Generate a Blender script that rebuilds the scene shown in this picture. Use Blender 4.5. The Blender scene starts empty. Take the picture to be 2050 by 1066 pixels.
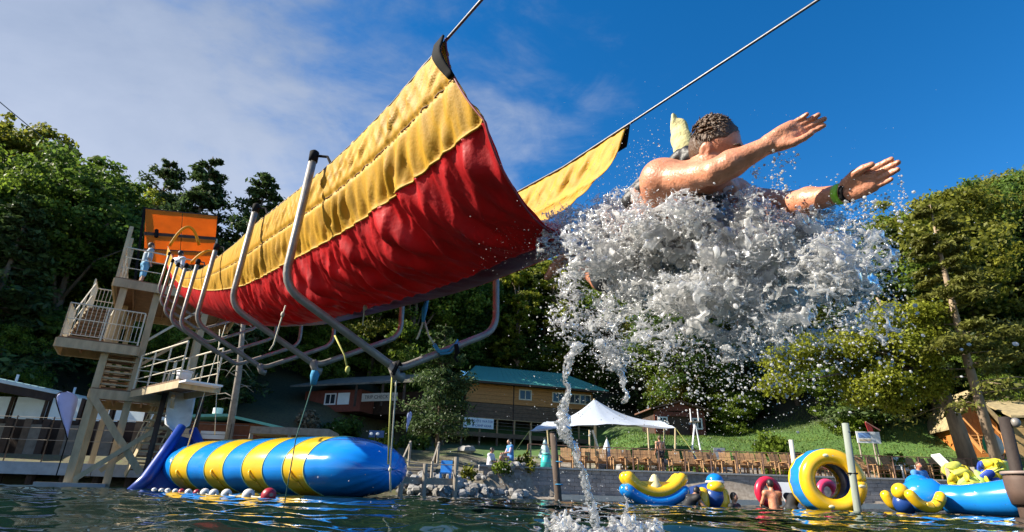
import bpy, math, random, time
import numpy as np
from mathutils import Vector, Matrix
T0 = time.time()
random.seed(7); RNG = np.random.default_rng(11)
scene = bpy.context.scene
COL = scene.collection

# ------------------------------------------------------------------ camera
FPX = 1150.0                                   # focal length in photo pixels (photo 2050 wide)
TH = math.atan(457 / FPX); RO = math.radians(1.7)
CAM = np.array([0.0, 0.0, 0.16])
_f = np.array([0, math.cos(TH), math.sin(TH)]); _u0 = np.array([0, -math.sin(TH), math.cos(TH)]); _r0 = np.array([1.0, 0, 0])
_u = math.cos(RO) * _u0 - math.sin(RO) * _r0; _r = math.cos(RO) * _r0 + math.sin(RO) * _u0
cam_d = bpy.data.cameras.new('camera'); cam = bpy.data.objects.new('camera', cam_d); COL.objects.link(cam)
cam_d.sensor_width = 36; cam_d.lens = 36 * FPX / 2050; cam_d.clip_start = 0.05; cam_d.clip_end = 800
cam.matrix_world = Matrix(((_r[0], _u[0], -_f[0], CAM[0]), (_r[1], _u[1], -_f[1], CAM[1]), (_r[2], _u[2], -_f[2], CAM[2]), (0, 0, 0, 1)))
scene.camera = cam

# ------------------------------------------------------------------ sky, sun, exposure
SUN_DIR = Vector((-0.80, -0.06, 0.58)).normalized()
world = bpy.data.worlds.new('World'); scene.world = world; world.use_nodes = True
wn = world.node_tree.nodes; wl = world.node_tree.links
wn.clear()
def WN(t, **k):
    n = wn.new(t)
    for a, b in k.items(): setattr(n, a, b)
    return n
sky = WN('ShaderNodeTexSky', sky_type='NISHITA', sun_disc=False)
sky.sun_elevation = math.asin(SUN_DIR.z); sky.sun_rotation = math.atan2(SUN_DIR.x, SUN_DIR.y)
sky.air_density = 1.0; sky.dust_density = 0.15; sky.ozone_density = 4.0; sky.altitude = 800
hsv = WN('ShaderNodeHueSaturation'); hsv.inputs['Saturation'].default_value = 1.32; hsv.inputs['Value'].default_value = 0.66
wl.new(sky.outputs[0], hsv.inputs['Color'])
tc = WN('ShaderNodeTexCoord'); sepd = WN('ShaderNodeSeparateXYZ'); wl.new(tc.outputs['Generated'], sepd.inputs[0])
# a bank of thin cloud that fills the left side of the sky and ends in torn edges
def wmath(op, a, b=None, c=None):
    n = WN('ShaderNodeMath', operation=op)
    for i, v in enumerate((a, b, c)):
        if v is None: continue
        if isinstance(v, (int, float)): n.inputs[i].default_value = v
        else: wl.new(v, n.inputs[i])
    return n.outputs[0]
mp = WN('ShaderNodeMapping'); mp.inputs['Scale'].default_value = (1.0, 1.0, 1.9); mp.inputs['Rotation'].default_value = (0, 0.35, 0)
wl.new(tc.outputs['Generated'], mp.inputs[0])
n1 = WN('ShaderNodeTexNoise'); n1.inputs['Scale'].default_value = 2.6; n1.inputs['Detail'].default_value = 9; n1.inputs['Roughness'].default_value = 0.58; n1.inputs['Distortion'].default_value = 0.35
wl.new(mp.outputs[0], n1.inputs['Vector'])
n2 = WN('ShaderNodeTexNoise'); n2.inputs['Scale'].default_value = 7.5; n2.inputs['Detail'].default_value = 7; n2.inputs['Roughness'].default_value = 0.6; n2.inputs['Distortion'].default_value = 0.6
wl.new(mp.outputs[0], n2.inputs['Vector'])
side = wmath('MULTIPLY_ADD', sepd.outputs['X'], -1.05, 0.10)          # the bank lies to the left
cover = wmath('ADD', wmath('ADD', side, wmath('MULTIPLY_ADD', n1.outputs['Fac'], 1.7, -0.85)), wmath('MULTIPLY_ADD', n2.outputs['Fac'], 0.7, -0.35))
low = wmath('MULTIPLY_ADD', sepd.outputs['Z'], -0.75, 0.42)
cover = wmath('ADD', cover, wmath('MULTIPLY', low, wmath('MULTIPLY_ADD', sepd.outputs['X'], -1.0, 0.1)))
cr = WN('ShaderNodeMapRange', interpolation_type='SMOOTHSTEP'); cr.inputs['From Min'].default_value = -0.03; cr.inputs['From Max'].default_value = 0.72
wl.new(cover, cr.inputs['Value'])
cfac = wmath('MULTIPLY', cr.outputs[0], 0.93)
bright = WN('ShaderNodeMix', data_type='RGBA'); bright.inputs['A'].default_value = (0.72, 1.02, 1.62, 1); bright.inputs['B'].default_value = (2.35, 2.55, 3.0, 1)
cr2 = WN('ShaderNodeMapRange'); cr2.inputs['From Min'].default_value = 0.75; cr2.inputs['From Max'].default_value = 0.22
wl.new(wmath('ADD', sepd.outputs['Z'], wmath('MULTIPLY_ADD', n1.outputs['Fac'], -0.5, 0.25)), cr2.inputs['Value'])
wl.new(cr2.outputs[0], bright.inputs['Factor'])
mixc = WN('ShaderNodeMix', data_type='RGBA'); wl.new(cfac, mixc.inputs['Factor']); wl.new(hsv.outputs[0], mixc.inputs['A']); wl.new(bright.outputs['Result'], mixc.inputs['B'])
bg = WN('ShaderNodeBackground'); bg.inputs['Strength'].default_value = 0.14; wl.new(mixc.outputs['Result'], bg.inputs['Color'])
wo = WN('ShaderNodeOutputWorld'); wl.new(bg.outputs[0], wo.inputs['Surface'])

sun_d = bpy.data.lights.new('sun', 'SUN'); sun_d.energy = 5.0; sun_d.angle = math.radians(0.5); sun_d.color = (1.0, 0.92, 0.78)
sun = bpy.data.objects.new('sun', sun_d); COL.objects.link(sun); sun.rotation_euler = SUN_DIR.to_track_quat('Z', 'Y').to_euler()
vs = scene.view_settings; scene.display_settings.display_device = 'sRGB'
vs.view_transform = 'Standard'; vs.look = 'None'; vs.exposure = 1.15; vs.gamma = 1.0; vs.use_curve_mapping = False
cy = scene.cycles
cy.max_bounces = 14; cy.transmission_bounces = 8; cy.glossy_bounces = 4; cy.diffuse_bounces = 7; cy.transparent_max_bounces = 28
cy.caustics_reflective = False; cy.caustics_refractive = False; cy.sample_clamp_indirect = 6.0
scene.render.film_transparent = False

# ------------------------------------------------------------------ helpers
def ray(x, y): return _f + _r * (x - 1025) / FPX - _u * (y - 533) / FPX
def at(x, y, Y):
    d = ray(x, y); return CAM + d * (Y / d[1])
def atz(x, y, z):
    d = ray(x, y); return CAM + d * ((z - CAM[2]) / d[2])
def V(*a): return np.array(a, float)
UP = V(0, 0, 1)
def nth(i): return '%d%s' % (i, 'th' if 10 <= i % 100 <= 20 else {1: 'st', 2: 'nd', 3: 'rd'}.get(i % 10, 'th'))
def unit(v): v = np.asarray(v, float); return v / (np.linalg.norm(v) + 1e-12)

MATS = {}
def mat(name, col, rough=0.6, var=0.12, scale=6.0, bump=0.0, bscale=None, metal=0.0, col2=None, stretch=(1, 1, 1), trans=0.0, spec=0.5, coat=0.0, island=0.0):
    if name in MATS: return MATS[name]
    m = bpy.data.materials.new(name); m.use_nodes = True; nt = m.node_tree; N = nt.nodes; L = nt.links
    b = N['Principled BSDF']; b.inputs['Roughness'].default_value = rough; b.inputs['Metallic'].default_value = metal
    b.inputs['Specular IOR Level'].default_value = spec; b.inputs['Coat Weight'].default_value = coat
    t = N.new('ShaderNodeTexCoord'); mpp = N.new('ShaderNodeMapping'); mpp.inputs['Scale'].default_value = stretch; L.new(t.outputs['Object'], mpp.inputs[0])
    no = N.new('ShaderNodeTexNoise'); no.inputs['Scale'].default_value = scale; no.inputs['Detail'].default_value = 5; no.inputs['Roughness'].default_value = 0.62
    L.new(mpp.outputs[0], no.inputs['Vector'])
    rp = N.new('ShaderNodeValToRGB'); e = rp.color_ramp.elements; e[0].position = 0.28; e[1].position = 0.72
    lo = [max(0, c * (1 - var)) for c in col]; hi = [c * (1 + var) for c in (col2 or col)]
    e[0].color = (*lo, 1); e[1].color = (*hi, 1); L.new(no.outputs['Fac'], rp.inputs[0])
    out = rp.outputs[0]
    if island:
        g = N.new('ShaderNodeNewGeometry'); h = N.new('ShaderNodeHueSaturation'); mr = N.new('ShaderNodeMapRange')
        mr.inputs['To Min'].default_value = 1 - island; mr.inputs['To Max'].default_value = 1 + island
        L.new(g.outputs['Random Per Island'], mr.inputs['Value']); L.new(mr.outputs[0], h.inputs['Value']); L.new(out, h.inputs['Color']); out = h.outputs[0]
    L.new(out, b.inputs['Base Color'])
    if bump:
        nb = N.new('ShaderNodeTexNoise'); nb.inputs['Scale'].default_value = bscale or scale * 4; nb.inputs['Detail'].default_value = 4; L.new(mpp.outputs[0], nb.inputs['Vector'])
        bp = N.new('ShaderNodeBump'); bp.inputs['Strength'].default_value = bump; bp.inputs['Distance'].default_value = 0.02
        L.new(nb.outputs['Fac'], bp.inputs['Height']); L.new(bp.outputs[0], b.inputs['Normal'])
    if trans:
        tr = N.new('ShaderNodeBsdfTranslucent'); L.new(out, tr.inputs['Color']); mx = N.new('ShaderNodeMixShader'); mx.inputs[0].default_value = trans
        L.new(b.outputs[0], mx.inputs[1]); L.new(tr.outputs[0], mx.inputs[2]); L.new(mx.outputs[0], N['Material Output'].inputs['Surface'])
    MATS[name] = m; return m

def tag(o, label=None, cat=None, group=None, kind=None):
    if label: o['label'] = label
    if cat: o['category'] = cat
    if group: o['group'] = group
    if kind: o['kind'] = kind
    return o
ORG = {}
def empty(name, loc, label=None, cat=None, group=None):
    o = bpy.data.objects.new(name, None); COL.objects.link(o); o.location = tuple(float(c) for c in loc); o.empty_display_size = 0.2
    ORG[o.name] = np.array(loc, float); return tag(o, label, cat, group)
def link_mesh(name, verts, faces, m, parent=None, smooth=False, at_=None):
    me = bpy.data.meshes.new(name); verts = np.asarray(verts, float)
    org = V(0, 0, 0)
    if parent is not None: org = ORG[parent.name]
    elif at_ is not None: org = np.array(at_, float)
    me.from_pydata((verts - org).tolist(), [], [tuple(int(i) for i in f) for f in faces]) if not isinstance(faces, np.ndarray) else fill_mesh(me, verts - org, faces)
    if m is not None:
        for mm in (m if isinstance(m, (list, tuple)) else [m]): me.materials.append(mm)
    if smooth: me.polygons.foreach_set('use_smooth', np.ones(len(me.polygons), bool))
    me.update(); o = bpy.data.objects.new(name, me); COL.objects.link(o)
    if parent is not None: o.parent = parent
    else: o.location = tuple(org)
    ORG[o.name] = org; return o
def fill_mesh(me, v, f):
    n = f.shape[1]; me.vertices.add(len(v)); me.vertices.foreach_set('co', np.ascontiguousarray(v, np.float32).ravel())
    me.loops.add(f.size); me.loops.foreach_set('vertex_index', np.ascontiguousarray(f, np.int32).ravel())
    me.polygons.add(len(f)); me.polygons.foreach_set('loop_start', np.arange(0, f.size, n, dtype=np.int32))
    me.update(calc_edges=True); me.validate()
def copy_thing(o, parent=None):
    c = o.copy(); COL.objects.link(c); c.parent = parent
    for ch in list(o.children): copy_thing(ch, c)
    return c

class MB:
    def __init__(s): s.v = []; s.f = []
    def add(s, vs, fs):
        k = len(s.v); s.v += [np.asarray(p, float) for p in vs]; s.f += [tuple(i + k for i in f) for f in fs]; return s
    def obox(s, o, a, b, c):
        o, a, b, c = (np.asarray(q, float) for q in (o, a, b, c))
        P = [o, o + a, o + a + b, o + b, o + c, o + a + c, o + a + b + c, o + b + c]
        F = [(0, 3, 2, 1), (4, 5, 6, 7), (0, 1, 5, 4), (1, 2, 6, 5), (2, 3, 7, 6), (3, 0, 4, 7)]
        if np.dot(np.cross(a, b), c) < 0: F = [f[::-1] for f in F]
        return s.add(P, F)
    def box(s, c, sz):
        c = np.asarray(c, float); sz = np.asarray(sz, float)
        return s.obox(c - sz / 2, (sz[0], 0, 0), (0, sz[1], 0), (0, 0, sz[2]))
    def bar(s, p, q, w, h=None, up=None):
        p = np.asarray(p, float); q = np.asarray(q, float); h = h or w; d = unit(q - p); up = UP if up is None else np.asarray(up, float)
        if abs(np.dot(d, up)) > 0.98: up = V(0.857, 0.515, 0)
        a = unit(np.cross(d, up)); b = np.cross(a, d)
        return s.obox(p - a * w / 2 - b * h / 2, a * w, b * h, q - p)
    def tube(s, pts, r, n=8, cap=True):
        pts = [np.asarray(p, float) for p in pts]; m = len(pts); rs = r if hasattr(r, '__len__') else [r] * m
        k = len(s.v); prev = None
        for i in range(m):
            d = unit(pts[min(i + 1, m - 1)] - pts[max(i - 1, 0)])
            if prev is None:
                ref = UP if abs(d[2]) < 0.9 else V(1, 0, 0); a = unit(np.cross(d, ref))
            else: a = unit(prev - d * np.dot(prev, d))
            prev = a; b = np.cross(d, a)
            for j in range(n):
                t = 2 * math.pi * j / n; s.v.append(pts[i] + (a * math.cos(t) + b * math.sin(t)) * rs[i])
        for i in range(m - 1):
            for j in range(n):
                j2 = (j + 1) % n; s.f.append((k + i * n + j, k + i * n + j2, k + (i + 1) * n + j2, k + (i + 1) * n + j))
        if cap: s.f.append(tuple(k + j for j in range(n))[::-1]); s.f.append(tuple(k + (m - 1) * n + j for j in range(n)))
        return s
    def ball(s, c, r, nu=10, nv=7, R=None):
        r = np.asarray(r if hasattr(r, '__len__') else (r, r, r), float); k = len(s.v); c = np.asarray(c, float)
        for i in range(nv + 1):
            t = math.pi * i / nv
            for j in range(nu):
                a = 2 * math.pi * j / nu; p = V(math.sin(t) * math.cos(a), math.sin(t) * math.sin(a), math.cos(t)) * r
                s.v.append(c + (R @ p if R is not None else p))
        for i in range(nv):
            for j in range(nu):
                j2 = (j + 1) % nu; s.f.append((k + i * nu + j, k + (i + 1) * nu + j, k + (i + 1) * nu + j2, k + i * nu + j2))
        return s
    def prism(s, poly, ext):
        poly = [np.asarray(p, float) for p in poly]; n = len(poly); ext = np.asarray(ext, float); k = len(s.v)
        s.v += poly + [p + ext for p in poly]
        s.f.append(tuple(range(k, k + n))[::-1]); s.f.append(tuple(range(k + n, k + 2 * n)))
        for i in range(n): j = (i + 1) % n; s.f.append((k + i, k + j, k + n + j, k + n + i))
        return s
    def build(s, name, m, parent=None, smooth=False, at_=None, **k):
        o = link_mesh(name, s.v, s.f, m, parent, smooth, at_)
        return tag(o, **k) if k else o
def arc(p, c, q, n=5):                                   # rounded corner at c between p and q
    return [(1 - t) ** 2 * p + 2 * t * (1 - t) * c + t * t * q for t in np.linspace(0, 1, n)]
def sag(p, q, d, n=14):
    p = np.asarray(p, float); q = np.asarray(q, float)
    return [p + (q - p) * t - UP * d * 4 * t * (1 - t) for t in np.linspace(0, 1, n)]

import openvdb
class SDF:                                               # smooth implicit surface, polygonised once
    def __init__(s, lo, hi, vox):
        s.lo = np.asarray(lo, float); s.vox = vox; s.n = np.ceil((np.asarray(hi, float) - s.lo) / vox).astype(int) + 1
        s.a = np.full(s.n, 0.2, np.float32)
    def _sub(s, lo, hi):
        i0 = np.clip(np.floor((lo - s.lo) / s.vox).astype(int), 0, s.n); i1 = np.clip(np.ceil((hi - s.lo) / s.vox).astype(int) + 1, 0, s.n)
        if (i1 <= i0).any(): return None
        sl = tuple(slice(a, b) for a, b in zip(i0, i1))
        ax = [(s.lo[d] + np.arange(i0[d], i1[d]) * s.vox).astype(np.float32) for d in range(3)]
        return sl, ax[0][:, None, None], ax[1][None, :, None], ax[2][None, None, :]
    def _mix(s, sl, d, k, cut=False):
        o = s.a[sl]
        if cut:
            d = -d; h = np.maximum(k - np.abs(o - d), 0) / k if k else 0
            s.a[sl] = np.maximum(o, d) + (h * h * k * 0.25 if k else 0)
        else:
            h = np.maximum(k - np.abs(o - d), 0) / k if k else 0
            s.a[sl] = np.minimum(o, d) - (h * h * k * 0.25 if k else 0)
    def cone(s, p, q, r1, r2, k=0.02, cut=False):
        p = np.asarray(p, float); q = np.asarray(q, float); R = max(r1, r2) + k + 3 * s.vox
        g = s._sub(np.minimum(p, q) - R, np.maximum(p, q) + R)
        if g is None: return s
        sl, X, Y, Z = g; d = q - p; L2 = max(float(d @ d), 1e-9)
        t = np.clip(((X - p[0]) * d[0] + (Y - p[1]) * d[1] + (Z - p[2]) * d[2]) / L2, 0, 1)
        D = np.sqrt((X - p[0] - t * d[0]) ** 2 + (Y - p[1] - t * d[1]) ** 2 + (Z - p[2] - t * d[2]) ** 2) - (r1 + (r2 - r1) * t)
        s._mix(sl, D.astype(np.float32), k, cut); return s
    def chain(s, pts, rs, k=0.02):
        for i in range(len(pts) - 1): s.cone(pts[i], pts[i + 1], rs[i], rs[i + 1], k)
        return s
    def ell(s, c, r, B=None, k=0.02, cut=False):
        c = np.asarray(c, float); r = np.asarray(r, float); R = r.max() + k + 3 * s.vox; B = np.eye(3) if B is None else np.asarray(B, float)
        g = s._sub(c - R, c + R)
        if g is None: return s
        sl, X, Y, Z = g; x, y, z = X - c[0], Y - c[1], Z - c[2]
        q = [(x * B[i][0] + y * B[i][1] + z * B[i][2]) / r[i] for i in range(3)]
        L = np.sqrt(q[0] ** 2 + q[1] ** 2 + q[2] ** 2); G = np.sqrt((q[0] / r[0]) ** 2 + (q[1] / r[1]) ** 2 + (q[2] / r[2]) ** 2) + 1e-6
        s._mix(sl, (L * (L - 1) / G).astype(np.float32), k, cut); return s
    def polys(s, iso=0.0):
        b = s.vox * 3.0; g = openvdb.FloatGrid(b); g.copyFromArray(np.clip(s.a, -b, b), tolerance=0.0)
        pts, quads = g.convertToQuads(iso)
        return pts * s.vox + s.lo, np.asarray(quads)[:, ::-1].astype(np.int64)
    def build(s, name, m, parent=None, at_=None, iso=0.0):
        v, f = s.polys(iso); return link_mesh(name, v, f, m, parent, True, at_)

def grf(n, lam, seed, bw=0.45, along=None, st=2.2):                          # periodic band-limited noise tile, wavelength lam in cells
    g = np.random.default_rng(seed).standard_normal((n, n, n)).astype(np.float32); F = np.fft.rfftn(g)
    k = np.sqrt(np.add.outer(np.add.outer(np.fft.fftfreq(n) ** 2, np.fft.fftfreq(n) ** 2), np.fft.rfftfreq(n) ** 2)) + 1e-9
    if along is not None: kp = np.add.outer(np.add.outer(np.fft.fftfreq(n) * along[0], np.fft.fftfreq(n) * along[1]), np.fft.rfftfreq(n) * along[2]); k = np.sqrt(k * k + (st * st - 1) * kp * kp) + 1e-9
    w = np.exp(-(np.log(k * lam) / bw) ** 2); r = np.fft.irfftn(F * w, s=(n, n, n)); return (r / r.std()).astype(np.float32)

# ------------------------------------------------------------------ materials
WOOD_T = mat('tower_timber', (0.46, 0.36, 0.22), 0.75, 0.25, 5, 0.15, 40, stretch=(1, 1, 0.3))
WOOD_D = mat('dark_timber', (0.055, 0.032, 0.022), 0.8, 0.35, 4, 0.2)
WOOD_G = mat('grey_timber', (0.30, 0.26, 0.21), 0.85, 0.25, 5, 0.2)
WOOD_B = mat('brown_plank', (0.17, 0.10, 0.055), 0.8, 0.3, 5, 0.2, island=0.25)
PAINT_W = mat('cream_paint', (0.66, 0.60, 0.47), 0.55, 0.14, 9)
PAINT_WH = mat('white_paint', (0.78, 0.79, 0.80), 0.5, 0.06, 8)
METAL = mat('grey_steel', (0.27, 0.25, 0.23), 0.55, 0.3, 9, 0.15, 30, metal=0.45)
BLACK = mat('black_webbing', (0.010, 0.010, 0.011), 0.85, 0.3, 20, spec=.15)
TEAL = mat('teal_roof', (0.10, 0.36, 0.32), 0.4, 0.12, 3)
TEALG = mat('pale_teal_roof', (0.34, 0.48, 0.50), 0.35, 0.12, 2)
LOG = mat('orange_log', (0.42, 0.19, 0.055), 0.7, 0.25, 5, 0.1, stretch=(1, 1, 4), island=0.15)
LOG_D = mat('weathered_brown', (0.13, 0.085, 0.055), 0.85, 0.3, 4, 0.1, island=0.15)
RED_W = mat('red_brown_board', (0.16, 0.042, 0.025), 0.75, 0.25, 5, island=0.15)
GLASSD = mat('window_glass', (0.03, 0.04, 0.05), 0.08, 0.2, 3)
PANEL = mat('pale_panel', (0.74, 0.84, 0.86), 0.4, 0.1, 1.2)
CONC = mat('concrete', (0.34, 0.34, 0.33), 0.9, 0.15, 3, 0.2)
SAND = mat('pale_sand', (0.50, 0.47, 0.42), 0.95, 0.12, 6, 0.2)
ROCK = mat('grey_rock', (0.20, 0.19, 0.18), 0.9, 0.3, 3, 0.5, 14)
YEL_V = mat('yellow_vinyl', (0.80, 0.48, 0.015), 0.22, 0.06, 4, 0.05, 9, coat=0.3)
BLU_V = mat('blue_vinyl', (0.010, 0.21, 0.66), 0.2, 0.06, 4, 0.05, 9, coat=0.3)
NAVY_V = mat('dark_blue_vinyl', (0.012, 0.05, 0.22), 0.3, 0.08, 4)
ORANGE_T = mat('orange_tarp', (0.92, 0.34, 0.02), 0.6, 0.10, 1.6, trans=0.68)
CHAIR_W = mat('cedar_chair', (0.36, 0.205, 0.095), 0.75, 0.3, 6, island=.2)
TENT_M = mat('pale_canvas', (0.62, 0.68, 0.80), 0.7, 0.04, 3, trans=0.3)
FLAG_M = mat('pale_blue_banner', (0.42, 0.50, 0.80), 0.6, 0.05, 4, trans=0.35)
ROPE_M = mat('pale_rope', (0.55, 0.52, 0.42), 0.9, 0.2, 60)
ROPE_B = mat('blue_rope', (0.05, 0.28, 0.50), 0.9, 0.2, 60)
ROPE_Y = mat('yellow_green_rope', (0.48, 0.46, 0.13), 0.9, 0.2, 60)
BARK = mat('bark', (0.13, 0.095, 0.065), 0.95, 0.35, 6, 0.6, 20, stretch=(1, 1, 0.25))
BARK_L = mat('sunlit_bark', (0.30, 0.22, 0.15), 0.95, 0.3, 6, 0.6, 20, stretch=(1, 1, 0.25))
def leafmat(name, c, c2, tr=0.5): return mat(name, c, 0.55, 0.35, 0.35, col2=c2, trans=tr, island=0.45, spec=0.3)
LEAF = [leafmat('leaf_green', (0.105, 0.180, 0.020), (0.165, 0.225, 0.026)), leafmat('leaf_olive', (0.155, 0.185, 0.020), (0.205, 0.205, 0.026)),
        leafmat('leaf_deep', (0.065, 0.130, 0.020), (0.105, 0.165, 0.026)), leafmat('leaf_bright', (0.22, 0.28, 0.022), (0.29, 0.30, 0.03), 0.55)]
NEEDLE = leafmat('needles', (0.048, 0.088, 0.028), (0.075, 0.115, 0.034), 0.35)
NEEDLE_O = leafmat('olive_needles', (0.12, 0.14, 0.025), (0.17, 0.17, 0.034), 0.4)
print('setup %.1f' % (time.time() - T0))

# ------------------------------------------------------------------ terrain
def sst(a, b, x): t = np.clip((x - a) / (b - a), 0, 1); return t * t * (3 - 2 * t)
def shore(x):
    x = np.asarray(x, float)
    return np.interp(x, [-60, -24, -14, -9, -6, -2.5, 0, 4, 20, 60], [20, 22, 21.5, 23, 24.5, 25.0, 26.6, 27.6, 27.8, 27])
def ground(x, y):
    x = np.asarray(x, float); y = np.asarray(y, float); d = y - shore(x)
    w = sst(-2.0, 0.6, x)                                             # 1 where the retaining wall stands
    wallz = np.where(d < 0.75, 0.1 * sst(-0.2, 0.2, d), 0.1 + 1.22 * sst(0.75, 0.85, d))
    slope = 0.35 * sst(-0.1, 0.6, d) + 0.75 * sst(0.5, 3.2, d)
    z = slope * (1 - w) + wallz * w
    z = np.where(d < 0, np.maximum(d * 0.45, -2.2), z)
    left = sst(-8, -13, x)
    mid = np.interp(d, [0, 2.5, 5.5, 10.5, 17, 25, 34, 60], [0, 0, 0.55, 2.35, 3.5, 6.0, 10, 13])
    side = np.interp(d, [0, 6, 10, 16, 40, 60], [0, 0.1, 0.5, 3.0, 14, 16])
    mid = mid * (1 - .42 * (1 - sst(5.5, 9.5, x)) * (1 - sst(19, 26, d)))
    z = z + (mid * (1 - left) + side * left) * (d > 0)
    el = np.maximum((-x - 21) * 0.5 + (y - 31) * 0.5, 0); er = np.maximum((x - 20) * 0.42 + (y - 36) * 0.5, 0)
    z = z + (0.42 * el * sst(-14, -24, x) + 0.42 * er * sst(14, 24, x)) * (d > 0)
    return z + 0.10 * np.sin(x * 0.9 + y * 0.6) * np.sin(y * 0.7 - x * 0.3) * sst(4, 9, d)
def gz(x, y): return float(ground(x, y))
gx = np.unique(np.concatenate([np.arange(-90, -30, 2.5), np.arange(-30, 32, 0.5), np.arange(32, 92, 2.5)]))
gy = np.unique(np.concatenate([np.arange(-60, 16, 6), np.arange(16, 36, 0.25), np.arange(36, 60, 1.0), np.arange(60, 140, 5)]))
GX, GY = np.meshgrid(gx, gy); GZ = ground(GX, GY); nx, ny = len(gx), len(gy)
idx = np.arange(nx * ny).reshape(ny, nx)
gf = np.stack([idx[:-1, :-1], idx[:-1, 1:], idx[1:, 1:], idx[1:, :-1]], -1).reshape(-1, 4)
gm = bpy.data.materials.new('ground_cover'); gm.use_nodes = True; N = gm.node_tree.nodes; L = gm.node_tree.links; b = N['Principled BSDF']; b.inputs['Roughness'].default_value = 0.95
geo = N.new('ShaderNodeNewGeometry'); sx = N.new('ShaderNodeSeparateXYZ'); L.new(geo.outputs['Position'], sx.inputs[0])
def ramp(fac, pts):
    r = N.new('ShaderNodeValToRGB'); e = r.color_ramp.elements
    while len(e) < len(pts): e.new(0.5)
    for q, (p, c) in zip(e, pts): q.position = p; q.color = (*c, 1)
    L.new(fac, r.inputs[0]); return r.outputs[0]
gn = N.new('ShaderNodeTexNoise'); gn.inputs['Scale'].default_value = 0.55; gn.inputs['Detail'].default_value = 6; L.new(geo.outputs['Position'], gn.inputs['Vector'])
gn2 = N.new('ShaderNodeTexNoise'); gn2.inputs['Scale'].default_value = 7; gn2.inputs['Detail'].default_value = 5; L.new(geo.outputs['Position'], gn2.inputs['Vector'])
grass = ramp(gn2.outputs['Fac'], [(0.3, (0.045, 0.10, 0.018)), (0.7, (0.085, 0.17, 0.03))])
dirt = ramp(gn2.outputs['Fac'], [(0.3, (0.16, 0.13, 0.10)), (0.7, (0.30, 0.26, 0.22))])
duff = ramp(gn2.outputs['Fac'], [(0.3, (0.022, 0.026, 0.012)), (0.7, (0.05, 0.05, 0.025))])
hgt = N.new('ShaderNodeMath'); hgt.operation = 'MULTIPLY_ADD'; L.new(gn.outputs['Fac'], hgt.inputs[0]); hgt.inputs[1].default_value = 2.2; L.new(sx.outputs['Z'], hgt.inputs[2])
m1 = N.new('ShaderNodeMix'); m1.data_type = 'RGBA'; r1 = N.new('ShaderNodeMapRange'); r1.inputs['From Min'].default_value = 2.9; r1.inputs['From Max'].default_value = 3.4; L.new(hgt.outputs[0], r1.inputs['Value']); L.new(r1.outputs[0], m1.inputs['Factor']); L.new(dirt, m1.inputs['A']); L.new(grass, m1.inputs['B'])
m2 = N.new('ShaderNodeMix'); m2.data_type = 'RGBA'; r2 = N.new('ShaderNodeMapRange'); r2.inputs['From Min'].default_value = 5.6; r2.inputs['From Max'].default_value = 7.0; L.new(hgt.outputs[0], r2.inputs['Value']); L.new(r2.outputs[0], m2.inputs['Factor']); xm = N.new('ShaderNodeMapRange'); xm.inputs['From Min'].default_value = 5.0; xm.inputs['From Max'].default_value = -1.0; xq = N.new('ShaderNodeMath'); xq.operation = 'MULTIPLY_ADD'; L.new(gn.outputs['Fac'], xq.inputs[0]); xq.inputs[1].default_value = 9.0; L.new(sx.outputs['X'], xq.inputs[2]); L.new(xq.outputs[0], xm.inputs['Value'])
scrub = ramp(gn2.outputs['Fac'], [(0.3, (0.05, 0.045, 0.02)), (0.5, (0.10, 0.085, 0.045)), (0.7, (0.09, 0.11, 0.03))])
m3 = N.new('ShaderNodeMix'); m3.data_type = 'RGBA'; L.new(xm.outputs[0], m3.inputs['Factor']); L.new(m1.outputs['Result'], m3.inputs['A']); L.new(scrub, m3.inputs['B'])
L.new(m3.outputs['Result'], m2.inputs['A']); L.new(duff, m2.inputs['B'])
L.new(m2.outputs['Result'], b.inputs['Base Color'])
tag(link_mesh('ground', np.stack([GX.ravel(), GY.ravel(), GZ.ravel()], 1), gf, gm, None, True), kind='structure')

# ------------------------------------------------------------------ lake
def waves(x, y):
    r = np.random.default_rng(5); z = np.zeros_like(x); R = np.hypot(x, y)
    for i in range(64):
        lam = 0.07 * (24 ** r.random()); a = r.uniform(-1.2, 1.2) + (math.pi if r.random() < .35 else 0); k = 2 * math.pi / lam
        amp = 0.0030 * lam ** 0.9 * r.uniform(.5, 1.3) * (1.5 if lam > .4 else 1.0)
        fade = np.clip((lam - R * 0.012) / (0.4 * lam + 1e-6), 0, 1) if lam < 0.6 else 1.0
        z += amp * fade * np.sin(k * (x * math.sin(a) + y * math.cos(a)) + r.uniform(0, 6.28) + 0.6 * np.sin(x * 1.7 + i) + 0.5 * np.sin(y * 1.3 + 2 * i))
    for (cx, cyy, a0) in ((0.45, 3.0, 0.006), (0.75, 3.1, 0.004)):                 # rings where the falling water lands
        d = np.hypot(x - cx, y - cyy); z += a0 * np.sin(d * 38) * np.exp(-d * 1.7)
    return z
rr = 0.45 * (1.0165 ** np.arange(320)); rr = rr[rr < 75]; aa = np.linspace(-1.12, 1.12, 430)
RR, AA = np.meshgrid(rr, aa); WX = RR * np.sin(AA); WY = RR * np.cos(AA); WZ = waves(WX, WY)
nr, na = len(rr), len(aa); idx = np.arange(nr * na).reshape(na, nr)
wf = np.stack([idx[:-1, :-1], idx[1:, :-1], idx[1:, 1:], idx[:-1, 1:]], -1).reshape(-1, 4)[:, ::-1]
wm = bpy.data.materials.new('lake_water'); wm.use_nodes = True; N = wm.node_tree.nodes; L = wm.node_tree.links; b = N['Principled BSDF']
b.inputs['Base Color'].default_value = (0.006, 0.020, 0.017, 1); b.inputs['Roughness'].default_value = 0.03; b.inputs['IOR'].default_value = 1.33; b.inputs['Specular IOR Level'].default_value = 0.5
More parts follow.
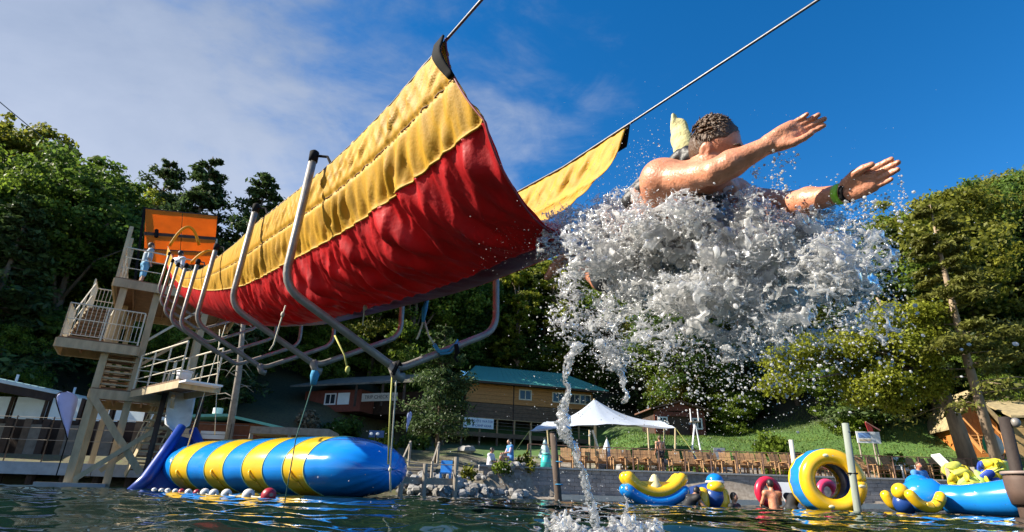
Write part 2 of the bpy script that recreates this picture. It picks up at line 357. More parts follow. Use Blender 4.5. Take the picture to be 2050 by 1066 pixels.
tcw = N.new('ShaderNodeTexCoord'); nw = N.new('ShaderNodeTexNoise'); nw.inputs['Scale'].default_value = 9; nw.inputs['Detail'].default_value = 4; L.new(tcw.outputs['Object'], nw.inputs['Vector'])
bw = N.new('ShaderNodeBump'); bw.inputs['Strength'].default_value = 0.10; bw.inputs['Distance'].default_value = 0.01; L.new(nw.outputs['Fac'], bw.inputs['Height']); L.new(bw.outputs[0], b.inputs['Normal'])
wv = np.stack([WX.ravel(), WY.ravel(), WZ.ravel()], 1)
# the rest of the lake, behind and beside the camera, one flat ring joined to the same sheet
k = len(wv); ang = np.linspace(1.12, 2 * math.pi - 1.12, 40); ring = [(r_ * math.sin(a), r_ * math.cos(a), -0.004) for a in ang for r_ in (0.45, 6, 75)]
wv = np.vstack([wv, np.array(ring), [[0, 0, -0.004]]])
rf = [(k + 3 * i + j, k + 3 * i + j + 1, k + 3 * (i + 1) + j + 1, k + 3 * (i + 1) + j) for i in range(39) for j in range(2)]
wf = np.vstack([wf, np.array(rf)[:, ::-1]])
lake = link_mesh('lake_water', wv, wf, wm, None, True); tag(lake, kind='structure')

# ------------------------------------------------------------------ trees
def leaf_cloud(pts, nrm, size, rng, elong=1.5, droop=0.0):
    n = len(pts); d = rng.standard_normal((n, 3)) * 0.75 + nrm * 0.8; d /= np.linalg.norm(d, axis=1)[:, None] + 1e-9
    t = np.cross(d, rng.standard_normal((n, 3))); t /= np.linalg.norm(t, axis=1)[:, None] + 1e-9; t[:, 2] -= droop; b_ = np.cross(d, t)
    s = (size * rng.uniform(0.6, 1.35, n))[:, None]
    v = np.stack([pts - t * s * elong * .5, pts + b_ * s * .5 + d * s * .12, pts + t * s * elong * .5, pts - b_ * s * .5 + d * s * .12], 1).reshape(-1, 3)
    f = np.arange(4 * n).reshape(n, 4); return v, f
def decid(seed, h, wid, nclump, per, size, lift=0.3):
    rng = np.random.default_rng(seed); P = []; Nn = []; lobes = []
    for i in range(9):
        a = rng.uniform(0, 6.28); zz = rng.uniform(lift, 0.93); rad = wid * 0.5 * math.sin(math.pi * min(0.97, (zz - lift * .6) / (1.12 - lift * .6))) ** 0.7
        lobes.append((V(math.cos(a) * rad * rng.uniform(.3, .75), math.sin(a) * rad * rng.uniform(.3, .75), zz * h), rng.uniform(.2, .34) * wid))
    lobes.append((V(0, 0, .9 * h), .2 * wid))
    for i in range(nclump):
        c, r = lobes[rng.integers(len(lobes))]; d = rng.standard_normal(3); d /= np.linalg.norm(d); d[2] = d[2] * .8 + .15
        cc = c + d * r * rng.uniform(.75, 1.08) * V(1, 1, .8); cr_ = rng.uniform(.35, .8) * wid * .085
        q = rng.standard_normal((per, 3)); q /= np.linalg.norm(q, axis=1)[:, None]; q *= (rng.random(per) ** .5)[:, None]
        P.append(cc + q * cr_ * V(1.5, 1.5, .8)); Nn.append(q + d * .9)
    v, f = leaf_cloud(np.vstack(P), np.vstack(Nn), size, rng)
    tb = MB(); tb.tube([(0, 0, -.4), (.03 * wid, 0, h * .25), (-.02 * wid, .02 * wid, h * .55), (0, 0, h * .86)], [h * .021, h * .016, h * .010, h * .003], 7)
    for c, r in lobes:
        z0 = max(.22 * h, c[2] - .28 * h); tb.tube([(0, 0, z0), c * V(.5, .5, 1) - V(0, 0, .06 * h), c], [h * .008, h * .005, h * .002], 5)
    return v, f, tb
def pine(seed, h, wid, size, z0=0.3, tiers=17, per=46, gap=0.0, u0=.25, spread=1.0):
    rng = np.random.default_rng(seed); P = []; Nn = []; tb = MB(); lean = rng.uniform(-.02, .02, 2)
    tb.tube([(0, 0, -.4), (lean[0] * h, lean[1] * h, h * .5), (0, 0, h)], [h * .017, h * .011, h * .002], 7)
    for t in range(tiers):
        zz = z0 + (1 - z0) * (t + rng.uniform(-.3, .3)) / tiers; 
        if rng.random() < gap: continue
        L_ = wid * .5 * (1.05 - (zz - z0) / (1 - z0)) ** .75 * rng.uniform(.7, 1.15); nb = rng.integers(4, 7)
        for bnum in range(nb):
            a = rng.uniform(0, 6.28); l = L_ * rng.uniform(.6, 1.1); up = rng.uniform(-.05, .22) + .35 * (zz - .5)
            tip = V(math.cos(a) * l, math.sin(a) * l, zz * h + up * l); st = V(0, 0, zz * h); tb.tube([st, (st + tip) / 2 - V(0, 0, .05 * l), tip], [h * .0045, h * .003, h * .001], 4)
            n = per; u = rng.random(n) ** .6; side = rng.standard_normal((n, 3)) * V(.16, .16, .07) * l * spread
            P.append(st + (tip - st) * (u0 + (1.05 - u0) * u)[:, None] + side); Nn.append(np.tile(V(0, 0, 1.1), (n, 1)) + side / l)
    v, f = leaf_cloud(np.vstack(P), np.vstack(Nn), size, rng, 2.3); return v, f, tb
def make_tree(name, vft, leaf, bark, label, cat, group, loc):
    v, f, tb = vft; t = empty(name, (0, 0, 0), label, cat, group)
    link_mesh('crown', v, f, leaf, t); tb.build('trunk', bark, t, True); t.location = tuple(float(c) for c in loc); return t
PROTO = []
for i in range(7): PROTO.append(('d', decid(20 + i, 10.0, (8.0, 7.0, 9.0, 6.5, 8.5, 7.5, 6.8)[i], 360, 70, 0.125, (.14,.1,.2,.08,.16,.12,.1)[i]), LEAF[(0, 1, 0, 2, 1, 0, 2)[i]]))
for i in range(3): PROTO.append(('p', pine(50 + i, 10.0, (4.2, 3.4, 4.8)[i], 0.13, (.08, .14, .2)[i], 26, 100), NEEDLE))
SKY_X = [-300, 0, 60, 100, 200, 280, 330, 600, 700, 860, 1050, 1200, 1500, 1640, 1740, 1830, 1900, 2050, 2400]
SKY_Y = [200, 268, 292, 305, 375, 440, 470, 470, 430, 440, 500, 540, 540, 500, 455, 415, 392, 352, 320]
CACHE = {}
def forest_tree(pi, loc, h, rz, group, label, cat):
    kind, vft, leaf = PROTO[pi]
    if pi not in CACHE:
        t = make_tree('leafy_tree' if kind == 'd' else 'conifer_tree', vft, leaf, BARK, label, cat, group, loc); CACHE[pi] = t
    else:
        t = copy_thing(CACHE[pi])
    t['label'] = label; t['category'] = cat; t['group'] = group; t.location = loc; t.rotation_euler = (0, 0, rz)
    s = h / 10.0; w_ = s * random.uniform(.9, 1.2); t.scale = (w_, w_, s); return t
def pxof(p):
    q = np.asarray(p, float) - CAM; z = q @ _f; return 1025 + FPX * (q @ _r) / z, 533 - FPX * (q @ _u) / z
HOLES = [(-3, 5, 11, 13), (12.2, 42.0, 4, 4)]
def blocked(x, y):                                                     # clearings: buildings, lawn, beach
    if -6 < x < 11 and y < 58: return True
    if -17 < x <= -6 and y < 47: return True
    if 11 <= x < 22 and y < 45: return True
    if x >= 22 and y < 37: return True
    if x < -17 and y < 37 and x > -24: return True
    if x <= -24 and y < 30: return True
    return False
random.seed(21)
FT = {}
def rowlabel():
    for (what, reg, rowname), L_ in FT.items():
        L_.sort(key=lambda q: q[0])
        for i, (x_, t) in enumerate(L_): t['label'] = '%s, %s from left, %s row, %s' % (what, nth(i + 1), rowname, reg)
ROWN = ['foremost', 'second', 'third', 'fourth', 'fifth', 'sixth', 'seventh', 'eighth', 'ninth', 'tenth', 'rearmost']
for row, Y in enumerate([31, 34.5, 38, 41.5, 45, 49, 53, 57, 61, 66, 72]):
    x = -Y * 1.08 - 4
    while x < Y * 1.08 + 4:
        xx = x + random.uniform(-1.2, 1.2); yy = Y + random.uniform(-1.4, 1.4); x += random.uniform(3.6, 5.2)
        if blocked(xx, yy): continue
        g0 = gz(xx, yy); ppx, _ = pxof((xx, yy, g0 + 10)); top = at(ppx, np.interp(ppx, SKY_X, SKY_Y), yy)[2]
        h = min(top - g0, 19.0) * random.uniform(.78, 1.0)
        if h < 4: continue
        pi = random.choices(range(10), [3, 3, 3, 3, 2, 3, 3, 1, 1, 1])[0] if xx < 10 else random.choices(range(10), [2, 4, 3, 2, 4, 2, 2, 1.5, 1.5, 1.5])[0]
        region = 'left hillside' if xx < -9 else ('right hillside' if xx > 14 else 'slope behind the lodge')
        nm = 'dense leafy tree' if pi < 7 else 'dark conifer'
        t = forest_tree(pi, (xx, yy, g0 - .2), h, random.uniform(0, 6.28), 'forest trees on the ' + region, nm, 'tree'); FT.setdefault((nm, region, ROWN[row]), []).append((xx / yy, t))
random.seed(33)
for i in range(70):
    xx = random.uniform(-46, 48); yy = 36 + random.uniform(0, 5) + (10 if -17 < xx < -6 else 0) + (21 if -6 < xx < 11 else 0) + (8 if 11 < xx < 22 else 0)
    if xx < -24: yy -= 6
    region = 'left hillside' if xx < -9 else ('right hillside' if xx > 14 else 'slope behind the lodge')
    t = forest_tree(random.choice([0, 2, 3, 5, 6, 1]), (xx, yy, gz(xx, yy) - .9), random.uniform(3.5, 6.5), random.uniform(0, 6.28), 'young trees at the forest edge', 'young bushy tree', 'tree'); FT.setdefault(('young bushy tree', region, 'low edge'), []).append((xx / yy, t))
rowlabel()
print('forest %.1f' % (time.time() - T0))

def tree_px(name, vft, leaf, bark, label, px, Y, top, hproto, group=None, rz=0.0, wscale=1.0, base=None):
    p = at(px, top, Y); z0 = gz(p[0], Y) if base is None else base; h = p[2] - z0
    t = make_tree(name, vft, leaf, bark, label, 'tree', group, (p[0], Y, z0 - .1)); s = h / hproto; t.scale = (s * wscale, s * wscale, s); t.rotation_euler = (0, 0, rz); return t
# the tall pines on the skyline behind the tower
tree_px('pine_tree', pine(71, 20, 9.5, .20, .40, 19, 100, .1, .38, 1.05), NEEDLE, BARK, 'tall sparse pine behind the left half of the orange board', 345, 41, 322, 20)
tree_px('pine_tree', pine(72, 20, 9.0, .20, .36, 21, 105, .1, .38, 1.05), NEEDLE, BARK, 'tallest skyline pine, just right of the orange board', 427, 40, 312, 20)
tree_px('pine_tree', pine(75, 20, 8.5, .20, .36, 20, 105, .1, .38, 1.05), NEEDLE, BARK, 'skyline pine between the orange board and the long fabric slide', 540, 41, 345, 20)
tree_px('leafy_tree', decid(91, 20, 12, 200, 34, .3, .45), LEAF[1], BARK, 'open crowned tree standing highest on the left skyline', 110, 38, 262, 20, rz=1.0)
tree_px('leafy_tree', decid(92, 20, 10, 300, 44, .26, .3), LEAF[3], BARK, 'sunlit yellow green tree just left of the orange board', 238, 38, 368, 20, rz=2.0)
# dark conifer in front of the lodge, bare trunk left of it
tree_px('conifer_tree', pine(81, 10, 6.6, .12, .22, 20, 170), NEEDLE, BARK, 'dark spreading conifer in front of the left end of the lodge', 893, 31, 645, 10, wscale=.85)
p = at(462, 870, 27); q = at(488, 640, 27); tb = MB(); t = empty('bare_tree', (p[0], 27, gz(p[0], 27)), 'grey leaning bare trunk with dead twigs behind the striped blob', 'tree')
tb.tube([p - UP * 1.5, (p + q) / 2 + V(.05, 0, 0), q, q + V(.25, 0, 1.8)], [.19, .15, .11, .03], 8).build('trunk', mat('pale_grey_bark', (.26, .23, .2), .95, .3, 5, .5), t, True)
random.seed(4)
for i in range(16):
    f_ = random.uniform(.25, 1); s0 = p + (q - p) * f_; a = random.uniform(0, 6.28); l = random.uniform(.5, 1.6); e = s0 + V(math.cos(a) * l, math.sin(a) * l * .6, random.uniform(-.5, .3) * l)
    MB().tube([s0, (s0 + e) / 2 + UP * .1 * l, e], [.03, .02, .006], 5).build('dead_branch', MATS['pale_grey_bark'], t, True)
# right bank: leaning trunk with its crown of bright leaves, and a tall thin conifer
p = at(1935, 908, 30); q = at(1865, 740, 30); t = empty('leafy_tree', (p[0], 30, gz(p[0], 30)), 'broadleaf tree with bright sunlit leaves and a thick leaning trunk by the wooden hut', 'tree')
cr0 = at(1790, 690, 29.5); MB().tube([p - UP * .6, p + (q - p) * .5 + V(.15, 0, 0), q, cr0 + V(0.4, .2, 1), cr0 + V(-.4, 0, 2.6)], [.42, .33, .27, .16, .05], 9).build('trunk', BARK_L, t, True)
rng = np.random.default_rng(8); P = []; Q = []; lb = MB()
for (a, b_, r_) in ((1790, 640, 1.3), (1740, 700, 1.2), (1830, 700, 1.25), (1780, 760, 1.0), (1715, 760, .9), (1850, 640, 1.0), (1725, 790, .55), (1795, 800, .5), (1860, 770, .8), (1690, 690, .9), (1580, 720, 1.15), (1630, 690, 1.0), (1560, 770, .7)):
    c = at(a, b_, 29.2 + rng.uniform(-.9, .9)); lb.tube([q + UP * .3, (q + c) / 2 + UP * .3, c], [.12, .07, .02], 5)
    for j in range(13):
        d = rng.standard_normal(3); d /= np.linalg.norm(d); n = 200; z_ = rng.standard_normal((n, 3)) * V(.3, .3, .2); P.append(c + d * r_ * .85 * V(1, .8, .8) + z_); Q.append(z_ + d)
v, f = leaf_cloud(np.vstack(P), np.vstack(Q), .115, rng); link_mesh('crown', v, f, LEAF[3], t); tag(lb.build('branches', BARK, t, True), kind='stuff')
p = at(1990, 903, 28); q = at(1880, 500, 28); t = empty('conifer_tree', (p[0], 28, gz(p[0], 28)), 'tall thin sunlit conifer with bare lower trunk on the right bank', 'tree')
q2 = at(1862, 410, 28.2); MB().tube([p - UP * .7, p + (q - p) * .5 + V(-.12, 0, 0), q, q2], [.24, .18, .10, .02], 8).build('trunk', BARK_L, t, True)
P = []; Q = []; bb = MB()
for i in range(64):
    f_ = rng.uniform(.18, 1.22); s0 = p + (q - p) * min(f_, 1) + (q2 - q) * max(0, f_ - 1) / .22; a = rng.uniform(0, 6.28); l = (1.32 - f_) * 2.9 * rng.uniform(.6, 1.1) + .3
    e = s0 + V(math.cos(a) * l, math.sin(a) * l, -.06 * l); bb.tube([s0, (s0 + e) / 2 + UP * .08 * l, e], [.035, .022, .008], 4)
    n = int(430 * min(1.2, l) * (1 if f_ > .42 else .25)); u_ = rng.random(n) ** .7; sd = rng.standard_normal((n, 3)) * V(.2, .2, .07) * (l * .6 + .2); P.append(s0 + (e - s0) * (.3 + .75 * u_)[:, None] + sd); Q.append(sd * .4 + V(0, 0, 1))
v, f = leaf_cloud(np.vstack(P), np.vstack(Q), .10, rng, 2.6); link_mesh('crown', v, f, NEEDLE_O, t); tag(bb.build('branches', BARK_L, t, True), kind='stuff')
tree_px('leafy_tree', decid(97, 12, 9.0, 360, 70, .17, .12), LEAF[0], BARK, 'round green tree at the left end of the right hand tree line beside the splash', 1775, 42, 445, 12, rz=.5)
tree_px('leafy_tree', decid(98, 12, 8.0, 360, 60, .17, .15), LEAF[3], BARK, 'bright leafy tree rising above the thin conifer on the right', 1985, 44, 385, 12, rz=2.5)
tree_px('leafy_tree', decid(99, 12, 6.0, 300, 40, .17, .3), LEAF[1], BARK, 'tree in the top left corner whose crown breaks the skyline', 5, 36, 232, 12, rz=.8)
# thin bright trees left of the splash, under the slide
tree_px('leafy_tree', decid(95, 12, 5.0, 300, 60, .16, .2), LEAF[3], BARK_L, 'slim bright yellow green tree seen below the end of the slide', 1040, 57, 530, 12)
tree_px('leafy_tree', decid(96, 12, 5.5, 300, 60, .16, .2), LEAF[3], BARK, 'bright leafy tree half hidden by the left edge of the splash', 1110, 58, 515, 12, rz=1.3)

def bush(name, label, px, py, Y, w, h, leaf, n=9, seed=0, group=None):
    p = at(px, py, Y); z0 = gz(p[0], Y); rng = np.random.default_rng(seed + 300); P = []; Q = []
    for j in range(n * 3):
        d = rng.standard_normal(3); d /= np.linalg.norm(d); d[2] = abs(d[2]); c = V(p[0], Y, z0 - .05) + d * V(w * .42, w * .35, h * .8) * rng.uniform(.4, 1); q_ = rng.standard_normal((42, 3)) * V(.1, .1, .09) * (w * .5 + .5); P.append(c + q_); Q.append(q_ + d * .7)
    v, f = leaf_cloud(np.vstack(P), np.vstack(Q), .055 + .05 * min(w, 2), rng); return tag(link_mesh(name, v, f, leaf, None, False, (p[0], Y, z0)), label, 'bush', group)
bush('bush', 'large round green bush on the lawn right of the red cabin', 1545, 905, 36, 2.6, 1.6, LEAF[0], 14, 1)
bush('bush', 'low bright bush at the right end of the stone ledge', 1555, 925, 31, 2.0, .8, LEAF[0], 10, 2)
bush('bush', 'bright green bush covering the corner of the small banner board', 1780, 895, 30, 1.7, 1.6, LEAF[0], 12, 3)
bush('bush', 'dark bush at the foot of the leaning sunlit trunk', 1880, 905, 29.5, 1.8, .9, LEAF[2], 10, 4)
bush('bush', 'yellow green bush under the tall thin conifer', 1970, 905, 29, 1.5, .7, LEAF[1], 10, 5)
bush('bush', 'yellow green bush left of the two seated people', 940, 945, 27.5, .8, .6, LEAF[1], 8, 6)
bush('bush', 'leafy green bush in front of the two seated people', 1003, 945, 27.4, .95, .65, LEAF[0], 8, 7)
bush('bush', 'spiky green bush right of the two seated people', 1050, 935, 28, 1.1, .8, LEAF[1], 8, 8)
bush('bush', 'bright grassy bush above the right half of the striped blob', 765, 880, 34, 1.7, 1.3, LEAF[3], 9, 9)
random.seed(9)
for i, (a, b_) in enumerate(((1225, 905), (1255, 912), (1290, 914), (1310, 905), (1345, 915), (1365, 912), (1380, 920), (1400, 915), (1265, 895), (1240, 890))):
    bush('shrub', 'small dark shrub on the rocky bank above the chairs, %s from the left' % nth(1 + sorted((1225, 1255, 1290, 1310, 1345, 1365, 1380, 1400, 1265, 1240)).index(a)), a, b_, 31.2 + random.uniform(-.4, 1.2), .75, .42, LEAF[2], 6, 20 + i, 'shrubs on the rocky bank')
bush('bush', 'dark undergrowth bush below the trip building', 690, 862, 38, 3.2, 1.5, LEAF[2], 14, 40)
bush('bush', 'dark undergrowth bush left of the small flag', 830, 865, 36, 2.4, 1.4, LEAF[2], 12, 41)
bush('bush', 'dry brown grass clump beside the bare grey trunk', 615, 845, 37, 1.8, 1.3, mat('dry_grass', (.2, .15, .09), .9, .3, 3, island=.3), 10, 42)
# grass tufts over the lawn
rng = np.random.default_rng(77); n = 26000; xs_ = rng.uniform(5, 34, n); ys_ = 33 + rng.random(n) * 12; zs_ = ground(xs_, ys_); k_ = (zs_ > 2.2); xs_, ys_, zs_ = xs_[k_], ys_[k_], zs_[k_]; n = len(xs_)
a_ = rng.uniform(0, 6.28, n); w_ = .035; h_ = rng.uniform(.05, .17, n); B_ = np.stack([xs_, ys_, zs_ - .02], 1); t_ = np.stack([np.cos(a_), np.sin(a_), 0 * a_], 1) * w_
vv_ = np.stack([B_ - t_, B_ + t_, B_ + np.stack([rng.normal(0, .04, n), rng.normal(0, .04, n), h_], 1)], 1).reshape(-1, 3)
tag(link_mesh('lawn_grass', vv_, np.arange(3 * n).reshape(n, 3), mat('grass_blade', (.06, .13, .02), .7, .3, .8, col2=(.13, .19, .03), trans=.3, island=.35)), kind='stuff')
print('plants %.1f' % (time.time() - T0))

# ------------------------------------------------------------------ retaining wall, beach, docks
t = empty('retaining_wall', (8, 28, 0), 'long grey block retaining wall behind the inflatables', 'wall')
wallpts = [(-1.2, 27.3), (1.5, 27.75), (4, 28.2), (10, 28.5), (20, 28.55), (34, 28.1)]
BLOCK = mat('grey_block', (0.20, 0.195, 0.20), 0.95, 0.22, 3, 0.3, 30, island=0.14)
bm_ = MB(); cap = MB()
for (x0, y0), (x1, y1) in zip(wallpts[:-1], wallpts[1:]):
    a = V(x0, y0, 0); b_ = V(x1, y1, 0); d = unit(b_ - a); n = V(-d[1], d[0], 0); L_ = np.linalg.norm(b_ - a); nb = max(1, int(L_ / 0.4)); w_ = L_ / nb
    for r_ in range(7):
        h_ = 0.2 * min(1, max(.2, (x0 + 3) / 2)) if False else 0.175
        for i in range(nb):
            off = (w_ / 2 if r_ % 2 else 0); o = a + d * (i * w_ + off - .0) + UP * (0.06 + r_ * h_) - n * random.uniform(0, .025) + n * r_ * .012
            bm_.obox(o, d * (w_ - .012), n * .25, UP * (h_ - .01))
    cap.obox(a + UP * 1.29 - n * .04, d * (L_ - .004), n * .42, UP * .075)
tag(bm_.build('block_courses', BLOCK, t), kind='stuff'); cap.build('cap_stones', CONC, t)
led = MB(); led.obox((2.2, 26.7, -.4), (15.8, .35, 0), (-.02, 1.2, 0), (0, 0, .62)); led.obox((18.02, 27.04, -.4), (16, -.1, 0), (-.02, 1.1, 0), (0, 0, .60))
tag(led.build('beach_ledge', SAND), kind='structure')

# railing above the wall: posts, rails
f_ = empty('railing', (8, 29, 1.3), 'thin dark cable railing along the top of the retaining wall', 'fence')
RAIL = mat('rust_brown_rail', (0.14, 0.075, 0.05), 0.7, 0.3, 8)
def zr(x): return 1.35
rl = [(x, np.interp(x, [p_[0] for p_ in wallpts], [p_[1] for p_ in wallpts]) + .28) for x in np.arange(1.0, 33, 1.25)]
pm = None
for x, y in rl:
    if pm is None: o = MB().bar((0, 0, 0), (0, 0, 1.0), .05).build('railing_post', RAIL); pm = o.data
    else: o = bpy.data.objects.new('railing_post', pm); COL.objects.link(o)
    o.parent = f_; o.location = V(x, y, 1.36) - ORG[f_.name]
for z_, r_ in ((1.0, .022), (.72, .008), (.46, .008), (.2, .008)):
    MB().tube([(x, y, 1.36 + z_) for x, y in rl], r_, 5).build('rail', RAIL, f_)

# cedar deck chairs
def deck_chair():
    c = empty('deck_chair', (0, 0, 0)); b_ = MB()
    for i in range(5): MB().obox((-.26 + i * .105, -.06 + .0, .36), (.095, 0, 0), (0, .26, .62 + (.03 if i == 2 else 0)), (0, .018, -.008)).build('back_slat', CHAIR_W, c)
    for i in range(4): b_.obox((-.26, -.56 + i * .13, .38 - i * .02), (.52, 0, 0), (0, .115, -.015), (0, 0, .02))
    b_.build('seat', CHAIR_W, c)
    for s in (-1, 1):
        MB().obox((s * .33 - .06, -.62, .58), (.12, 0, 0), (0, .72, 0), (0, 0, .025)).build('armrest', CHAIR_W, c)
        MB().bar((s * .3, -.56, 0), (s * .3, -.56, .578), .05).build('leg', CHAIR_W, c); MB().bar((s * .3, .02, 0), (s * .3, .02, .578), .05).build('leg', CHAIR_W, c)
    return c
ch0 = deck_chair(); first = True; random.seed(3)
for i in range(36):
    px_ = 1135 + i * 24.6 + random.uniform(-3, 3)
    if abs(px_ - 1325) < 9 or 1690 < px_ < 1712 or 1795 < px_ < 1812: continue
    p = at(px_, 930, 29.7); c = ch0 if first else copy_thing(ch0); first = False
    c.location = (p[0], 29.7 + random.uniform(-.12, .12), 1.36); c.rotation_euler = (0, 0, random.uniform(-.25, .25)); c.scale = (1.05,) * 3
    nch = globals().get('nch', 0) + 1; tag(c, 'cedar deck chair, %s from the left in the row behind the railing' % nth(nch), 'chair', 'cedar deck chairs along the railing')
c = copy_thing(ch0); p = at(1803, 930, 29.6); c.location = (p[0], 29.6, 1.36); tag(c, 'white deck chair standing among the cedar ones near the blue boat', 'chair', 'cedar deck chairs along the railing')
WCH = mat('white_plastic', (.72, .74, .76), .4, .05, 5)
for ch in c.children: ch.data = ch.data.copy(); ch.data.materials.clear(); ch.data.materials.append(WCH)

# rip-rap: separate stones on the bank
def stone_mesh(seed):
    r = np.random.default_rng(seed); m = MB(); m.ball((0, 0, 0), 1.0, 7, 5); v = np.array(m.v); v *= V(1, .8, .6); v += .14 * np.sin(v * 3.1 + r.uniform(0, 6, 3)) + r.uniform(-.1, .1, v.shape); m.v = list(v); return m
rip = empty('riprap_bank', (-2, 26, .4), 'bank of loose grey and white stones beside the small dock', 'rocks'); SM = []
STONE_L = mat('pale_stone', (.29, .285, .28), .9, .25, 3, .4, 14)
for i in range(5): 
    o = stone_mesh(i).build('stone', (ROCK, STONE_L)[i % 2]); SM.append(o.data); bpy.data.objects.remove(o)
random.seed(12)
for i in range(170):
    x = random.uniform(-4.6, 1.0); yb = float(shore(x)); d = random.uniform(-.2, 2.1) * (1 if x < -1 else .55); s = random.uniform(.09, .24) * (1.25 if d < .6 else 1)
    o = bpy.data.objects.new('stone', random.choice(SM)); COL.objects.link(o); o.parent = rip; o.location = V(x, yb + d, gz(x, yb + d) + s * .25 + .04) - ORG[rip.name]; o.scale = (s, s, s); o.rotation_euler = (random.uniform(-.4, .4), random.uniform(-.4, .4), random.uniform(0, 6.28))
random.seed(13)
for i, (a, b_, Y, s) in enumerate(((1215, 905, 32, .5), (1270, 898, 33, .45), (1330, 908, 33, .42), (1395, 898, 34, .5), (1420, 905, 33, .5), (1240, 920, 31, .35), (1300, 920, 31, .3), (1385, 885, 35, .5), (1625, 905, 33, .55), (1650, 900, 34, .4), (1720, 905, 33, .5), (1800, 905, 32, .4), (1835, 905, 31, .5), (1590, 912, 32, .45), (1010, 903, 34, .4), (935, 893, 35, .5))):
    p = at(a, b_, Y); o = stone_mesh(40 + i).build('boulder', (ROCK, STONE_L)[i % 2]); o.location = (p[0], Y, gz(p[0], Y) + .15); o.scale = (s * 1.3, s, s * .8); o.rotation_euler = (0, 0, i); tag(o, 'weathered boulder in the terraced bank, %s from the left' % nth(1 + sorted((1215, 1270, 1330, 1395, 1420, 1240, 1300, 1385, 1625, 1650, 1720, 1800, 1835, 1590, 1010, 935)).index(a)), 'rock', 'boulders in the terraced bank')

# small dock with rough posts
sd = empty('small_dock', (-4, 23.8, 0), 'small grey plank dock on posts right of the striped blob', 'dock')
A0 = at(800, 966, 22.8); A0[2] = .62; B0 = at(912, 968, 23.6); B0[2] = .62
d = unit(B0 - A0); n = V(-d[1], d[0], 0); L_ = np.linalg.norm(B0 - A0); k = int(L_ / .15)
for i in range(k): MB().obox(A0 + d * i * L_ / k, d * (L_ / k - .012), n * 1.6, UP * .04).build('plank', WOOD_G, sd)
MB().obox(A0 - UP * .2 - n * .003, d * L_, n * .07, UP * .197).build('fascia_board', WOOD_G, sd)
for q, hh in ((.02, 1.35), (.42, 1.15), (.98, 1.45)):
    p = A0 + d * q * L_ - n * .1; MB().tube([p - UP * 1.2, p + UP * (hh - .62)], .09, 8).build('post', WOOD_G, sd)
MB().tube(sag(A0 + UP * .6, A0 + d * L_ + UP * .55, .05), .018, 5).build('handrail', WOOD_G, sd)
st = empty('garden_steps', at(835, 905, 27), 'weathered timber steps with rails behind the small dock', 'steps')
s0 = at(835, 925, 26); s0[2] = gz(s0[0], 26) - .1
for i in range(6): MB().obox(s0 + V(-.6, i * .34, i * .17), (1.25, 0, 0), (0, .32, 0), (0, 0, .1)).build('tread', WOOD_G, st)
for sx_ in (-.66, .66):
    MB().bar(s0 + V(sx_, 0, 0), s0 + V(sx_, 0, 1.0), .09).bar(s0 + V(sx_, 1.9, .9), s0 + V(sx_, 1.9, 1.95), .09).bar(s0 + V(sx_, 0, 1.0), s0 + V(sx_, 1.9, 1.95), .06).build('handrail', WOOD_G, st)

# free standing posts
def post(name, label, b_, tpx, Y, r, m, cat='post', topm=None):
    p = at(*b_, Y); q = at(*tpx, Y); q[0] = p[0] + (q[0] - p[0]) * 1.0; e = empty(name, (p[0], Y, 0), label, cat); MB().tube([V(p[0], Y, -1.2), V(p[0], Y, 0), q], [r, r, r * .93], 10).build('shaft', m, e, True); return e, p, q
WOOD_P = mat('dark_piling', (.085, .06, .045), .9, .35, 6, .5, stretch=(1, 1, .2)); POLE_G = mat('grey_green_pole', (.24, .27, .23), .9, .2, 6, .3, stretch=(1, 1, .2)); POLE_W = mat('bleached_pole', (.50, .48, .43), .9, .15, 6, .3, stretch=(1, 1, .2))
e, p, q = post('mooring_post', 'dark wooden piling standing in the water left of the yellow blue rocker', (1118, 1000), (1107, 868), 20, .12, WOOD_P)
MB().ball(q + UP * .02, (.125, .125, .05), 10, 5).build('cap', BLACK, e, True)
for z_ in (.5, 1.2): MB().tube([V(p[0] + .135 * math.cos(a), 20 + .135 * math.sin(a), z_) for a in np.linspace(0, 6.28, 12)], .02, 5).build('rope_wrap', ROPE_B, e)
e, p, q = post('wooden_pole', 'short bleached wooden pole left of the big inflatable wheel', (1600, 1000), (1583, 881), 19.5, .075, POLE_W)
e, p, q = post('wooden_pole', 'tall grey green pole in front of the right edge of the inflatable wheel', (1716, 1016), (1692, 848), 14.6, .085, POLE_G)
MB().tube([p + UP * .75 + V(-.1, -.02, 0), p + UP * .75 + V(.1, -.1, 0), p + UP * .74 + V(.12, .05, 0)], .02, 5).build('rope_wrap', BLACK, e)
dp, p, q = post('lamp_post', 'thick dark timber post with a small lamp at the right edge', (2047, 1000), (2010, 836), 12.6, .12, mat('near_black_timber', (.03, .02, .016), .8, .3, 5, .3), 'post')
MB().ball(q + V(.1, -.14, -.12), (.09, .09, .1), 10, 7).build('lamp', METAL, dp, True); MB().bar(q + V(0, -.02, -.1), q + V(.1, -.12, -.06), .04).build('bracket', BLACK, dp)

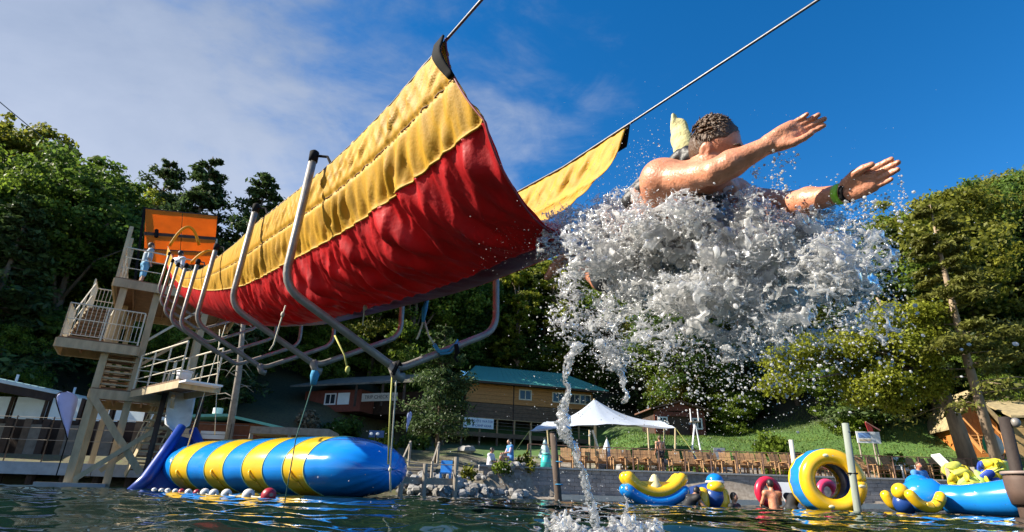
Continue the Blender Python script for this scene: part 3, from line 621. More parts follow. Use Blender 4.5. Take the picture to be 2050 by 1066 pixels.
# ------------------------------------------------------------------ buildings
def text(body, size, m, loc, xa, ya, parent, name='lettering', ext=.004):
    c = bpy.data.curves.new(name, 'FONT'); c.body = body; c.size = size; c.extrude = ext; c.align_x = 'CENTER'; c.align_y = 'CENTER'; c.materials.append(m)
    o = bpy.data.objects.new(name, c); COL.objects.link(o); xa = unit(xa); ya = unit(ya); za = np.cross(xa, ya); loc = np.asarray(loc, float) - (ORG[parent.name] if parent else 0)
    M_ = Matrix(((xa[0], ya[0], za[0], loc[0]), (xa[1], ya[1], za[1], loc[1]), (xa[2], ya[2], za[2], loc[2]), (0, 0, 0, 1)))
    me = bpy.data.meshes.new_from_object(o); bpy.data.objects.remove(o); o = bpy.data.objects.new(name, me); COL.objects.link(o)
    if parent: o.parent = parent
    o.matrix_basis = M_; return o
INK_B = mat('blue_ink', (.03, .09, .35), .6, .05, 5); INK_K = mat('black_ink', (.02, .02, .02), .6, .05, 5); SIGN_W = mat('white_sign', (.72, .76, .80), .5, .04, 3)
def window(parent, o, d, n, w, h, mw=PAINT_WH):                        # frame stands 4 cm proud of the wall along n
    fr = MB(); t_ = .09
    fr.obox(o, d * w, n * .05, UP * t_).obox(o + UP * (h - t_), d * w, n * .05, UP * t_).obox(o + UP * t_, d * t_, n * .05, UP * (h - 2 * t_)).obox(o + UP * t_ + d * (w - t_), d * t_, n * .05, UP * (h - 2 * t_)).obox(o + UP * t_ + d * (w / 2 - .03), d * .06, n * .045, UP * (h - 2 * t_))
    f2 = fr.build('window', mw, parent); MB().obox(o + d * t_ + UP * t_ - n * .0, d * (w - 2 * t_), n * .015, UP * (h - 2 * t_)).build('pane', GLASSD, f2)
def cladding(parent, o, d, L_, n, h, ph, m, name='log', thick=.14):
    k = int(round(h / ph))
    for i in range(k): MB().obox(o + UP * i * h / k - n * (.012 * (i % 2)), d * L_, -n * thick, UP * (h / k - .012)).build(name, m, parent)

# lodge with the green roof
E1 = at(928, 759, 45.0); ze = E1[2]; E2 = atz(1219, 784, ze); d = unit(E2 - E1); n = V(d[1], -d[0], 0); L_ = np.linalg.norm(E2 - E1)
lodge = empty('log_lodge', (E1[0], E1[1], 5), 'two storey log lodge with a green metal roof and a long front deck', 'building')
wb = at(1000, 832, 45.3)[2]; W1 = E1 + d * .5 - n * .9; LW = L_ - 1.6; hwall = ze - .05
mid = at(1100, 800, 47)[2]
band = ze - 1.55
cladding(lodge, V(W1[0], W1[1], band), d, LW, n, hwall - band, .3, LOG)
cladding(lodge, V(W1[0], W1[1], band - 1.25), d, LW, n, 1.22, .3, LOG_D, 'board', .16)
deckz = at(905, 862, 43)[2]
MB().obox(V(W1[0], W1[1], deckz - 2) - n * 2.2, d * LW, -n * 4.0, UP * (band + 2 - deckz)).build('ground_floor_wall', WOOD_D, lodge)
MB().obox(V(W1[0], W1[1], band) - n * .3, d * LW, -n * 6.5, UP * (hwall - band + .0)).build('upper_floor_core', LOG_D, lodge)
W2 = W1 + d * LW
cladding(lodge, V(W2[0], W2[1], band) + d * .01, -n, 6.5, d, hwall - band, .3, LOG, 'log', .12)
rz_ = ze + 2.0; R1 = E1 - n * 4.4 + d * 2.0; R2 = E2 - n * 4.4 - d * 2.2; R1[2] = R2[2] = rz_; K1 = E1 - n * 8.8; K2 = E2 - n * 8.8; K1[2] = K2[2] = ze
rib = MB().prism([E1, E2, R2, R1], V(0, 0, .07)).build('roof', TEAL, lodge)
MB().prism([K2, K1, R1, R2], V(0, 0, .07)).build('roof', TEAL, lodge); MB().prism([E2 + d * .002, K2 + d * .002, R2 + d * .002], V(0, 0, .07)).build('roof', TEAL, lodge)
sm = MB()
for i in range(1, 26): t_ = i / 26; sm.obox(E1 + (E2 - E1) * t_ + UP * .07, d * .035, (R1 + (R2 - R1) * t_) - (E1 + (E2 - E1) * t_), UP * .035)
sm.build('roof_seam', TEAL, rib); MB().obox(E1 - UP * .16 + n * .003, d * L_, -n * .06, UP * .158).build('fascia_board', WOOD_D, lodge)
for fx in (.40, .665, .80, .885): 
    o = W1 + d * LW * fx + n * .0; o[2] = band + .42
    window(lodge, o, d, n, 1.1, .85, PAINT_W)
MB().tube([W1 + d * LW * .36 + UP * 0, V(*(W1 + d * LW * .36)[:2], deckz)], .05, 6).build('downpipe', WOOD_D, lodge)
# deck
D1 = at(888, 858, 42.6); D1[2] = deckz; D2 = atz(1112, 876, deckz); dd = unit(D2 - D1); dn = V(dd[1], -dd[0], 0); DL = np.linalg.norm(D2 - D1) + 3.5
deck = empty('timber_deck', D1, 'raised timber deck with an open railing in front of the lodge', 'deck')
MB().obox(D1 - UP * .06, dd * DL, -dn * 4.5, UP * .06).build('floor', WOOD_B, deck); MB().obox(D1 - UP * .32 + dn * .004, dd * DL, -dn * .06, UP * .315).build('rim_board', LOG_D, deck)
DKR = mat('deck_rail_timber', (.36, .24, .13), .8, .2, 5)
for i in range(10):
    q_ = D1 + dd * DL * i / 9 - dn * .1
    MB().bar(q_, q_ + UP * .99, .1).build('railing_post', DKR, deck); MB().bar(V(q_[0], q_[1], gz(q_[0], q_[1]) - .3), q_ - UP * .33, .13).build('support_post', LOG_D, deck)
MB().obox(D1 + UP * .992 - dn * .18, dd * DL, dn * .16, UP * .05).build('top_rail', DKR, deck)
for z_ in (.3, .55, .78): MB().tube([D1 + UP * z_ - dn * .1, D1 + dd * DL + UP * z_ - dn * .1], .012, 4).build('cable', METAL, deck)
B1 = atz(934, 833, deckz + .99); B1 = D1 + dd * ((B1 - D1) @ dd) + dn * .06 + UP * .98; bl = 2.35
ban = empty('banner', B1, 'white banner with blue lettering hung on the deck railing', 'banner'); MB().obox(B1 - UP * .72, dd * bl, dn * .012, UP * .72).build('sheet', SIGN_W, ban)
text('WHITE WATER', .25, INK_B, B1 + dd * bl * .61 + dn * .02 - UP * .22, dd, UP, ban); text('& CAMP GEAR', .24, INK_B, B1 + dd * bl * .61 + dn * .02 - UP * .54, dd, UP, ban)
MB().ball(B1 + dd * .28 + dn * .015 - UP * .36, (.17, .012, .24), 12, 6).build('round_mark', mat('green_ink', (.10, .3, .16), .6, .2, 9), ban)

# trip building
T1 = at(598, 776, 41); zt = T1[2]; T2 = atz(812, 778, zt - .35); T2[2] = zt; d = unit(T2 - T1); n = V(d[1], -d[0], 0); L_ = np.linalg.norm(T2 - T1)
tb_ = empty('trip_building', (T1[0], T1[1], 4), 'low dark red wooden building with a sign over its open porch among the trees', 'building')
zg = gz(T1[0] + 3, 42)
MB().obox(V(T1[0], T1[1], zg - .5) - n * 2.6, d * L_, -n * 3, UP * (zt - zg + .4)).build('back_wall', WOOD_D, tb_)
MB().obox(V(T1[0], T1[1], zg - .5) - n * .8, d * L_ * .55, -n * 1.6, UP * (zt - zg + .35)).build('wall', RED_W, tb_)
MB().prism([T1 - d * .6 + n * .2, T2 + d * .6 + n * .2, T2 + d * .6 - n * 5 + UP * 1.5, T1 - d * .6 - n * 5 + UP * 1.5], V(0, 0, .12)).build('roof', mat('mossy_shingle', (.13, .12, .10), .95, .45, 2, .4, 12), tb_)
o = T1 + d * 1.75 - n * .8; o[2] = zt - 1.15
window(tb_, o, d, n, .95, .8, PAINT_WH); f2 = MB().obox(o + d * 1.1, d * .95, n * .05, UP * .8).build('notice_board', PANEL, tb_)
for fx in (.56, .8, .99): q_ = T1 + d * L_ * fx; MB().bar(V(q_[0], q_[1], zg - .3), V(q_[0], q_[1], zt), .14).build('porch_post', WOOD_D, tb_)
sg = atz(727, 790, zt - .65); S1 = T1 + d * ((sg - T1) @ d) + n * .1; S1[2] = zt - .62; sl = 2.7
sb = MB().obox(S1 - UP * .52, d * sl, n * .05, UP * .52).build('sign_board', mat('cream_sign', (.42, .38, .30), .7, .1, 4), tb_)
text('TRIP CHECK IN', .33, INK_K, S1 + d * (sl * .5) + n * .056 - UP * .26, d, UP, tb_)

# red cabin on the lawn
c0 = at(1312, 862, 42); cz = gz(c0[0] + 1.8, 42.5); C1 = V(c0[0], 42, cz); C2 = at(1413, 862, 42.4); d = unit(V(C2[0] - c0[0], .4, 0)); n = V(d[1], -d[0], 0); L_ = 3.75
cab = empty('red_cabin', C1, 'small red brown cabin with two white framed windows and an open middle on the lawn', 'building')
h = at(1312, 822, 42)[2] - cz; C1 = C1 - UP * .3; h += .3
for (f0, f1) in ((0, .28), (.70, 1)): cladding(cab, C1 + d * L_ * f0, d, L_ * (f1 - f0), n, h, .22, RED_W, 'board', .12)
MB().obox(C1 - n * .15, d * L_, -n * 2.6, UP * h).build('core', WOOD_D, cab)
MB().obox(C1 + d * L_ * .28 + UP * (h - .35), d * L_ * .42, -n * .1, UP * .3).build('lintel', RED_W, cab)
for f0 in (.06, .745): o = C1 + d * L_ * f0 + UP * (h - 1.2); window(cab, o, d, n, .72, .78)
pk = C1 + d * L_ * .5 + UP * (h + .62) + n * .45; e0 = C1 - d * .42 + UP * (h + .02) + n * .45; e1 = C1 + d * (L_ + .42) + UP * (h + .02) + n * .45
for a, b_ in ((e0, pk), (pk, e1)): MB().prism([a, b_, b_ - n * 3.6, a - n * 3.6], V(0, 0, .1)).build('roof', mat('brown_roof', (.15, .075, .05), .9, .2, 5), cab)
MB().prism([e0 - n * .4 + d * .42, e1 - n * .4 - d * .42, pk - n * .4 - UP * .03], -n * .08).build('gable', RED_W, cab)

# big pale tent with poles
ap = at(1190, 799, 33.5); cs = [at(1060, 863, 30.8), at(1352, 857, 31.2), at(1330, 852, 37), at(1095, 850, 37)]
tent = empty('canopy_tent', (ap[0], 33.5, 2), 'large pale blue white peaked canopy tent on poles', 'tent')
def tent_grid(c, apx, nn=14):
    vs_ = []; fs = []
    for i in range(4):
        a, b_ = c[i], c[(i + 1) % 4]; k0 = len(vs_)
        for u_ in np.linspace(0, 1, nn):
            r_ = a + (b_ - a) * u_ + UP * .0
            r_ = r_ + UP * (.28 * 4 * u_ * (1 - u_)) + ((apx - r_) * V(1, 1, 0)) * (.10 * 4 * u_ * (1 - u_))
            for w_ in np.linspace(0, 1, nn): p_ = r_ + (apx - r_) * w_; p_ = p_ - UP * (.55 * 4 * w_ * (1 - w_) * (.6 + .4 * abs(2 * u_ - 1))); vs_.append(p_ + UP * .03 * math.sin(u_ * 25) * (1 - w_))
        for x_ in range(nn - 1):
            for y_ in range(nn - 1): fs.append((k0 + x_ * nn + y_, k0 + (x_ + 1) * nn + y_, k0 + (x_ + 1) * nn + y_ + 1, k0 + x_ * nn + y_ + 1))
    return vs_, fs
vs_, fs = tent_grid(cs, ap); o = link_mesh('canvas', vs_, fs, TENT_M, tent, True)
TPOLE = mat('tan_pole', (.42, .34, .2), .7, .2, 5)
for i, c in enumerate(cs): MB().bar(V(c[0] + (.15 if i % 3 == 0 else -.15), c[1] + .15 * (1 if i < 2 else -1), gz(c[0], c[1]) - .2), c + V(0, 0, -.02), .07).build('pole', TPOLE, tent)
for (a, b_, Y) in ((1180, 862, 31), (1297, 858, 31.1)): c = at(a, b_, Y); MB().bar(V(c[0], Y, gz(c[0], Y) - .2), c + UP * .02, .07).build('pole', TPOLE, tent)
MB().bar(V(ap[0], ap[1], gz(ap[0], ap[1])), ap, .1).build('centre_pole', TPOLE, tent)
MB().bar(at(1186, 862, 31.5), at(1200, 905, 31.2), .07).build('brace', PAINT_W, tent)
for c, dx in ((cs[0], -1.3), (cs[1], 1.3)): MB().tube([c, V(c[0] + dx, c[1] - .8, gz(c[0] + dx, c[1] - .8))], .015, 4).build('guy_rope', ROPE_Y, tent)

# long pavilion with teal roof on the left, behind the tower
pv = empty('pavilion', (-24, 26, 0), 'long dark timber pavilion with a pale teal roof on the left shore', 'building')
P1 = at(-60, 752, 23.5); zp = P1[2]; P2 = atz(262, 818, zp); d = unit(P2 - P1); n = V(d[1], -d[0], 0); L_ = np.linalg.norm(P2 - P1)
rf = MB().prism([P1, P2, P2 - n * 5 + UP * .75, P1 - n * 5 + UP * .75], V(0, 0, .1)).build('roof', TEALG, pv)
sm = MB()
for i in range(24): t_ = i / 23.5; sm.obox(P1 + (P2 - P1) * t_ + UP * .1, d * .05, -n * 5 + UP * .75, UP * .04)
sm.build('roof_seam', TEALG, rf); MB().obox(P1 - UP * .40 + n * .004, d * L_, -n * .12, UP * .395).build('beam', WOOD_D, pv); MB().obox(P1 - UP * .05 + n * .01, d * L_, n * .03, UP * .13).build('gutter', PANEL, pv)
for i, f0 in enumerate((.12, .43, .8)): q_ = P1 + d * L_ * f0 - n * 2 + UP * .35; MB().tube([q_, q_ + UP * .45], .06, 7).build('roof_vent', PAINT_WH, pv)
Q1 = at(-40, 836, 27.5); zq = Q1[2]; Q2 = atz(352, 858, zq - .25); Q2[2] = zq; qd = unit(Q2 - Q1); qn = V(qd[1], -qd[0], 0); QL = np.linalg.norm(Q2 - Q1)
MB().obox(V(Q1[0], Q1[1], 0) - qn * .3, qd * QL, -qn * .2, UP * (zq + .98)).build('back_wall', WOOD_D, pv)
hw = 1.0
for f0, f1 in ((.0, .12), (.135, .30), (.32, .475), (.495, .64), (.66, .82), (.835, 1.0)):
    MB().obox(Q1 + qd * QL * f0 - qn * .28, qd * QL * (f1 - f0), qn * .03, UP * hw).build('window_panel', PANEL, pv)
random.seed(5)
for i in range(11):
    q_ = Q1 + qd * QL * (i + .3) / 11 + qn * .5; MB().bar(V(q_[0], q_[1], .62), V(q_[0], q_[1], zq - .05), .26).build('timber_column', (WOOD_D, LOG_D)[i % 2], pv)
    if i % 2 == 0: q2 = q_ + qd * .8; MB().obox(V(q2[0], q2[1], .6), qd * 1.0, qn * .03, UP * 1.9).build('panel', mat('grey_panel', (.16, .15, .13), .8, .3, 3), pv)
for f0, dz in ((.115, 0), (.295, 0), (.48, 0), (.64, 0), (.82, 0)): q_ = Q1 + qd * QL * f0 - qn * .2; MB().bar(V(q_[0], q_[1], zq - .2), V(q_[0], q_[1], zq + 1.0), .13).build('timber_column', WOOD_D, pv)
GUT = mat('floor_dark', (.04, .03, .025), .9, .3, 3)
# quay in front of it
G1 = at(-120, 936, 20.6); zg_ = .72; G2 = V(-9.4, 21.6, 0); G1[2] = G2[2] = zg_ - .36; d = unit(G2 - G1); n = V(d[1], -d[0], 0); L_ = np.linalg.norm(G2 - G1)
quay = empty('quay', (-14, 22, 0), 'long grey timber quay in front of the pavilion', 'dock'); MB().obox(G1, d * L_, -n * 6, UP * .3).build('deck', WOOD_G, quay)
k = int(L_ / 4)
for i in range(k): MB().obox(G1 + d * L_ * i / k + n * .003 - UP * .02, d * (L_ / k - .03), n * .06, UP * .4).build('fascia_board', mat('bluish_board', (.33, .36, .40), .8, .2, 3, .2), quay)
for i in range(9): q_ = G1 + d * L_ * (i + .5) / 9 - n * .4; MB().tube([V(q_[0], q_[1], -1.2), q_], .15, 8).build('pile', WOOD_D, quay)
for z_ in (.75, 1.15, 1.5): MB().tube([G1 + UP * (.36 + z_) - n * .1, G2 + UP * (.36 + z_) - n * .1], .009, 4).build('cable', WOOD_G, quay)
for i in range(8): q_ = G1 + d * L_ * (i + .5) / 8 - n * .1; MB().bar(q_ + UP * .3, q_ + UP * 1.9, .035).build('railing_post', LOG_D, quay)
lad = MB(); q_ = G1 + d * L_ * .9 + n * .12
for a in (0, .35, .7): lad.bar(q_ + d * a - UP * .75, q_ + d * a - UP * .02, .04)
lad.bar(q_ - UP * .73, q_ + d * .7 - UP * .73, .04); lad.build('ladder', PAINT_W, quay)

# small teal roofed hut behind the slide foot
H1 = at(382, 838, 27); zh = H1[2]; d = V(1, .12, 0); d = unit(d); n = V(d[1], -d[0], 0); H2 = H1 + d * 4.1
hut = empty('boat_hut', (H1[0], 27, 1), 'low hut with a teal hipped roof and a white sign behind the blue slide', 'building')
rpk = H1 + d * .9 - n * 1.4 + UP * .6
MB().prism([H1 - d * .3 + n * .3, H1 + d * 1.6 + n * .3 + UP * .12, H2 + n * .2 - UP * .33, H2 - n * 3.4 - UP * .2, H1 - n * 3 + UP * .3], V(0, 0, .12)).build('roof', TEAL, hut)
MB().obox(V(H1[0], H1[1], gz(H1[0], 28)) - n * .2, d * 3.4, -n * 2.4, UP * (zh - gz(H1[0], 28) - .1)).build('wall', mat('red_brown_plank', (.17, .06, .03), .8, .3, 4), hut)
MB().obox(H1 + d * .5 + UP * (-.85) - n * .19, d * 1.2, n * .05, UP * .34).build('sign_board', SIGN_W, hut)
MB().tube([H1 + d * .75 - n * 1 + UP * .35, H1 + d * .75 - n * 1 + UP * .62], .22, 10).build('roof_vent', PAINT_WH, hut)
# flat roofed shelter behind the blob
F1 = at(500, 862, 25.5); F2 = at(662, 864, 26); d = unit(V(F2[0] - F1[0], .3, 0)); n = V(d[1], -d[0], 0); L_ = F2[0] - F1[0]
shl = empty('flat_shelter', (F1[0], 25.5, 1), 'low flat roofed beige shelter behind the striped blob', 'shelter'); MB().obox(F1 - UP * .12, d * L_, -n * 2.4, UP * .3).build('roof', WOOD_G, shl)
for f0 in (.02, .5, .96): q_ = F1 + d * L_ * f0 - n * .1; MB().bar(V(q_[0], q_[1], gz(q_[0], q_[1]) - .2), q_ - UP * .12, .14).build('post', WOOD_G, shl)
MB().obox(V(F1[0], F1[1], 0) - n * 2, d * L_, -n * .1, UP * (F1[2] - .12)).build('back_wall', WOOD_D, shl)

# orange hut on the right bank with kayaks
o = at(1928, 870, 34); zg2 = gz(27, 34); A = at(1925, 905, 34); Bq = at(2030, 905, 33); apx = at(1966, 792, 34)
oh = empty('orange_hut', (A[0], 34, zg2), 'orange wooden hut with a steep gable and stairs at the right edge', 'building')
A[2] = zg2 - .3; d = V(1, -.25, 0) / math.hypot(1, .25); n = V(d[1], -d[0], 0); W_ = 2.1
ez = at(1930, 850, 34)[2]
OHM = mat('orange_board', (.50, .17, .03), .7, .2, 6, island=.12)
k = 9
for i in range(k):
    f0 = i / k; f1 = (i + 1) / k; tz = lambda q: ez + (apx[2] - ez) * (1 - abs(2 * q - 1))
    MB().prism([A + d * W_ * f0, A + d * (W_ * f1 - .012), V(*(A + d * (W_ * f1 - .012))[:2], tz(f1)), V(*(A + d * W_ * f0)[:2], tz(f0))], -n * .1).build('board', OHM, oh)
ri = A + d * W_ * .5; ri[2] = apx[2] + .12; l0 = A - d * .3; l0[2] = ez - .3; r0 = A + d * (W_ + .3); r0[2] = ez - .3
SHG = mat('straw_roof', (.33, .26, .14), .95, .35, 4, .4, 14)
for a, b_ in ((l0, ri), (ri, r0)): MB().prism([a + n * .5, b_ + n * .5, b_ - n * 4, a - n * 4], UP * .1).build('roof', SHG, oh)
MB().obox(V(A[0], A[1], zg2 - .5) - n * .11, d * W_, -n * 3.6, UP * (ez - zg2 + .3)).build('side_wall', OHM, oh)
# wing with horizontal logs to the right
Wg = A + d * (W_ + .35); hz = ez + .55 - zg2
cladding(oh, Wg + n * .2, d, 6, n, hz, .42, mat('tan_log', (.40, .26, .11), .8, .25, 3, .1, island=.15)); MB().prism([Wg + n * .9 + UP * hz, Wg + d * 6 + n * .9 + UP * hz, Wg + d * 6 - n * 3 + UP * (hz + 1.7), Wg - n * 3 + UP * (hz + 1.7)], UP * .12).build('roof', SHG, oh)
MB().obox(Wg + d * 2.5 + n * .22 + UP * .3, d * 2.5, n * .03, UP * 1.5).build('window', PANEL, oh)
stp = A + d * .3 + n * .15
for i in range(6): MB().obox(stp + n * (.2 + (5 - i) * .22) + UP * (.25 + i * .2), d * 1.1, n * .26, UP * .05).build('stair_tread', LOG, oh)
for s in (0, 1.1): MB().bar(stp + d * s + n * 1.5 + UP * .3, stp + d * s + n * .1 + UP * 1.5, .08, .2).bar(stp + d * s + n * 1.5 + UP * 1.2, stp + d * s + n * .1 + UP * 2.4, .06).bar(stp + d * s + n * 1.45 + UP * .3, stp + d * s + n * 1.45 + UP * 1.2, .06).bar(stp + d * s + n * .2 + UP * 1.4, stp + d * s + n * .2 + UP * 2.35, .06).build('stair_rail', LOG, oh)
for i, (px_, m_, lab) in enumerate(((1985, mat('green_plastic', (.01, .38, .22), .35, .05, 4), 'green kayak standing upright against the wooden hut'), (2003, mat('cream_plastic', (.66, .58, .46), .4, .05, 4), 'cream kayak standing upright right of the green one'))):
    p = at(px_, 912, 30.2); q = at(px_ - 13, 868, 30.4); r_ = q - p; tag(MB().tube([p + r_ * f0 for f0 in (0, .1, .3, .6, .85, 1)], [.03, .16, .24, .24, .15, .03], 9).build('kayak', m_, None, True, p), lab, 'kayak')
print('buildings %.1f' % (time.time() - T0))

# ------------------------------------------------------------------ slide geometry
DR = unit(V(.59, -.807, 0)); PR = V(-DR[1], DR[0], 0); L0 = V(*at(635, 320, 4.0)[:2], 0)
def SP(s, off, z): return L0 + DR * s + PR * off + UP * z
HS = [-17.0, -15.8, -14, -11.8, -8.9, -6.4, -4.9, -3.4, -2.1, -.64, .16, 1.1, 1.94, 2.4]
HZ = [7.6, 7.1, 6.3, 5.33, 4.28, 3.58, 3.30, 3.06, 2.91, 2.66, 2.53, 2.44, 2.47, 2.48]
BS = [-17.0, -15, -11.6, -8.9, -5.8, -3.9, -2.2, -1.0, -.1, .56, 1.0, 1.7, 2.4]
BZ = [6.5, 5.68, 4.38, 3.46, 2.62, 2.20, 1.87, 1.72, 1.61, 1.53, 1.50, 1.48, 1.47]
def smooth_tab(xs, ys):
    g = np.linspace(xs[0], xs[-1], 400); y = np.interp(g, xs, ys); k = np.ones(13) / 13
    y = np.convolve(np.pad(y, 6, mode='edge'), k, 'valid'); return lambda s: np.interp(s, g, y)
hemz = smooth_tab(HS, HZ); botz = smooth_tab(BS, BZ)
WID = lambda s: 1.46 + 0 * s
def send(v): return np.interp(v, [0, .06, .2, .35, .5, .6, .7, .8, .84, .87, .9, .94, 1], [1.94, 2.0, 2.2, 2.14, 2.02, 1.9, 1.3, .55, .5, .95, 1.48, 1.78, 1.92])
def seam_v(s): return np.interp(s, [-16, -7.5, -6.3, -4.7, -3.0], [.115, .115, .128, .166, .196])
def vmap(s, v): w = seam_v(s); return np.where(v < .196, v * w / .196, np.where(v < .5, w + (v - .196) * (.5 - w) / .304, v))
def fabric_point(s, v):                                   # v: 0 near hem, .5 keel, 1 far hem
    th = np.pi * v; W = WID(s); c = np.cos(th); off = .06 + W / 2 - np.sign(c) * np.abs(c) ** .82 * W / 2
    hz_ = hemz(s); D = hz_ - botz(s); z = hz_ - D * np.sin(th) ** .85 + np.where(v > .5, (v - .5) * .20, 0)
    z = z + np.where(v < .5, 1, .0) * 0
    return off, z
def wrinkle(s, v):                                        # outward displacement of the cloth in metres
    r = np.random.default_rng(3); w = np.zeros_like(s + v)
    far = np.clip((s + 9) / 8, .35, 1)
    body = sst(.05, .2, v) * (1 - sst(.42, .6, v))
    for i in range(26):                                   # long folds running down from the seam, fanning out lower
        lam = r.uniform(.16, .55); ph = r.uniform(0, 6.28); skew = r.uniform(-.35, .75); a = r.uniform(.3, 1.0) * .010 * (lam / .3)
        env = .5 + .5 * np.sin(s * r.uniform(.6, 2.2) + r.uniform(0, 6.28)); x = np.sin(2 * np.pi * (s + skew * (v - .15) * 1.8 + .05 * np.sin(v * 9 + i)) / lam + ph); w += a * env * (1 - 2 * np.abs(x) ** .7) * .75 * body
    for i in range(60):                                   # sharp diagonal creases low on the red panel
        s0 = r.uniform(-7, 2.0); v0 = r.uniform(.24, .44); sk = r.uniform(.5, 1.9); ls = r.uniform(.05, .11); lv = r.uniform(.05, .11)
        q = (s - s0) - sk * (v - v0); w += r.uniform(.014, .036) * (1.6 if s0 > -1.5 else 1) * np.exp(-(q / ls) ** 2) * np.exp(-((v - v0) / lv) ** 2) - .014 * np.exp(-((q - ls * 1.6) / ls) ** 2) * np.exp(-((v - v0) / lv) ** 2)
    vt = np.where(v < .5, v, 1 - v)                       # tunnel hem with gathered stitching
    puff = np.exp(-((vt - .035) / .026) ** 2); gather = np.exp(-((vt - .078) / .007) ** 2)
    for i in range(5):
        lam = (.19, .31, .47, .12, .26)[i]; x = np.sin(2 * np.pi * (s + vt * (2.6, 4.0, 3.2, 1.5, -2.0)[i]) / lam + 2 * i + 1.2 * np.sin(s * 1.9 + i)); w += (.008, .012, .013, .005, .007)[i] * puff * (1 - 2 * np.abs(x) ** .8) * (.3 + .7 * np.sin(s * (1.3 + .4 * i) + i) ** 2) * np.clip((s + 6) / 6, .4, 1)
    w += gather * (.006 * np.sin(2 * np.pi * s / .05 + 3 * np.sin(s * 5)) - .016) + .006 * puff
    for i in range(7):
        lam = r.uniform(.12, .4); w += .0055 * np.sin(2 * np.pi * (s + r.uniform(.1, .5) * vt * 3) / lam + r.uniform(0, 6)) * np.exp(-((vt - .14) / .05) ** 2)
    for i in range(16):                                   # fine pleats that start at the stitching and die away
        lam = r.uniform(.045, .13); x = np.sin(2 * np.pi * (s + r.uniform(-.2, .6) * vt) / lam + 2 * np.sin(s * r.uniform(1, 4) + i)); env = np.clip(np.sin(s * r.uniform(1.5, 5) + r.uniform(0, 6.28)), 0, 1)
        w += .0014 * env * (1 - 2 * np.abs(x) ** .7) * (np.exp(-np.abs(vt - .078) / .03) + np.exp(-np.abs(vt - .20) / .05) * (v < .5))
    w += .007 * np.exp(-((vt - .196) / .006) ** 2)         # bead along the yellow and red seam
    return w * far
def cloth(name, v0, v1, nv, m, parent, s0=-16.2, ns=700):
    u_ = np.linspace(0, 1, ns) ** .62; vv = np.linspace(v0, v1, nv); U_, Vv = np.meshgrid(u_, vv, indexing='ij'); S_ = s0 + (send(Vv) - s0) * U_
    e = 1e-3; VA = vmap(S_, Vv); off, z = fabric_point(S_, VA); o2, z2 = fabric_point(S_, np.clip(VA + e, 0, 1)); o1, z1 = fabric_point(S_, np.clip(VA - e, 0, 1))
    no, nz_ = (z2 - z1), -(o2 - o1); ln = np.sqrt(no ** 2 + nz_ ** 2) + 1e-9; no, nz_ = no / ln, nz_ / ln
    w = wrinkle(S_, Vv); off = off + no * w; z = z + nz_ * w
    P = L0[None, None] + DR * S_[..., None] + PR * off[..., None] + UP * z[..., None]
    idx = np.arange(ns * nv).reshape(ns, nv); f = np.stack([idx[:-1, :-1], idx[1:, :-1], idx[1:, 1:], idx[:-1, 1:]], -1).reshape(-1, 4)
    o = link_mesh(name, P.reshape(-1, 3), f, m, parent, True); sm_ = o.modifiers.new('thickness', 'SOLIDIFY'); sm_.thickness = .003; sm_.offset = 0; return o
def clothmat(name, c, c2, fade, tr, rough=.38):
    m = mat(name, c, rough, .10, 2.2, .12, 60, col2=c2, trans=tr, spec=.5); nt = m.node_tree; b = nt.nodes['Principled BSDF']; lnk = b.inputs['Base Color'].links[0].from_socket
    n_ = nt.nodes.new('ShaderNodeTexNoise'); n_.inputs['Scale'].default_value = 3.0; n_.inputs['Detail'].default_value = 8; n_.inputs['Roughness'].default_value = .7
    t = nt.nodes.new('ShaderNodeTexCoord'); nt.links.new(t.outputs['Object'], n_.inputs['Vector']); r_ = nt.nodes.new('ShaderNodeValToRGB'); r_.color_ramp.elements[0].position = .5; r_.color_ramp.elements[1].position = .78; r_.color_ramp.elements[1].color = (.55, .55, .55, 1); nt.links.new(n_.outputs['Fac'], r_.inputs[0])
    mx = nt.nodes.new('ShaderNodeMix'); mx.data_type = 'RGBA'; nt.links.new(r_.outputs[0], mx.inputs['Factor']); nt.links.new(lnk, mx.inputs['A']); mx.inputs['B'].default_value = (*fade, 1)
    nt.links.new(mx.outputs['Result'], b.inputs['Base Color']); return m
YC = clothmat('yellow_cloth', (.62, .345, .010), (.70, .40, .014), (.47, .29, .04), .34, .62); RC = clothmat('red_cloth', (.64, .008, .014), (.76, .014, .018), (.46, .06, .07), .48, .52)
PC = mat('stained_purple_cloth', (.36, .012, .025), .42, .2, 1.6, .1, 40, col2=(.24, .10, .22), trans=.35)
slide = empty('fabric_slide', SP(0, .8, .5), 'long sagging yellow and red fabric slide hung on bent steel frames', 'slide')
cloth('yellow_band', 0, .196, 50, YC, slide, ns=820); cloth('red_panel', .1965, .51, 70, RC, slide, ns=760); cloth('keel_panel', .5105, .60, 16, PC, slide, ns=420)
cloth('red_panel', .6005, .803, 26, RC, slide, ns=420); cloth('yellow_band', .8035, 1.0, 34, YC, slide, ns=560)
def edge_line(v, s0, s1, n, r, m, name, dz=0):
    pts = []
    for s in np.linspace(s0, s1, n): o_, z_ = fabric_point(np.array(s), np.array(v)); pts.append(SP(s, float(o_), float(z_) + dz))
    return MB().tube(pts, r, 6).build(name, m, slide, True)
pts = []
for v in np.linspace(0, .6, 50): o_, z_ = fabric_point(np.array(send(v)), np.array(v)); pts.append(SP(float(send(v)), float(o_), float(z_)))
MB().tube(pts, .006, 5).build('edge_binding', mat('dark_red_binding', (.20, .02, .03), .6, .1, 9), slide, True)
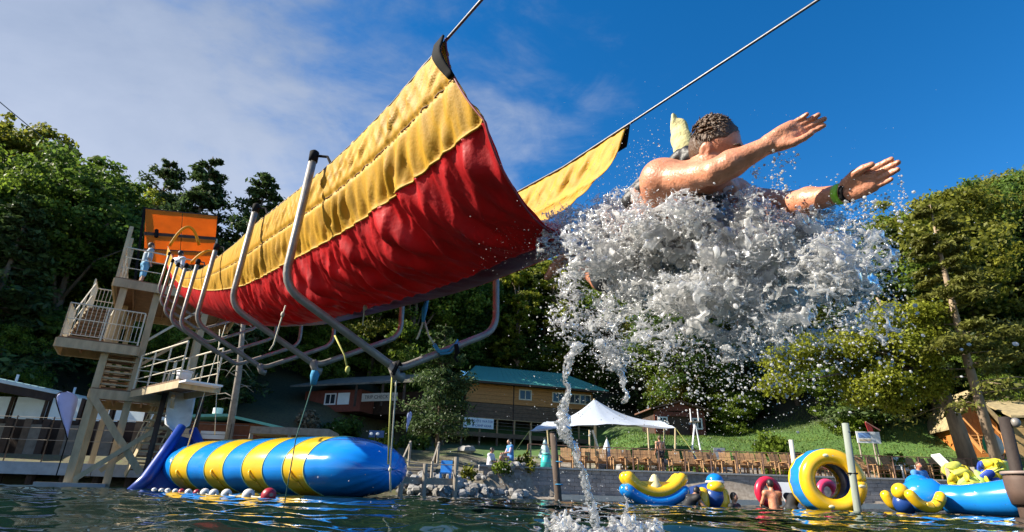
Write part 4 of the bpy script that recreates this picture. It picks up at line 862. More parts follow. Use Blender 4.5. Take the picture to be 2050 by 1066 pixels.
for v, sg_ in ((0.0, -1), (1.0, 1)):                       # black reinforced tips
    se = float(send(v)); m_ = MB(); vs2 = np.linspace(v, v + (.085 if v == 0 else -.028), 8); n2_ = 6; k0 = 0
    for j, vv in enumerate(vs2):
        for q in np.linspace(0, 1, n2_):
            vq = float(vv); s_ = float(send(vq)) + .012 - q * .10 * (1 - .55 * abs(vv - v) / .085); o_, z_ = fabric_point(np.array(s_), np.array(vq)); m_.v.append(SP(s_, float(o_) + sg_ * (.045 * math.exp(-((abs(vv - v) - .035) / .03) ** 2) + .008), float(z_) + .006))
    for j in range(7):
        for q in range(n2_ - 1): m_.f.append((j * n2_ + q, j * n2_ + q + 1, (j + 1) * n2_ + q + 1, (j + 1) * n2_ + q))
    o = m_.build('tip_cap', BLACK, slide, True); md = o.modifiers.new('thickness', 'SOLIDIFY'); md.thickness = .012; md.offset = 0
def cloth_line(v, s0, n, r, m, name, lift, wob=0.0):
    pts = []
    for s in np.linspace(s0, float(send(v)) - .01, n):
        sa, va = np.array([s]), np.array([v]); vm = vmap(sa, va); o_, z_ = fabric_point(sa, vm); e = 1e-3; o2, z2 = fabric_point(sa, np.clip(vm + e, 0, 1)); t_ = V(0, o2[0] - o_[0], z2[0] - z_[0]); no, nz_ = t_[2], -t_[1]; l_ = math.hypot(no, nz_) + 1e-9
        w = float(wrinkle(sa, va)[0]) + lift; pts.append(SP(s, float(o_[0]) + no / l_ * w, float(z_[0]) + nz_ / l_ * w + wob * math.sin(s * 31) * math.sin(s * 7.3)))
    return MB().tube(pts, r, 5).build(name, m, slide, True)
cloth_line(.078, -15, 420, .0045, mat('dark_stitching', (.14, .07, .02), .8, .2, 40), 'stitch_line', .003, .004)
cloth_line(.195, -15, 420, .009, mat('ochre_seam_tape', (.52, .30, .02), .65, .15, 30), 'seam_tape', .0, .0)
# cables
CAB = mat('steel_cable', (.13, .13, .14), .45, .3, 40, metal=.6)
def cable(label, off, pts): 
    P = [SP(s, off, z) for s, z in pts]; tag(MB().tube(P, .0085, 7).build('steel_cable', CAB, None, True, P[0]), label, 'cable', 'steel cables carrying the fabric slide')
hl = [(s, float(hemz(s)) - .008) for s in np.linspace(-16.5, 1.9, 30)]
cable('taut steel cable leaving the near black tip of the fabric slide', .065, hl + [(1.95, 2.465), (2.3, 2.468), (6, 2.52), (14, 2.9)])
cable('taut steel cable leaving the far black tip of the fabric slide', 1.515, [(s, z + .10) for s, z in hl] + [(1.93, 2.56), (3.2, 2.60), (6, 2.72), (14, 3.4)])
# bent steel frames
FS = [0, -2.0, -4.35, -6.1, -7.9, -9.7, -11.5, -13.3]
for i, s in enumerate(FS):
    top = float(hemz(s)) + .09; A = top - 1.1; Bz_ = A - .50; o0, o1 = -.03, 1.83; R_ = .031
    pA = SP(s - .08, o0 - .03, A); pC = SP(s - .02, o1, A); pB = SP(s + .0, (o0 + o1) / 2 - .02, Bz_); pT = SP(s, o0, top); pT2 = SP(s, o1 - .06, top - .1)
    path = [pT] + arc(pA + unit(pT - pA) * .16, pA, pA + unit(pB - pA) * .16, 6) + arc(pB + unit(pA - pB) * .1, pB, pB + unit(pC - pB) * .1, 5) + arc(pC + unit(pB - pC) * .16, pC, pC + unit(pT2 - pC) * .16, 6) + [pT2]
    fr = MB().tube(path, R_, 10).build('support_frame', METAL, slide, True)
    MB().tube([pT - UP * .06, pT + UP * .03, pT + UP * .045], [R_ * 1.15, R_ * 1.2, R_ * .6], 10).build('end_cap', BLACK, fr, True)
    MB().tube([pT, SP(s + .10, .05, top - .03), SP(s + .16, .062, float(hemz(s)) - .02)], .011, 6).build('lashing', BLACK, fr)
    if i < 3: MB().tube([pB + UP * .05 - PR * .05 + DR * .0, pB - UP * .05 + PR * .0, pB - UP * .055 + PR * .06], .042, 8).build('coupling', METAL, fr, True)
for k in (-.36, .36):                                    # long rails linking the frames
    pass
# the hoops at the head of the slide
for a, b_, c in (((.06, 7.1), (.35, 8.0), (.85, 7.35)), ((.75, 6.7), (1.25, 7.35), (1.6, 6.55))):
    P = [SP(-15.6, a[0], a[1])] + [(1 - t) ** 2 * SP(-15.6, *a) + 2 * t * (1 - t) * SP(-15.3, b_[0], b_[1] + .4) + t * t * SP(-15.6, *c) for t in np.linspace(.05, 1, 14)]
    MB().tube(P, .045, 7).build('entry_hoop', YC, slide, True)

far_ = [at(-60, 158, 30), at(0, 205, 31.5), at(78, 270, 34), at(130, 312, 37)]; tag(MB().tube(far_, .03, 6).build('steel_cable', CAB, None, True, far_[0]), 'thin dark cable running down into the trees in the top left corner', 'cable')
# ropes hanging from the frames
def rope(label, pts, r, m, knots=()):
    t = empty('hanging_rope', pts[0], label, 'rope'); MB().tube(pts, r, 6).build('strand', m, t, True)
    for i, (p, rr_) in enumerate(knots): MB().ball(p, (rr_, rr_, rr_ * 1.4), 8, 6).build('knot', m, t, True)
    return t
f1 = SP(0, .88, float(hemz(0)) + .09 - 1.6); x2, y2 = f1[0], f1[1]
r1 = rope('double pale rope hanging from the point of the nearest frame down to the water', [f1 + V(.0, 0, .03), f1 + V(.012, 0, -.35), at(781, 935, f1[1]), at(782, 985, f1[1])], .007, ROPE_M, [(at(781, 940, f1[1]), .013)])
MB().tube([f1 + V(-.03, -.02, 0), f1 + V(-.02, 0, -.3), at(777, 930, f1[1])], .007, 6).build('strand', ROPE_Y, r1, True)
MB().tube([f1 + V(-.02, -.05, -.05), f1 + V(.02, -.05, .05), f1 + V(.04, .05, .02), f1 + V(-.01, .06, -.04)], .018, 6).build('wrap', BLACK, r1)
f2 = SP(-2.0, .88, float(hemz(-2.0)) + .09 - 1.6)
r2 = rope('dark green rope with a blue knot hanging from the second frame to the water', [f2, f2 - UP * .15, at(592, 880, f2[1]), at(565, 1035, f2[1])], .006, mat('green_rope', (.06, .15, .13), .9, .2, 40), []); MB().tube([f2 - UP * .02, f2 - UP * .1, f2 - UP * .2], [.035, .05, .03], 8).build('wrap', ROPE_B, r2, True)
q = at(555, 640, 5.4); rope('short pale rope tied under the red panel left of the nearest frame', [at(572, 612, 5.3), at(560, 650, 5.35), at(548, 690, 5.4), at(540, 702, 5.4)], .008, ROPE_M, [(at(566, 630, 5.32), .02)])
q = at(690, 680, 4.5); rope('yellow green rope dangling from the near frame tube', [at(670, 672, 4.42), at(690, 712, 4.42), at(697, 750, 4.42)], .007, ROPE_Y, [(at(696, 740, 4.42), .02)])
rope('thin grey cord tied to the keel of the slide in the middle', [at(716, 572, 4.75), at(722, 590, 4.8), at(730, 612, 4.9), at(726, 652, 4.9)], .006, ROPE_M, [(at(731, 616, 4.88), .02)])
r3 = rope('frayed blue and white rope hanging under the slide towards the far frame arm', [at(855, 600, 4.75), at(849, 640, 4.75), at(838, 672, 4.75), at(834, 680, 4.75)], .009, ROPE_M, [])
MB().tube([at(856, 598, 4.74), at(850, 618, 4.74), at(847, 645, 4.74)], [.014, .026, .012], 7).build('wrap', ROPE_B, r3, True); MB().tube([at(849, 640, 4.75), at(858, 672, 4.75), at(870, 692, 4.75)], .009, 6).build('strand', ROPE_M, r3, True)
pp = [at(870, 692, 4.72), at(880, 706, 4.70), at(898, 704, 4.70), at(910, 694, 4.72), at(916, 684, 4.74)]
for i in range(5): MB().tube([p + V(.012 * math.sin(i * 2.1), 0, .016 * math.cos(i * 2.4)) for p in pp], .008, 6).build('strand', ROPE_B, r3, True)
MB().tube([at(913, 690, 4.70), at(916, 706, 4.70), at(910, 716, 4.74), at(916, 725, 4.72)], [.02, .024, .014, .008], 6).build('wrap', BLACK, r3, True)

# ------------------------------------------------------------------ tower
TA = unit(V(.857, .515, 0)); TF = V(.515, -.857, 0); TB_ = -TF; C1 = V(-12.75, 18.0, 0)
def TW(a, b, z): return C1 + TA * a + TB_ * b + UP * z
tower = empty('slide_tower', (C1[0], C1[1], 0), 'tall pale timber tower with stairs, three railed platforms and orange back board', 'tower')
TP = WOOD_T
def tpost(a, b, z0, z1, w=.2): return MB().obox(TW(a, b, z0) - TA * w / 2 - TB_ * w / 2, TA * w, TB_ * w, UP * (z1 - z0)).build('post', TP, tower)
ZA, ZB, ZC = 2.86, 4.24, 6.42
for a, b, z1 in ((0, 0, ZC), (.95, .1, ZC), (2.5, .15, ZC), (0, 2.6, ZC), (2.5, 2.8, ZC), (0.2, 4.4, ZC), (2.6, 4.4, ZC)): tpost(a, b, -1.0 if b < 3 else .3, z1 - .26, .2 if b < 2 else .17)
MB().ball(TW(.05, 0, .06), (.62, .42, .13), 14, 8).build('concrete_footing', CONC, tower, True) if False else MB().obox(TW(-.75, -.3, -.3), TA * 1.7, TB_ * .7, UP * .42).build('concrete_footing', CONC, tower)
MB().bar(TW(.0, -.13, ZA - .25), TW(1.75, -.13, .45), .09, .2).build('brace', TP, tower); MB().bar(TW(.15, -.24, .2), TW(2.0, -.24, ZA - 1.0), .08, .14).build('brace', TP, tower)
MB().bar(TW(.6, 2.5, .5), TW(2.6, 2.5, ZA - .4), .08, .14).build('brace', TP, tower); MB().bar(TW(1.0, .2, ZB + .3), TW(2.4, .2, ZC - .5), .05, .07).build('brace', PAINT_W, tower)
MB().bar(TW(0.05, 2.5, 3.3), TW(2.5, 2.75, 5.6), .07, .1).build('brace', TP, tower)
def platform(a0, a1, b0, b1, z, plank_along='a', n=None, m=WOOD_B, rimh=.28):
    r_ = MB().obox(TW(a0, b0, z - rimh - .045) - TB_ * .05, TA * (a1 - a0), TB_ * .05, UP * rimh).build('rim_beam', TP, tower)
    MB().obox(TW(a0, b1, z - rimh - .045), TA * (a1 - a0), TB_ * .05, UP * rimh).build('rim_beam', TP, tower)
    for a in (a0, a1): MB().obox(TW(a, b0 + .003, z - rimh - .04) - TA * (.05 if a == a0 else 0), TA * .05, TB_ * (b1 - b0 - .006), UP * (rimh - .006)).build('rim_beam', TP, tower)
    k = int((b1 - b0) / .15)
    for i in range(k): MB().obox(TW(a0, b0 + (b1 - b0) * i / k, z - .043), TA * (a1 - a0), TB_ * ((b1 - b0) / k - .014), UP * .043).build('plank', m, tower)
    for a in np.linspace(a0 + .5, a1 - .5, max(2, int((a1 - a0) / .8))): MB().obox(TW(a, b0 + .06, z - .2), TA * .05, TB_ * (b1 - b0 - .12), UP * .155).build('joist', WOOD_B, tower)
def railing(P, h=1.07, bal=True, mids=(.55,), step=.115, m=PAINT_W, toe=.1):
    # top rail, mid rails, end posts and balusters, each a part
    for (p, q) in zip(P[:-1], P[1:]):
        d = unit(q - p); L_ = np.linalg.norm(q - p)
        MB().tube([p + UP * h, q + UP * h], .024, 6).build('top_rail', m, tower)
        for f0 in mids: MB().tube([p + UP * h * f0, q + UP * h * f0], .016, 5).build('mid_rail', m, tower)
        k = max(1, int(round(L_ / 1.15)))
        for i in range(k + 1): MB().bar(p + d * L_ * i / k, p + d * L_ * i / k + UP * (h - .002), .045).build('railing_post', m, tower)
        if bal:
            MB().tube([p + UP * toe, q + UP * toe], .014, 5).build('mid_rail', m, tower); k = int(L_ / step)
            for i in range(1, k): x_ = p + d * L_ * i / k; MB().bar(x_ + UP * toe, x_ + UP * (h - .01), .016).build('baluster', m, tower)
# lowest platform and its outrigger towards the blob
platform(-.08, 2.6, -.1, 2.9, ZA)
e0 = TW(2.0, -.05, ZA); ED = unit(V(-7.94, 16.4, 0) - V(e0[0], e0[1], 0)); EN = V(-ED[1], ED[0], 0); EL = 3.5; e0 = e0 - EN * 1.1
k = int(EL / .16)
for i in range(k): MB().obox(e0 + ED * EL * i / k - UP * .044 + UP * .004, ED * (EL / k - .014), EN * 1.1, UP * .042).build('plank', WOOD_B, tower)
for s in (0, 1.1): MB().obox(e0 + EN * s - UP * .25, ED * EL, EN * .05, UP * .205).build('rim_beam', TP, tower)
MB().obox(e0 + ED * EL - UP * .25, ED * .05, EN * 1.15, UP * .22).build('rim_beam', TP, tower)
railing([e0 + EN * .05, e0 + ED * (EL - .1) + EN * .05], bal=False, mids=(.3, .62)); railing([e0 + EN * 1.05, e0 + ED * (EL - .1) + EN * 1.05], bal=False, mids=(.3, .62))
railing([TW(1.0, -.06, ZA), TW(2.0, -.06, ZA)], bal=False, mids=(.3, .62)); railing([TW(2.6, .9, ZA), TW(2.6, 2.9, ZA)], bal=False, mids=(.3, .62))
MB().obox(e0 + ED * (EL + .05) - UP * .12, ED * .45, EN * 1.0, UP * .05).build('jump_board', PAINT_WH, tower)
MB().bar(TW(2.3, .2, 1.3), e0 + ED * 1.9 + EN * .55 - UP * .27, .1).build('brace', TP, tower)
# balcony, second level
platform(-1.25, .85, -.35, 1.15, ZB, m=WOOD_B)
railing([TW(-1.2, 1.1, ZB), TW(-1.2, -.3, ZB), TW(.8, -.3, ZB)])
# upper flight to a small landing, then the top platform
def stair(p, q, wv_, n, m=WOOD_B, stringer=TP, rails=True, first=0):
    p = np.asarray(p, float); q = np.asarray(q, float); d = (q - p) / n
    for i in range(first, n): MB().obox(p + d * (i + .5) - V(d[0], d[1], 0) * .5, V(d[0], d[1], 0) * 1.02, wv_, UP * .05).build('stair_tread', m, tower)
    for s in (0, 1): MB().bar(p + wv_ * s - UP * .05, q + wv_ * s - UP * .05, .05, .22).build('stringer', stringer, tower)
    if rails:
        for s in (0, 1):
            MB().tube([p + wv_ * s + UP * .95, q + wv_ * s + UP * .95], .022, 6).build('handrail', PAINT_W, tower); MB().tube([p + wv_ * s + UP * .5, q + wv_ * s + UP * .5], .014, 5).build('mid_rail', PAINT_W, tower)
            for f0 in (0.02, .5, .98): MB().bar(p + (q - p) * f0 + wv_ * s, p + (q - p) * f0 + wv_ * s + UP * .95, .04).build('railing_post', PAINT_W, tower)
stair(TW(-1.1, .2, ZB), TW(-1.1, 3.0, ZB + 1.75), TA * .95, 9)
platform(-1.2, .1, 3.0, 4.3, ZB + 1.78); railing([TW(-1.15, 4.2, ZB + 1.78), TW(-1.15, 3.0, ZB + 1.78)]); railing([TW(-1.15, 4.25, ZB + 1.78), TW(.05, 4.25, ZB + 1.78)], m=PAINT_W)
stair(TW(.05, 1.2, ZA + .05), TW(.05, .1, ZB - .05) + TA * 0, TA * .75, 7, rails=False)
for i in range(7): MB().obox(TW(.08, -.02, ZA + .12 + i * .19), TA * .8, TB_ * .2, UP * .045).build('stair_tread', WOOD_T, tower)
stair(TW(1.35, 2.0, .45), TW(1.9, .4, ZA - .1), TA * .8, 11)
for i in range(9): MB().obox(TW(1.55, .0, .6 + i * .235), TA * .75, TB_ * .24, UP * .05).build('stair_tread', WOOD_T, tower)
platform(-.30, 3.6, -.15, 4.4, ZC)
for a, b in ((.6, .0), (1.3, .02)): pass
railing([TW(-.25, 4.3, ZC), TW(-.25, -.1, ZC), TW(.95, -.1, ZC)], bal=False, mids=(.35, .68), m=PAINT_W); railing([TW(1.35, -.1, ZC), TW(1.9, -.1, ZC)], bal=False, mids=(.35, .68))
for b in (.3, 1.5, 2.8): MB().bar(TW(-.28, b, ZC), TW(-.35, b + .4, ZC + 2.1), .12).build('post', TP, tower)
# orange tarp board with a dark frame
bl = at(288, 522, 20.4); tl = at(290, 417, 20.6); br = at(428, 532, 21.9); tr_ = at(437, 432, 22.0)
bl = bl - UP * .1; nb_ = unit(np.cross(br - bl, tl - bl)); nb_ = nb_ if nb_[1] < 0 else -nb_
def bq(u_, v_): return bl * (1 - u_) * (1 - v_) + br * u_ * (1 - v_) + tr_ * u_ * v_ + tl * (1 - u_) * v_
for v0, v1 in ((0, .24), (.26, .50), (.56, .985)):
    for u0, u1 in ((0.01, .495), (.505, .99)):
        MB().prism([bq(u0, v0), bq(u1, v0), bq(u1, v1), bq(u0, v1)], -nb_ * .012).build('tarp_panel', ORANGE_T, tower)
for v0, w in ((0.0, .05), (.25, .05), (.53, .14), (.995, .06)): MB().bar(bq(0, v0) - nb_ * .04, bq(1, v0) - nb_ * .04, .06, w).build('frame_bar', WOOD_D, tower)
for u0 in (0, 1): MB().bar(V(*bq(u0, 0)[:2], ZC) - nb_ * .05, bq(u0, 1.03) - nb_ * .05, .09).build('frame_bar', BLACK, tower)
MB().bar(bq(.16, .60) + nb_ * .05, bq(.16, .46) + nb_ * .05, .1).build('bracket', BLACK, tower)
MB().bar(bq(1.0, .05) - nb_ * .1, V(*bq(1.02, .6)[:2], bq(1, .55)[2]) - nb_ * .1, .07).build('post', PAINT_W, tower)
# bucket on the outrigger
bp = e0 + ED * 2.2 + EN * .6; bk = empty('bucket', bp, 'white plastic bucket standing on the lowest tower platform', 'bucket'); MB().tube([bp + UP * .005, bp + UP * .3, bp + UP * .40], [.17, .2, .205], 16).build('body', PAINT_WH, bk, True); MB().tube([bp + UP * .40, bp + UP * .44], [.225, .225], 16).build('lid', PAINT_WH, bk, True)
# tether lines from the outrigger to the blob
for i, (a, b_, Y0, Y1) in enumerate((((455, 640), (372, 905), 16.6, 16.5), ((440, 660), (430, 870), 16.8, 16.6))):
    P = sag(at(*a, Y0), at(*b_, Y1), .02, 5); tag(MB().tube(P, .013, 5).build('tether_line', ROPE_M, None, True, P[0]), 'thin pale line hanging from the slide frames past the tower platform, the %s of two' % ('left' if i == 0 else 'right'), 'rope')

# plastic chute and dark blue inflatable foot below the tower
cs_ = empty('blue_slide', at(370, 930, 17.0), 'dark blue inflatable slide foot with a white chute under the tower platform', 'slide')
ch = MB(); P0 = at(368, 778, 18.4); P1 = at(352, 868, 17.3); d = unit(P1 - P0); sx_ = unit(V(.9, .42, 0)); nn = unit(np.cross(sx_, d)); nn = nn if nn[1] < 0 else -nn
poly = []
for u_ in np.linspace(-1, 1, 13): poly.append((u_, .10 * u_ ** 2))
w0, w1 = .38, .34; vs_ = []; fs = []
for i in range(9):
    f0 = i / 8; c = P0 + (P1 - P0) * f0 - nn * (.25 * f0 * (1 - f0)); w_ = (w0 + (w1 - w0) * f0) * (1 if f0 < .8 else math.sqrt(max(.02, 1 - ((f0 - .8) / .21) ** 2)) * .95 + .05)
    for u_, h_ in poly: vs_.append(c + sx_ * u_ * w_ + nn * (h_ + .02))
for i in range(8):
    for j in range(12): fs.append((i * 13 + j, i * 13 + j + 1, (i + 1) * 13 + j + 1, (i + 1) * 13 + j))
o = link_mesh('chute', vs_, fs, mat('worn_white_plastic', (.66, .68, .66), .45, .18, 3), cs_, True); md = o.modifiers.new('thickness', 'SOLIDIFY'); md.thickness = .03
for i in range(3): MB().obox(P0 + d * (.12 + i * .08) + sx_ * .16 + nn * .06, d * .05, sx_ * .14, nn * .012).build('stripe_mark', INK_B, cs_)
NB = mat('royal_blue_vinyl', (.012, .05, .30), .35, .12, 3)
a0 = at(362, 862, 17.3); a1 = at(292, 962, 16.2); a2 = at(262, 984, 15.9); b0_ = at(385, 868, 17.5); b1_ = at(405, 905, 17.4)
MB().tube([a0 + UP * .1, a0 * .5 + a1 * .5 + UP * .02, a1, a2 - UP * .05], [.12, .15, .17, .15], 12).build('side_tube', NB, cs_, True); MB().tube([b0_ + UP * .1, b1_, at(430, 975, 16.9)], [.12, .15, .16], 12).build('side_tube', NB, cs_, True)
bt = at(330, 990, 16.0); MB().prism([a0 - UP * .15, b0_ - UP * .15, at(425, 990, 16.9), a2 - UP * .12 + V(.2, 0, 0)], V(0, .1, -.05)).build('slide_bed', NAVY_V, cs_)
MB().obox(P0 + sx_ * .45 + UP * .1 + V(0, .1, 0), sx_ * .1, V(0, .1, 0), UP * -3.0).build('support_post', WOOD_D, cs_); MB().obox(P0 - sx_ * .6 + UP * .1 + V(0, .1, 0), sx_ * .1, V(0, .1, 0), UP * -3.0).build('support_post', WOOD_D, cs_)

# ------------------------------------------------------------------ striped launch blob
blob = empty('launch_blob', at(560, 990, 16.3), 'huge inflated launch pillow striped in blue and yellow floating below the tower', 'inflatable')
BA = at(374, 950, 18.0); BB = at(785, 940, 13.4); BA[2] = BB[2] = 0; bd = unit(BB - BA); bn = V(-bd[1], bd[0], 0); BLn = np.linalg.norm(BB - BA); RW, RH = 1.22, .74; BZ0 = .60
BLU_B = mat('bright_blue_vinyl', (.008, .23, .74), .16, .05, 3, .06, 7, coat=.4)
def blob_pt(u_, th):                                       # u along the axis, superelliptic ends
    e = abs(2 * u_ - 1); k_ = (1 - e ** (9.0 if u_ < .5 else 5.0)) ** .38; c, s_ = math.cos(th), math.sin(th); flat = 1 - .10 * max(0, -s_)
    w_ = .012 * math.sin(u_ * 41 + 3 * th) * (1 if e > .7 else .4) + .010 * math.sin(th * 17 + u_ * 9) * (e > .8)
    puff = 1 + .012 * abs(math.sin((u_ * 9.2) * math.pi))
    return BA + bd * u_ * BLn + bn * (RW * k_ * (c if abs(c) > 0 else 0)) * puff + UP * (BZ0 + (RH * k_ * s_ * flat + w_) * puff)
PXU = np.array([(pxof(blob_pt(u_, math.radians(205)))[0], u_) for u_ in np.linspace(.08, .93, 160)]); UPX = lambda x: float(np.interp(x, PXU[:, 0], PXU[:, 1]))
edges = [0.0] + [UPX(x) for x in (344, 378, 412.5, 450, 488, 529.5, 569.5, 612)] + [1.0]
bands = [(('blue', 'y')[i % 2], edges[i], edges[i + 1]) for i in range(9)]
def band(u0, u1, m, name, n, scale=1.0):
    vs_ = []; fs = []; na_ = 64
    us = np.linspace(u0, u1, n)
    if u1 > .99: us = 1 - (1 - u0) * (1 - np.linspace(0, 1, n)) ** 2.2
    if u0 < .01: us = u1 * np.linspace(0, 1, n) ** 2.0
    for u_ in us:
        for j in range(na_): vs_.append(blob_pt(float(u_), 2 * math.pi * j / na_))
    for i in range(n - 1):
        for j in range(na_): fs.append((i * na_ + j, i * na_ + (j + 1) % na_, (i + 1) * na_ + (j + 1) % na_, (i + 1) * na_ + j))
    return link_mesh(name, vs_, [f[::-1] for f in fs], m, blob, True)
for c, u0, u1 in bands:
    o = band(u0, u1, YEL_V if c == 'y' else BLU_B, 'yellow_stripe' if c == 'y' else ('blue_end' if u1 == 1 else 'blue_stripe'), 40 if u1 == 1 else 14)
    if c == 'y':
        um = (u0 + u1) / 2; th = math.radians(205)
        P = [blob_pt(um + .012 - .02 * t, th - .32 * t) + (-bn * .06 * math.sin(math.pi * t) + UP * .0) for t in np.linspace(0, 1, 7)]; MB().tube(P, .03, 6).build('handle_strap', YEL_V, o, True)
        P = [blob_pt(um + .014, th + .05 + .3 * t) - bn * .012 for t in np.linspace(0, 1, 6)]; MB().tube(P, .016, 5).build('strap_tail', mat('ochre_webbing', (.45, .27, .02), .7, .2, 9), o, True)
for c, u0, u1 in bands[:-1]:
    P = [blob_pt(u1, a) * 1 + (-bn * .0) for a in np.linspace(0, 2 * math.pi, 60)]; MB().tube([p + unit(p - (BA + bd * u1 * BLn + UP * BZ0)) * .004 for p in P], .012, 5).build('seam_piping', mat('pale_green_piping', (.35, .55, .25), .4, .1, 5), blob, True)
# float line of small buoys
FW = mat('white_float', (.62, .62, .60), .5, .15, 9); FR = mat('red_float', (.36, .02, .04), .4, .15, 9)
fl = [(308, 985, 'w', 4.5), (322, 987, 'w', 4.5), (335, 987, 'w', 5), (350, 989, 'w', 5), (362, 990, 'r', 5.5), (376, 991, 'w', 6), (393, 991, 'r', 6), (409, 993, 'w', 8), (427, 994, 'w', 8), (452, 996, 'w', 9), (496, 998, 'w', 10.5), (536, 1003, 'r', 13)]
prev = []
for i, (a, b_, c, r_) in enumerate(fl):
    Y = 14.2 - i * .42; p = at(a, b_, Y); R_ = r_ * Y / FPX * 1.05; p = V(p[0], Y, R_ * .35); prev.append(p)
    e = empty('float_buoy', p, ('small red float ' if c == 'r' else 'small white float ') + 'on the float line before the striped blob, %s from the left' % nth(i + 1), 'buoy', 'floats of the line before the striped blob'); MB().ball(p, R_, 14, 10).build('ball', FR if c == 'r' else FW, e, True); MB().tube([p + V(R_ * .6, -R_ * .72, R_ * .1), p + V(R_ * .64, -R_ * .82, R_ * .12)], R_ * .25, 8).build('plug', ROCK, e)
P = []
for a, b_ in zip(prev[:-1], prev[1:]): P += sag(a, b_, .03, 5)
tag(MB().tube(P, .012, 5).build('float_line', ROPE_M, None, True, P[0]), 'pale rope threading the small floats before the striped blob', 'rope')
print('slide %.1f' % (time.time() - T0))

# ------------------------------------------------------------------ inflatables on the right
def arc_tube(mb, c, ax, up, r0, a0, a1, rt, n=22, nn=14, ends=True):
    P = [c + ax * r0 * math.cos(a) + up * r0 * math.sin(a) for a in np.linspace(a0, a1, n)]; rs = [rt] * n
    if ends:
        d0 = unit(P[0] - P[1]); d1 = unit(P[-1] - P[-2]); P = [P[0] + d0 * rt * .9, P[0] + d0 * rt * .6] + P + [P[-1] + d1 * rt * .6, P[-1] + d1 * rt * .9]; rs = [rt * .35, rt * .8] + rs + [rt * .8, rt * .35]
    return mb.tube(P, rs, nn)
rk = empty('rocker_float', at(1310, 1008, 17), 'crescent shaped yellow and blue inflatable rocker floating near the wall', 'inflatable')
c = at(1310, 916, 17.0); rxx = unit(V(1, .06, 0)); rd = V(-rxx[1], rxx[0], 0)
for k in (0, 1):
    o_ = rd * (.42 * k)
    arc_tube(MB(), c + o_, rxx, UP, 1.17, math.radians(228), math.radians(312), .165).build('blue_tube', BLU_V, rk, True)
    arc_tube(MB(), c + o_ + rd * .03, rxx, UP, .93, math.radians(216), math.radians(324), .17).build('yellow_tube', YEL_V, rk, True)
MB().prism([c + rxx * .9 * math.cos(a) + UP * .9 * math.sin(a) for a in np.linspace(math.radians(225), math.radians(315), 14)], rd * .55).build('deck', YEL_V, rk)
cc = at(1311, 977, 17.15); MB().tube([cc - UP * .1, cc + UP * .05, cc + UP * .22, cc + UP * .33, cc + UP * .36], [.26, .22, .13, .07, .02], 14).build('centre_cone', mat('cream_vinyl', (.72, .62, .34), .4, .08, 5), rk, True)
# sea monster style towable seen from its front
wh = empty('pontoon_float', at(1432, 1010, 17), 'inflatable with two upright yellow pontoons and a stacked yellow and blue head', 'inflatable')
for px_ in (1411, 1452): p = at(px_, 1010, 16.8); p[2] = 0; arc_tube(MB(), p + V(0, .55, .12), V(0, -1, 0), UP, .48, math.radians(-95), math.radians(28), .155, 12).build('pontoon', YEL_V, wh, True)
p = at(1432, 1005, 17.0); p[2] = .2; MB().tube([p + V(0, -.3, 0), p + V(0, -.15, .02), p + V(0, .6, .1), p + V(0, 2.0, .05), p + V(0, 2.2, 0)], [.1, .30, .32, .3, .1], 16).build('body', NAVY_V, wh, True)
p = at(1433, 976, 16.9); MB().ball(p, (.24, .22, .17), 18, 12).build('yellow_head', YEL_V, wh, True); p = at(1431, 963, 17.2); MB().ball(p, (.235, .26, .20), 18, 12).build('blue_head', BLU_V, wh, True); MB().tube([p + V(.235 * math.cos(a), .26 * math.sin(a), -.03) for a in np.linspace(0, 6.28, 26)], .03, 7).build('white_band', PAINT_WH, wh, True)
# the big wheel
wl_ = empty('giant_float', at(1655, 1016, 15.5), 'big inflatable wheel with two yellow rings and a blue drum', 'inflatable')
wc = at(1667, 964, 15.0); wax = unit(V(-.17, -.985, 0)); wsx = unit(np.cross(UP, wax)); L_ = .95
def ring(c, name, R=.585, r_=.185): return arc_tube(MB(), c, wsx, UP, R, 0, 2 * math.pi, r_, 44, 16, False).build(name, YEL_V, wl_, True)
ring(wc, 'front_ring'); ring(wc - wax * L_, 'rear_ring'); ring(wc - wax * L_ * 1.0 + wax * .0 + UP * 0, 'rear_ring', .585, .186) if False else None
BLU2 = mat('drum_blue', (.01, .22, .60), .35, .06, 4)
m_ = MB(); na_ = 48; Rq = .64
for i, f0 in enumerate(np.linspace(.08, .92, 8)):
    for j in range(na_):
        a = 2 * math.pi * j / na_; R2 = Rq + .05 * math.sin(math.pi * f0) + .012 * math.cos(a * 16); m_.v.append(wc - wax * L_ * f0 + (wsx * math.cos(a) + UP * math.sin(a)) * R2)
for i in range(7):
    for j in range(na_): m_.f.append((i * na_ + j, i * na_ + (j + 1) % na_, (i + 1) * na_ + (j + 1) % na_, (i + 1) * na_ + j))
o = m_.build('drum', BLU2, wl_, True); md = o.modifiers.new('thickness', 'SOLIDIFY'); md.thickness = .10; md.offset = -1
m_ = MB()
for f0 in (.03, .97):
    m_.v += [wc - wax * L_ * f0 + (wsx * math.cos(2 * math.pi * j / na_) + UP * math.sin(2 * math.pi * j / na_)) * .455 for j in range(na_)]
m_.f = [(j, (j + 1) % na_, na_ + (j + 1) % na_, na_ + j) for j in range(na_)]; o = m_.build('inner_wall', NAVY_V, wl_, True); md = o.modifiers.new('thickness', 'SOLIDIFY'); md.thickness = .02
for a in (80, 190, 285): p = wc + wax * .165 + (wsx * -math.cos(math.radians(a)) + UP * math.sin(math.radians(a))) * .60; MB().ball(p, (.09, .03, .045), 12, 6).build('white_patch', mat('pale_patch', (.75, .68, .45), .4, .1, 5), wl_, True)
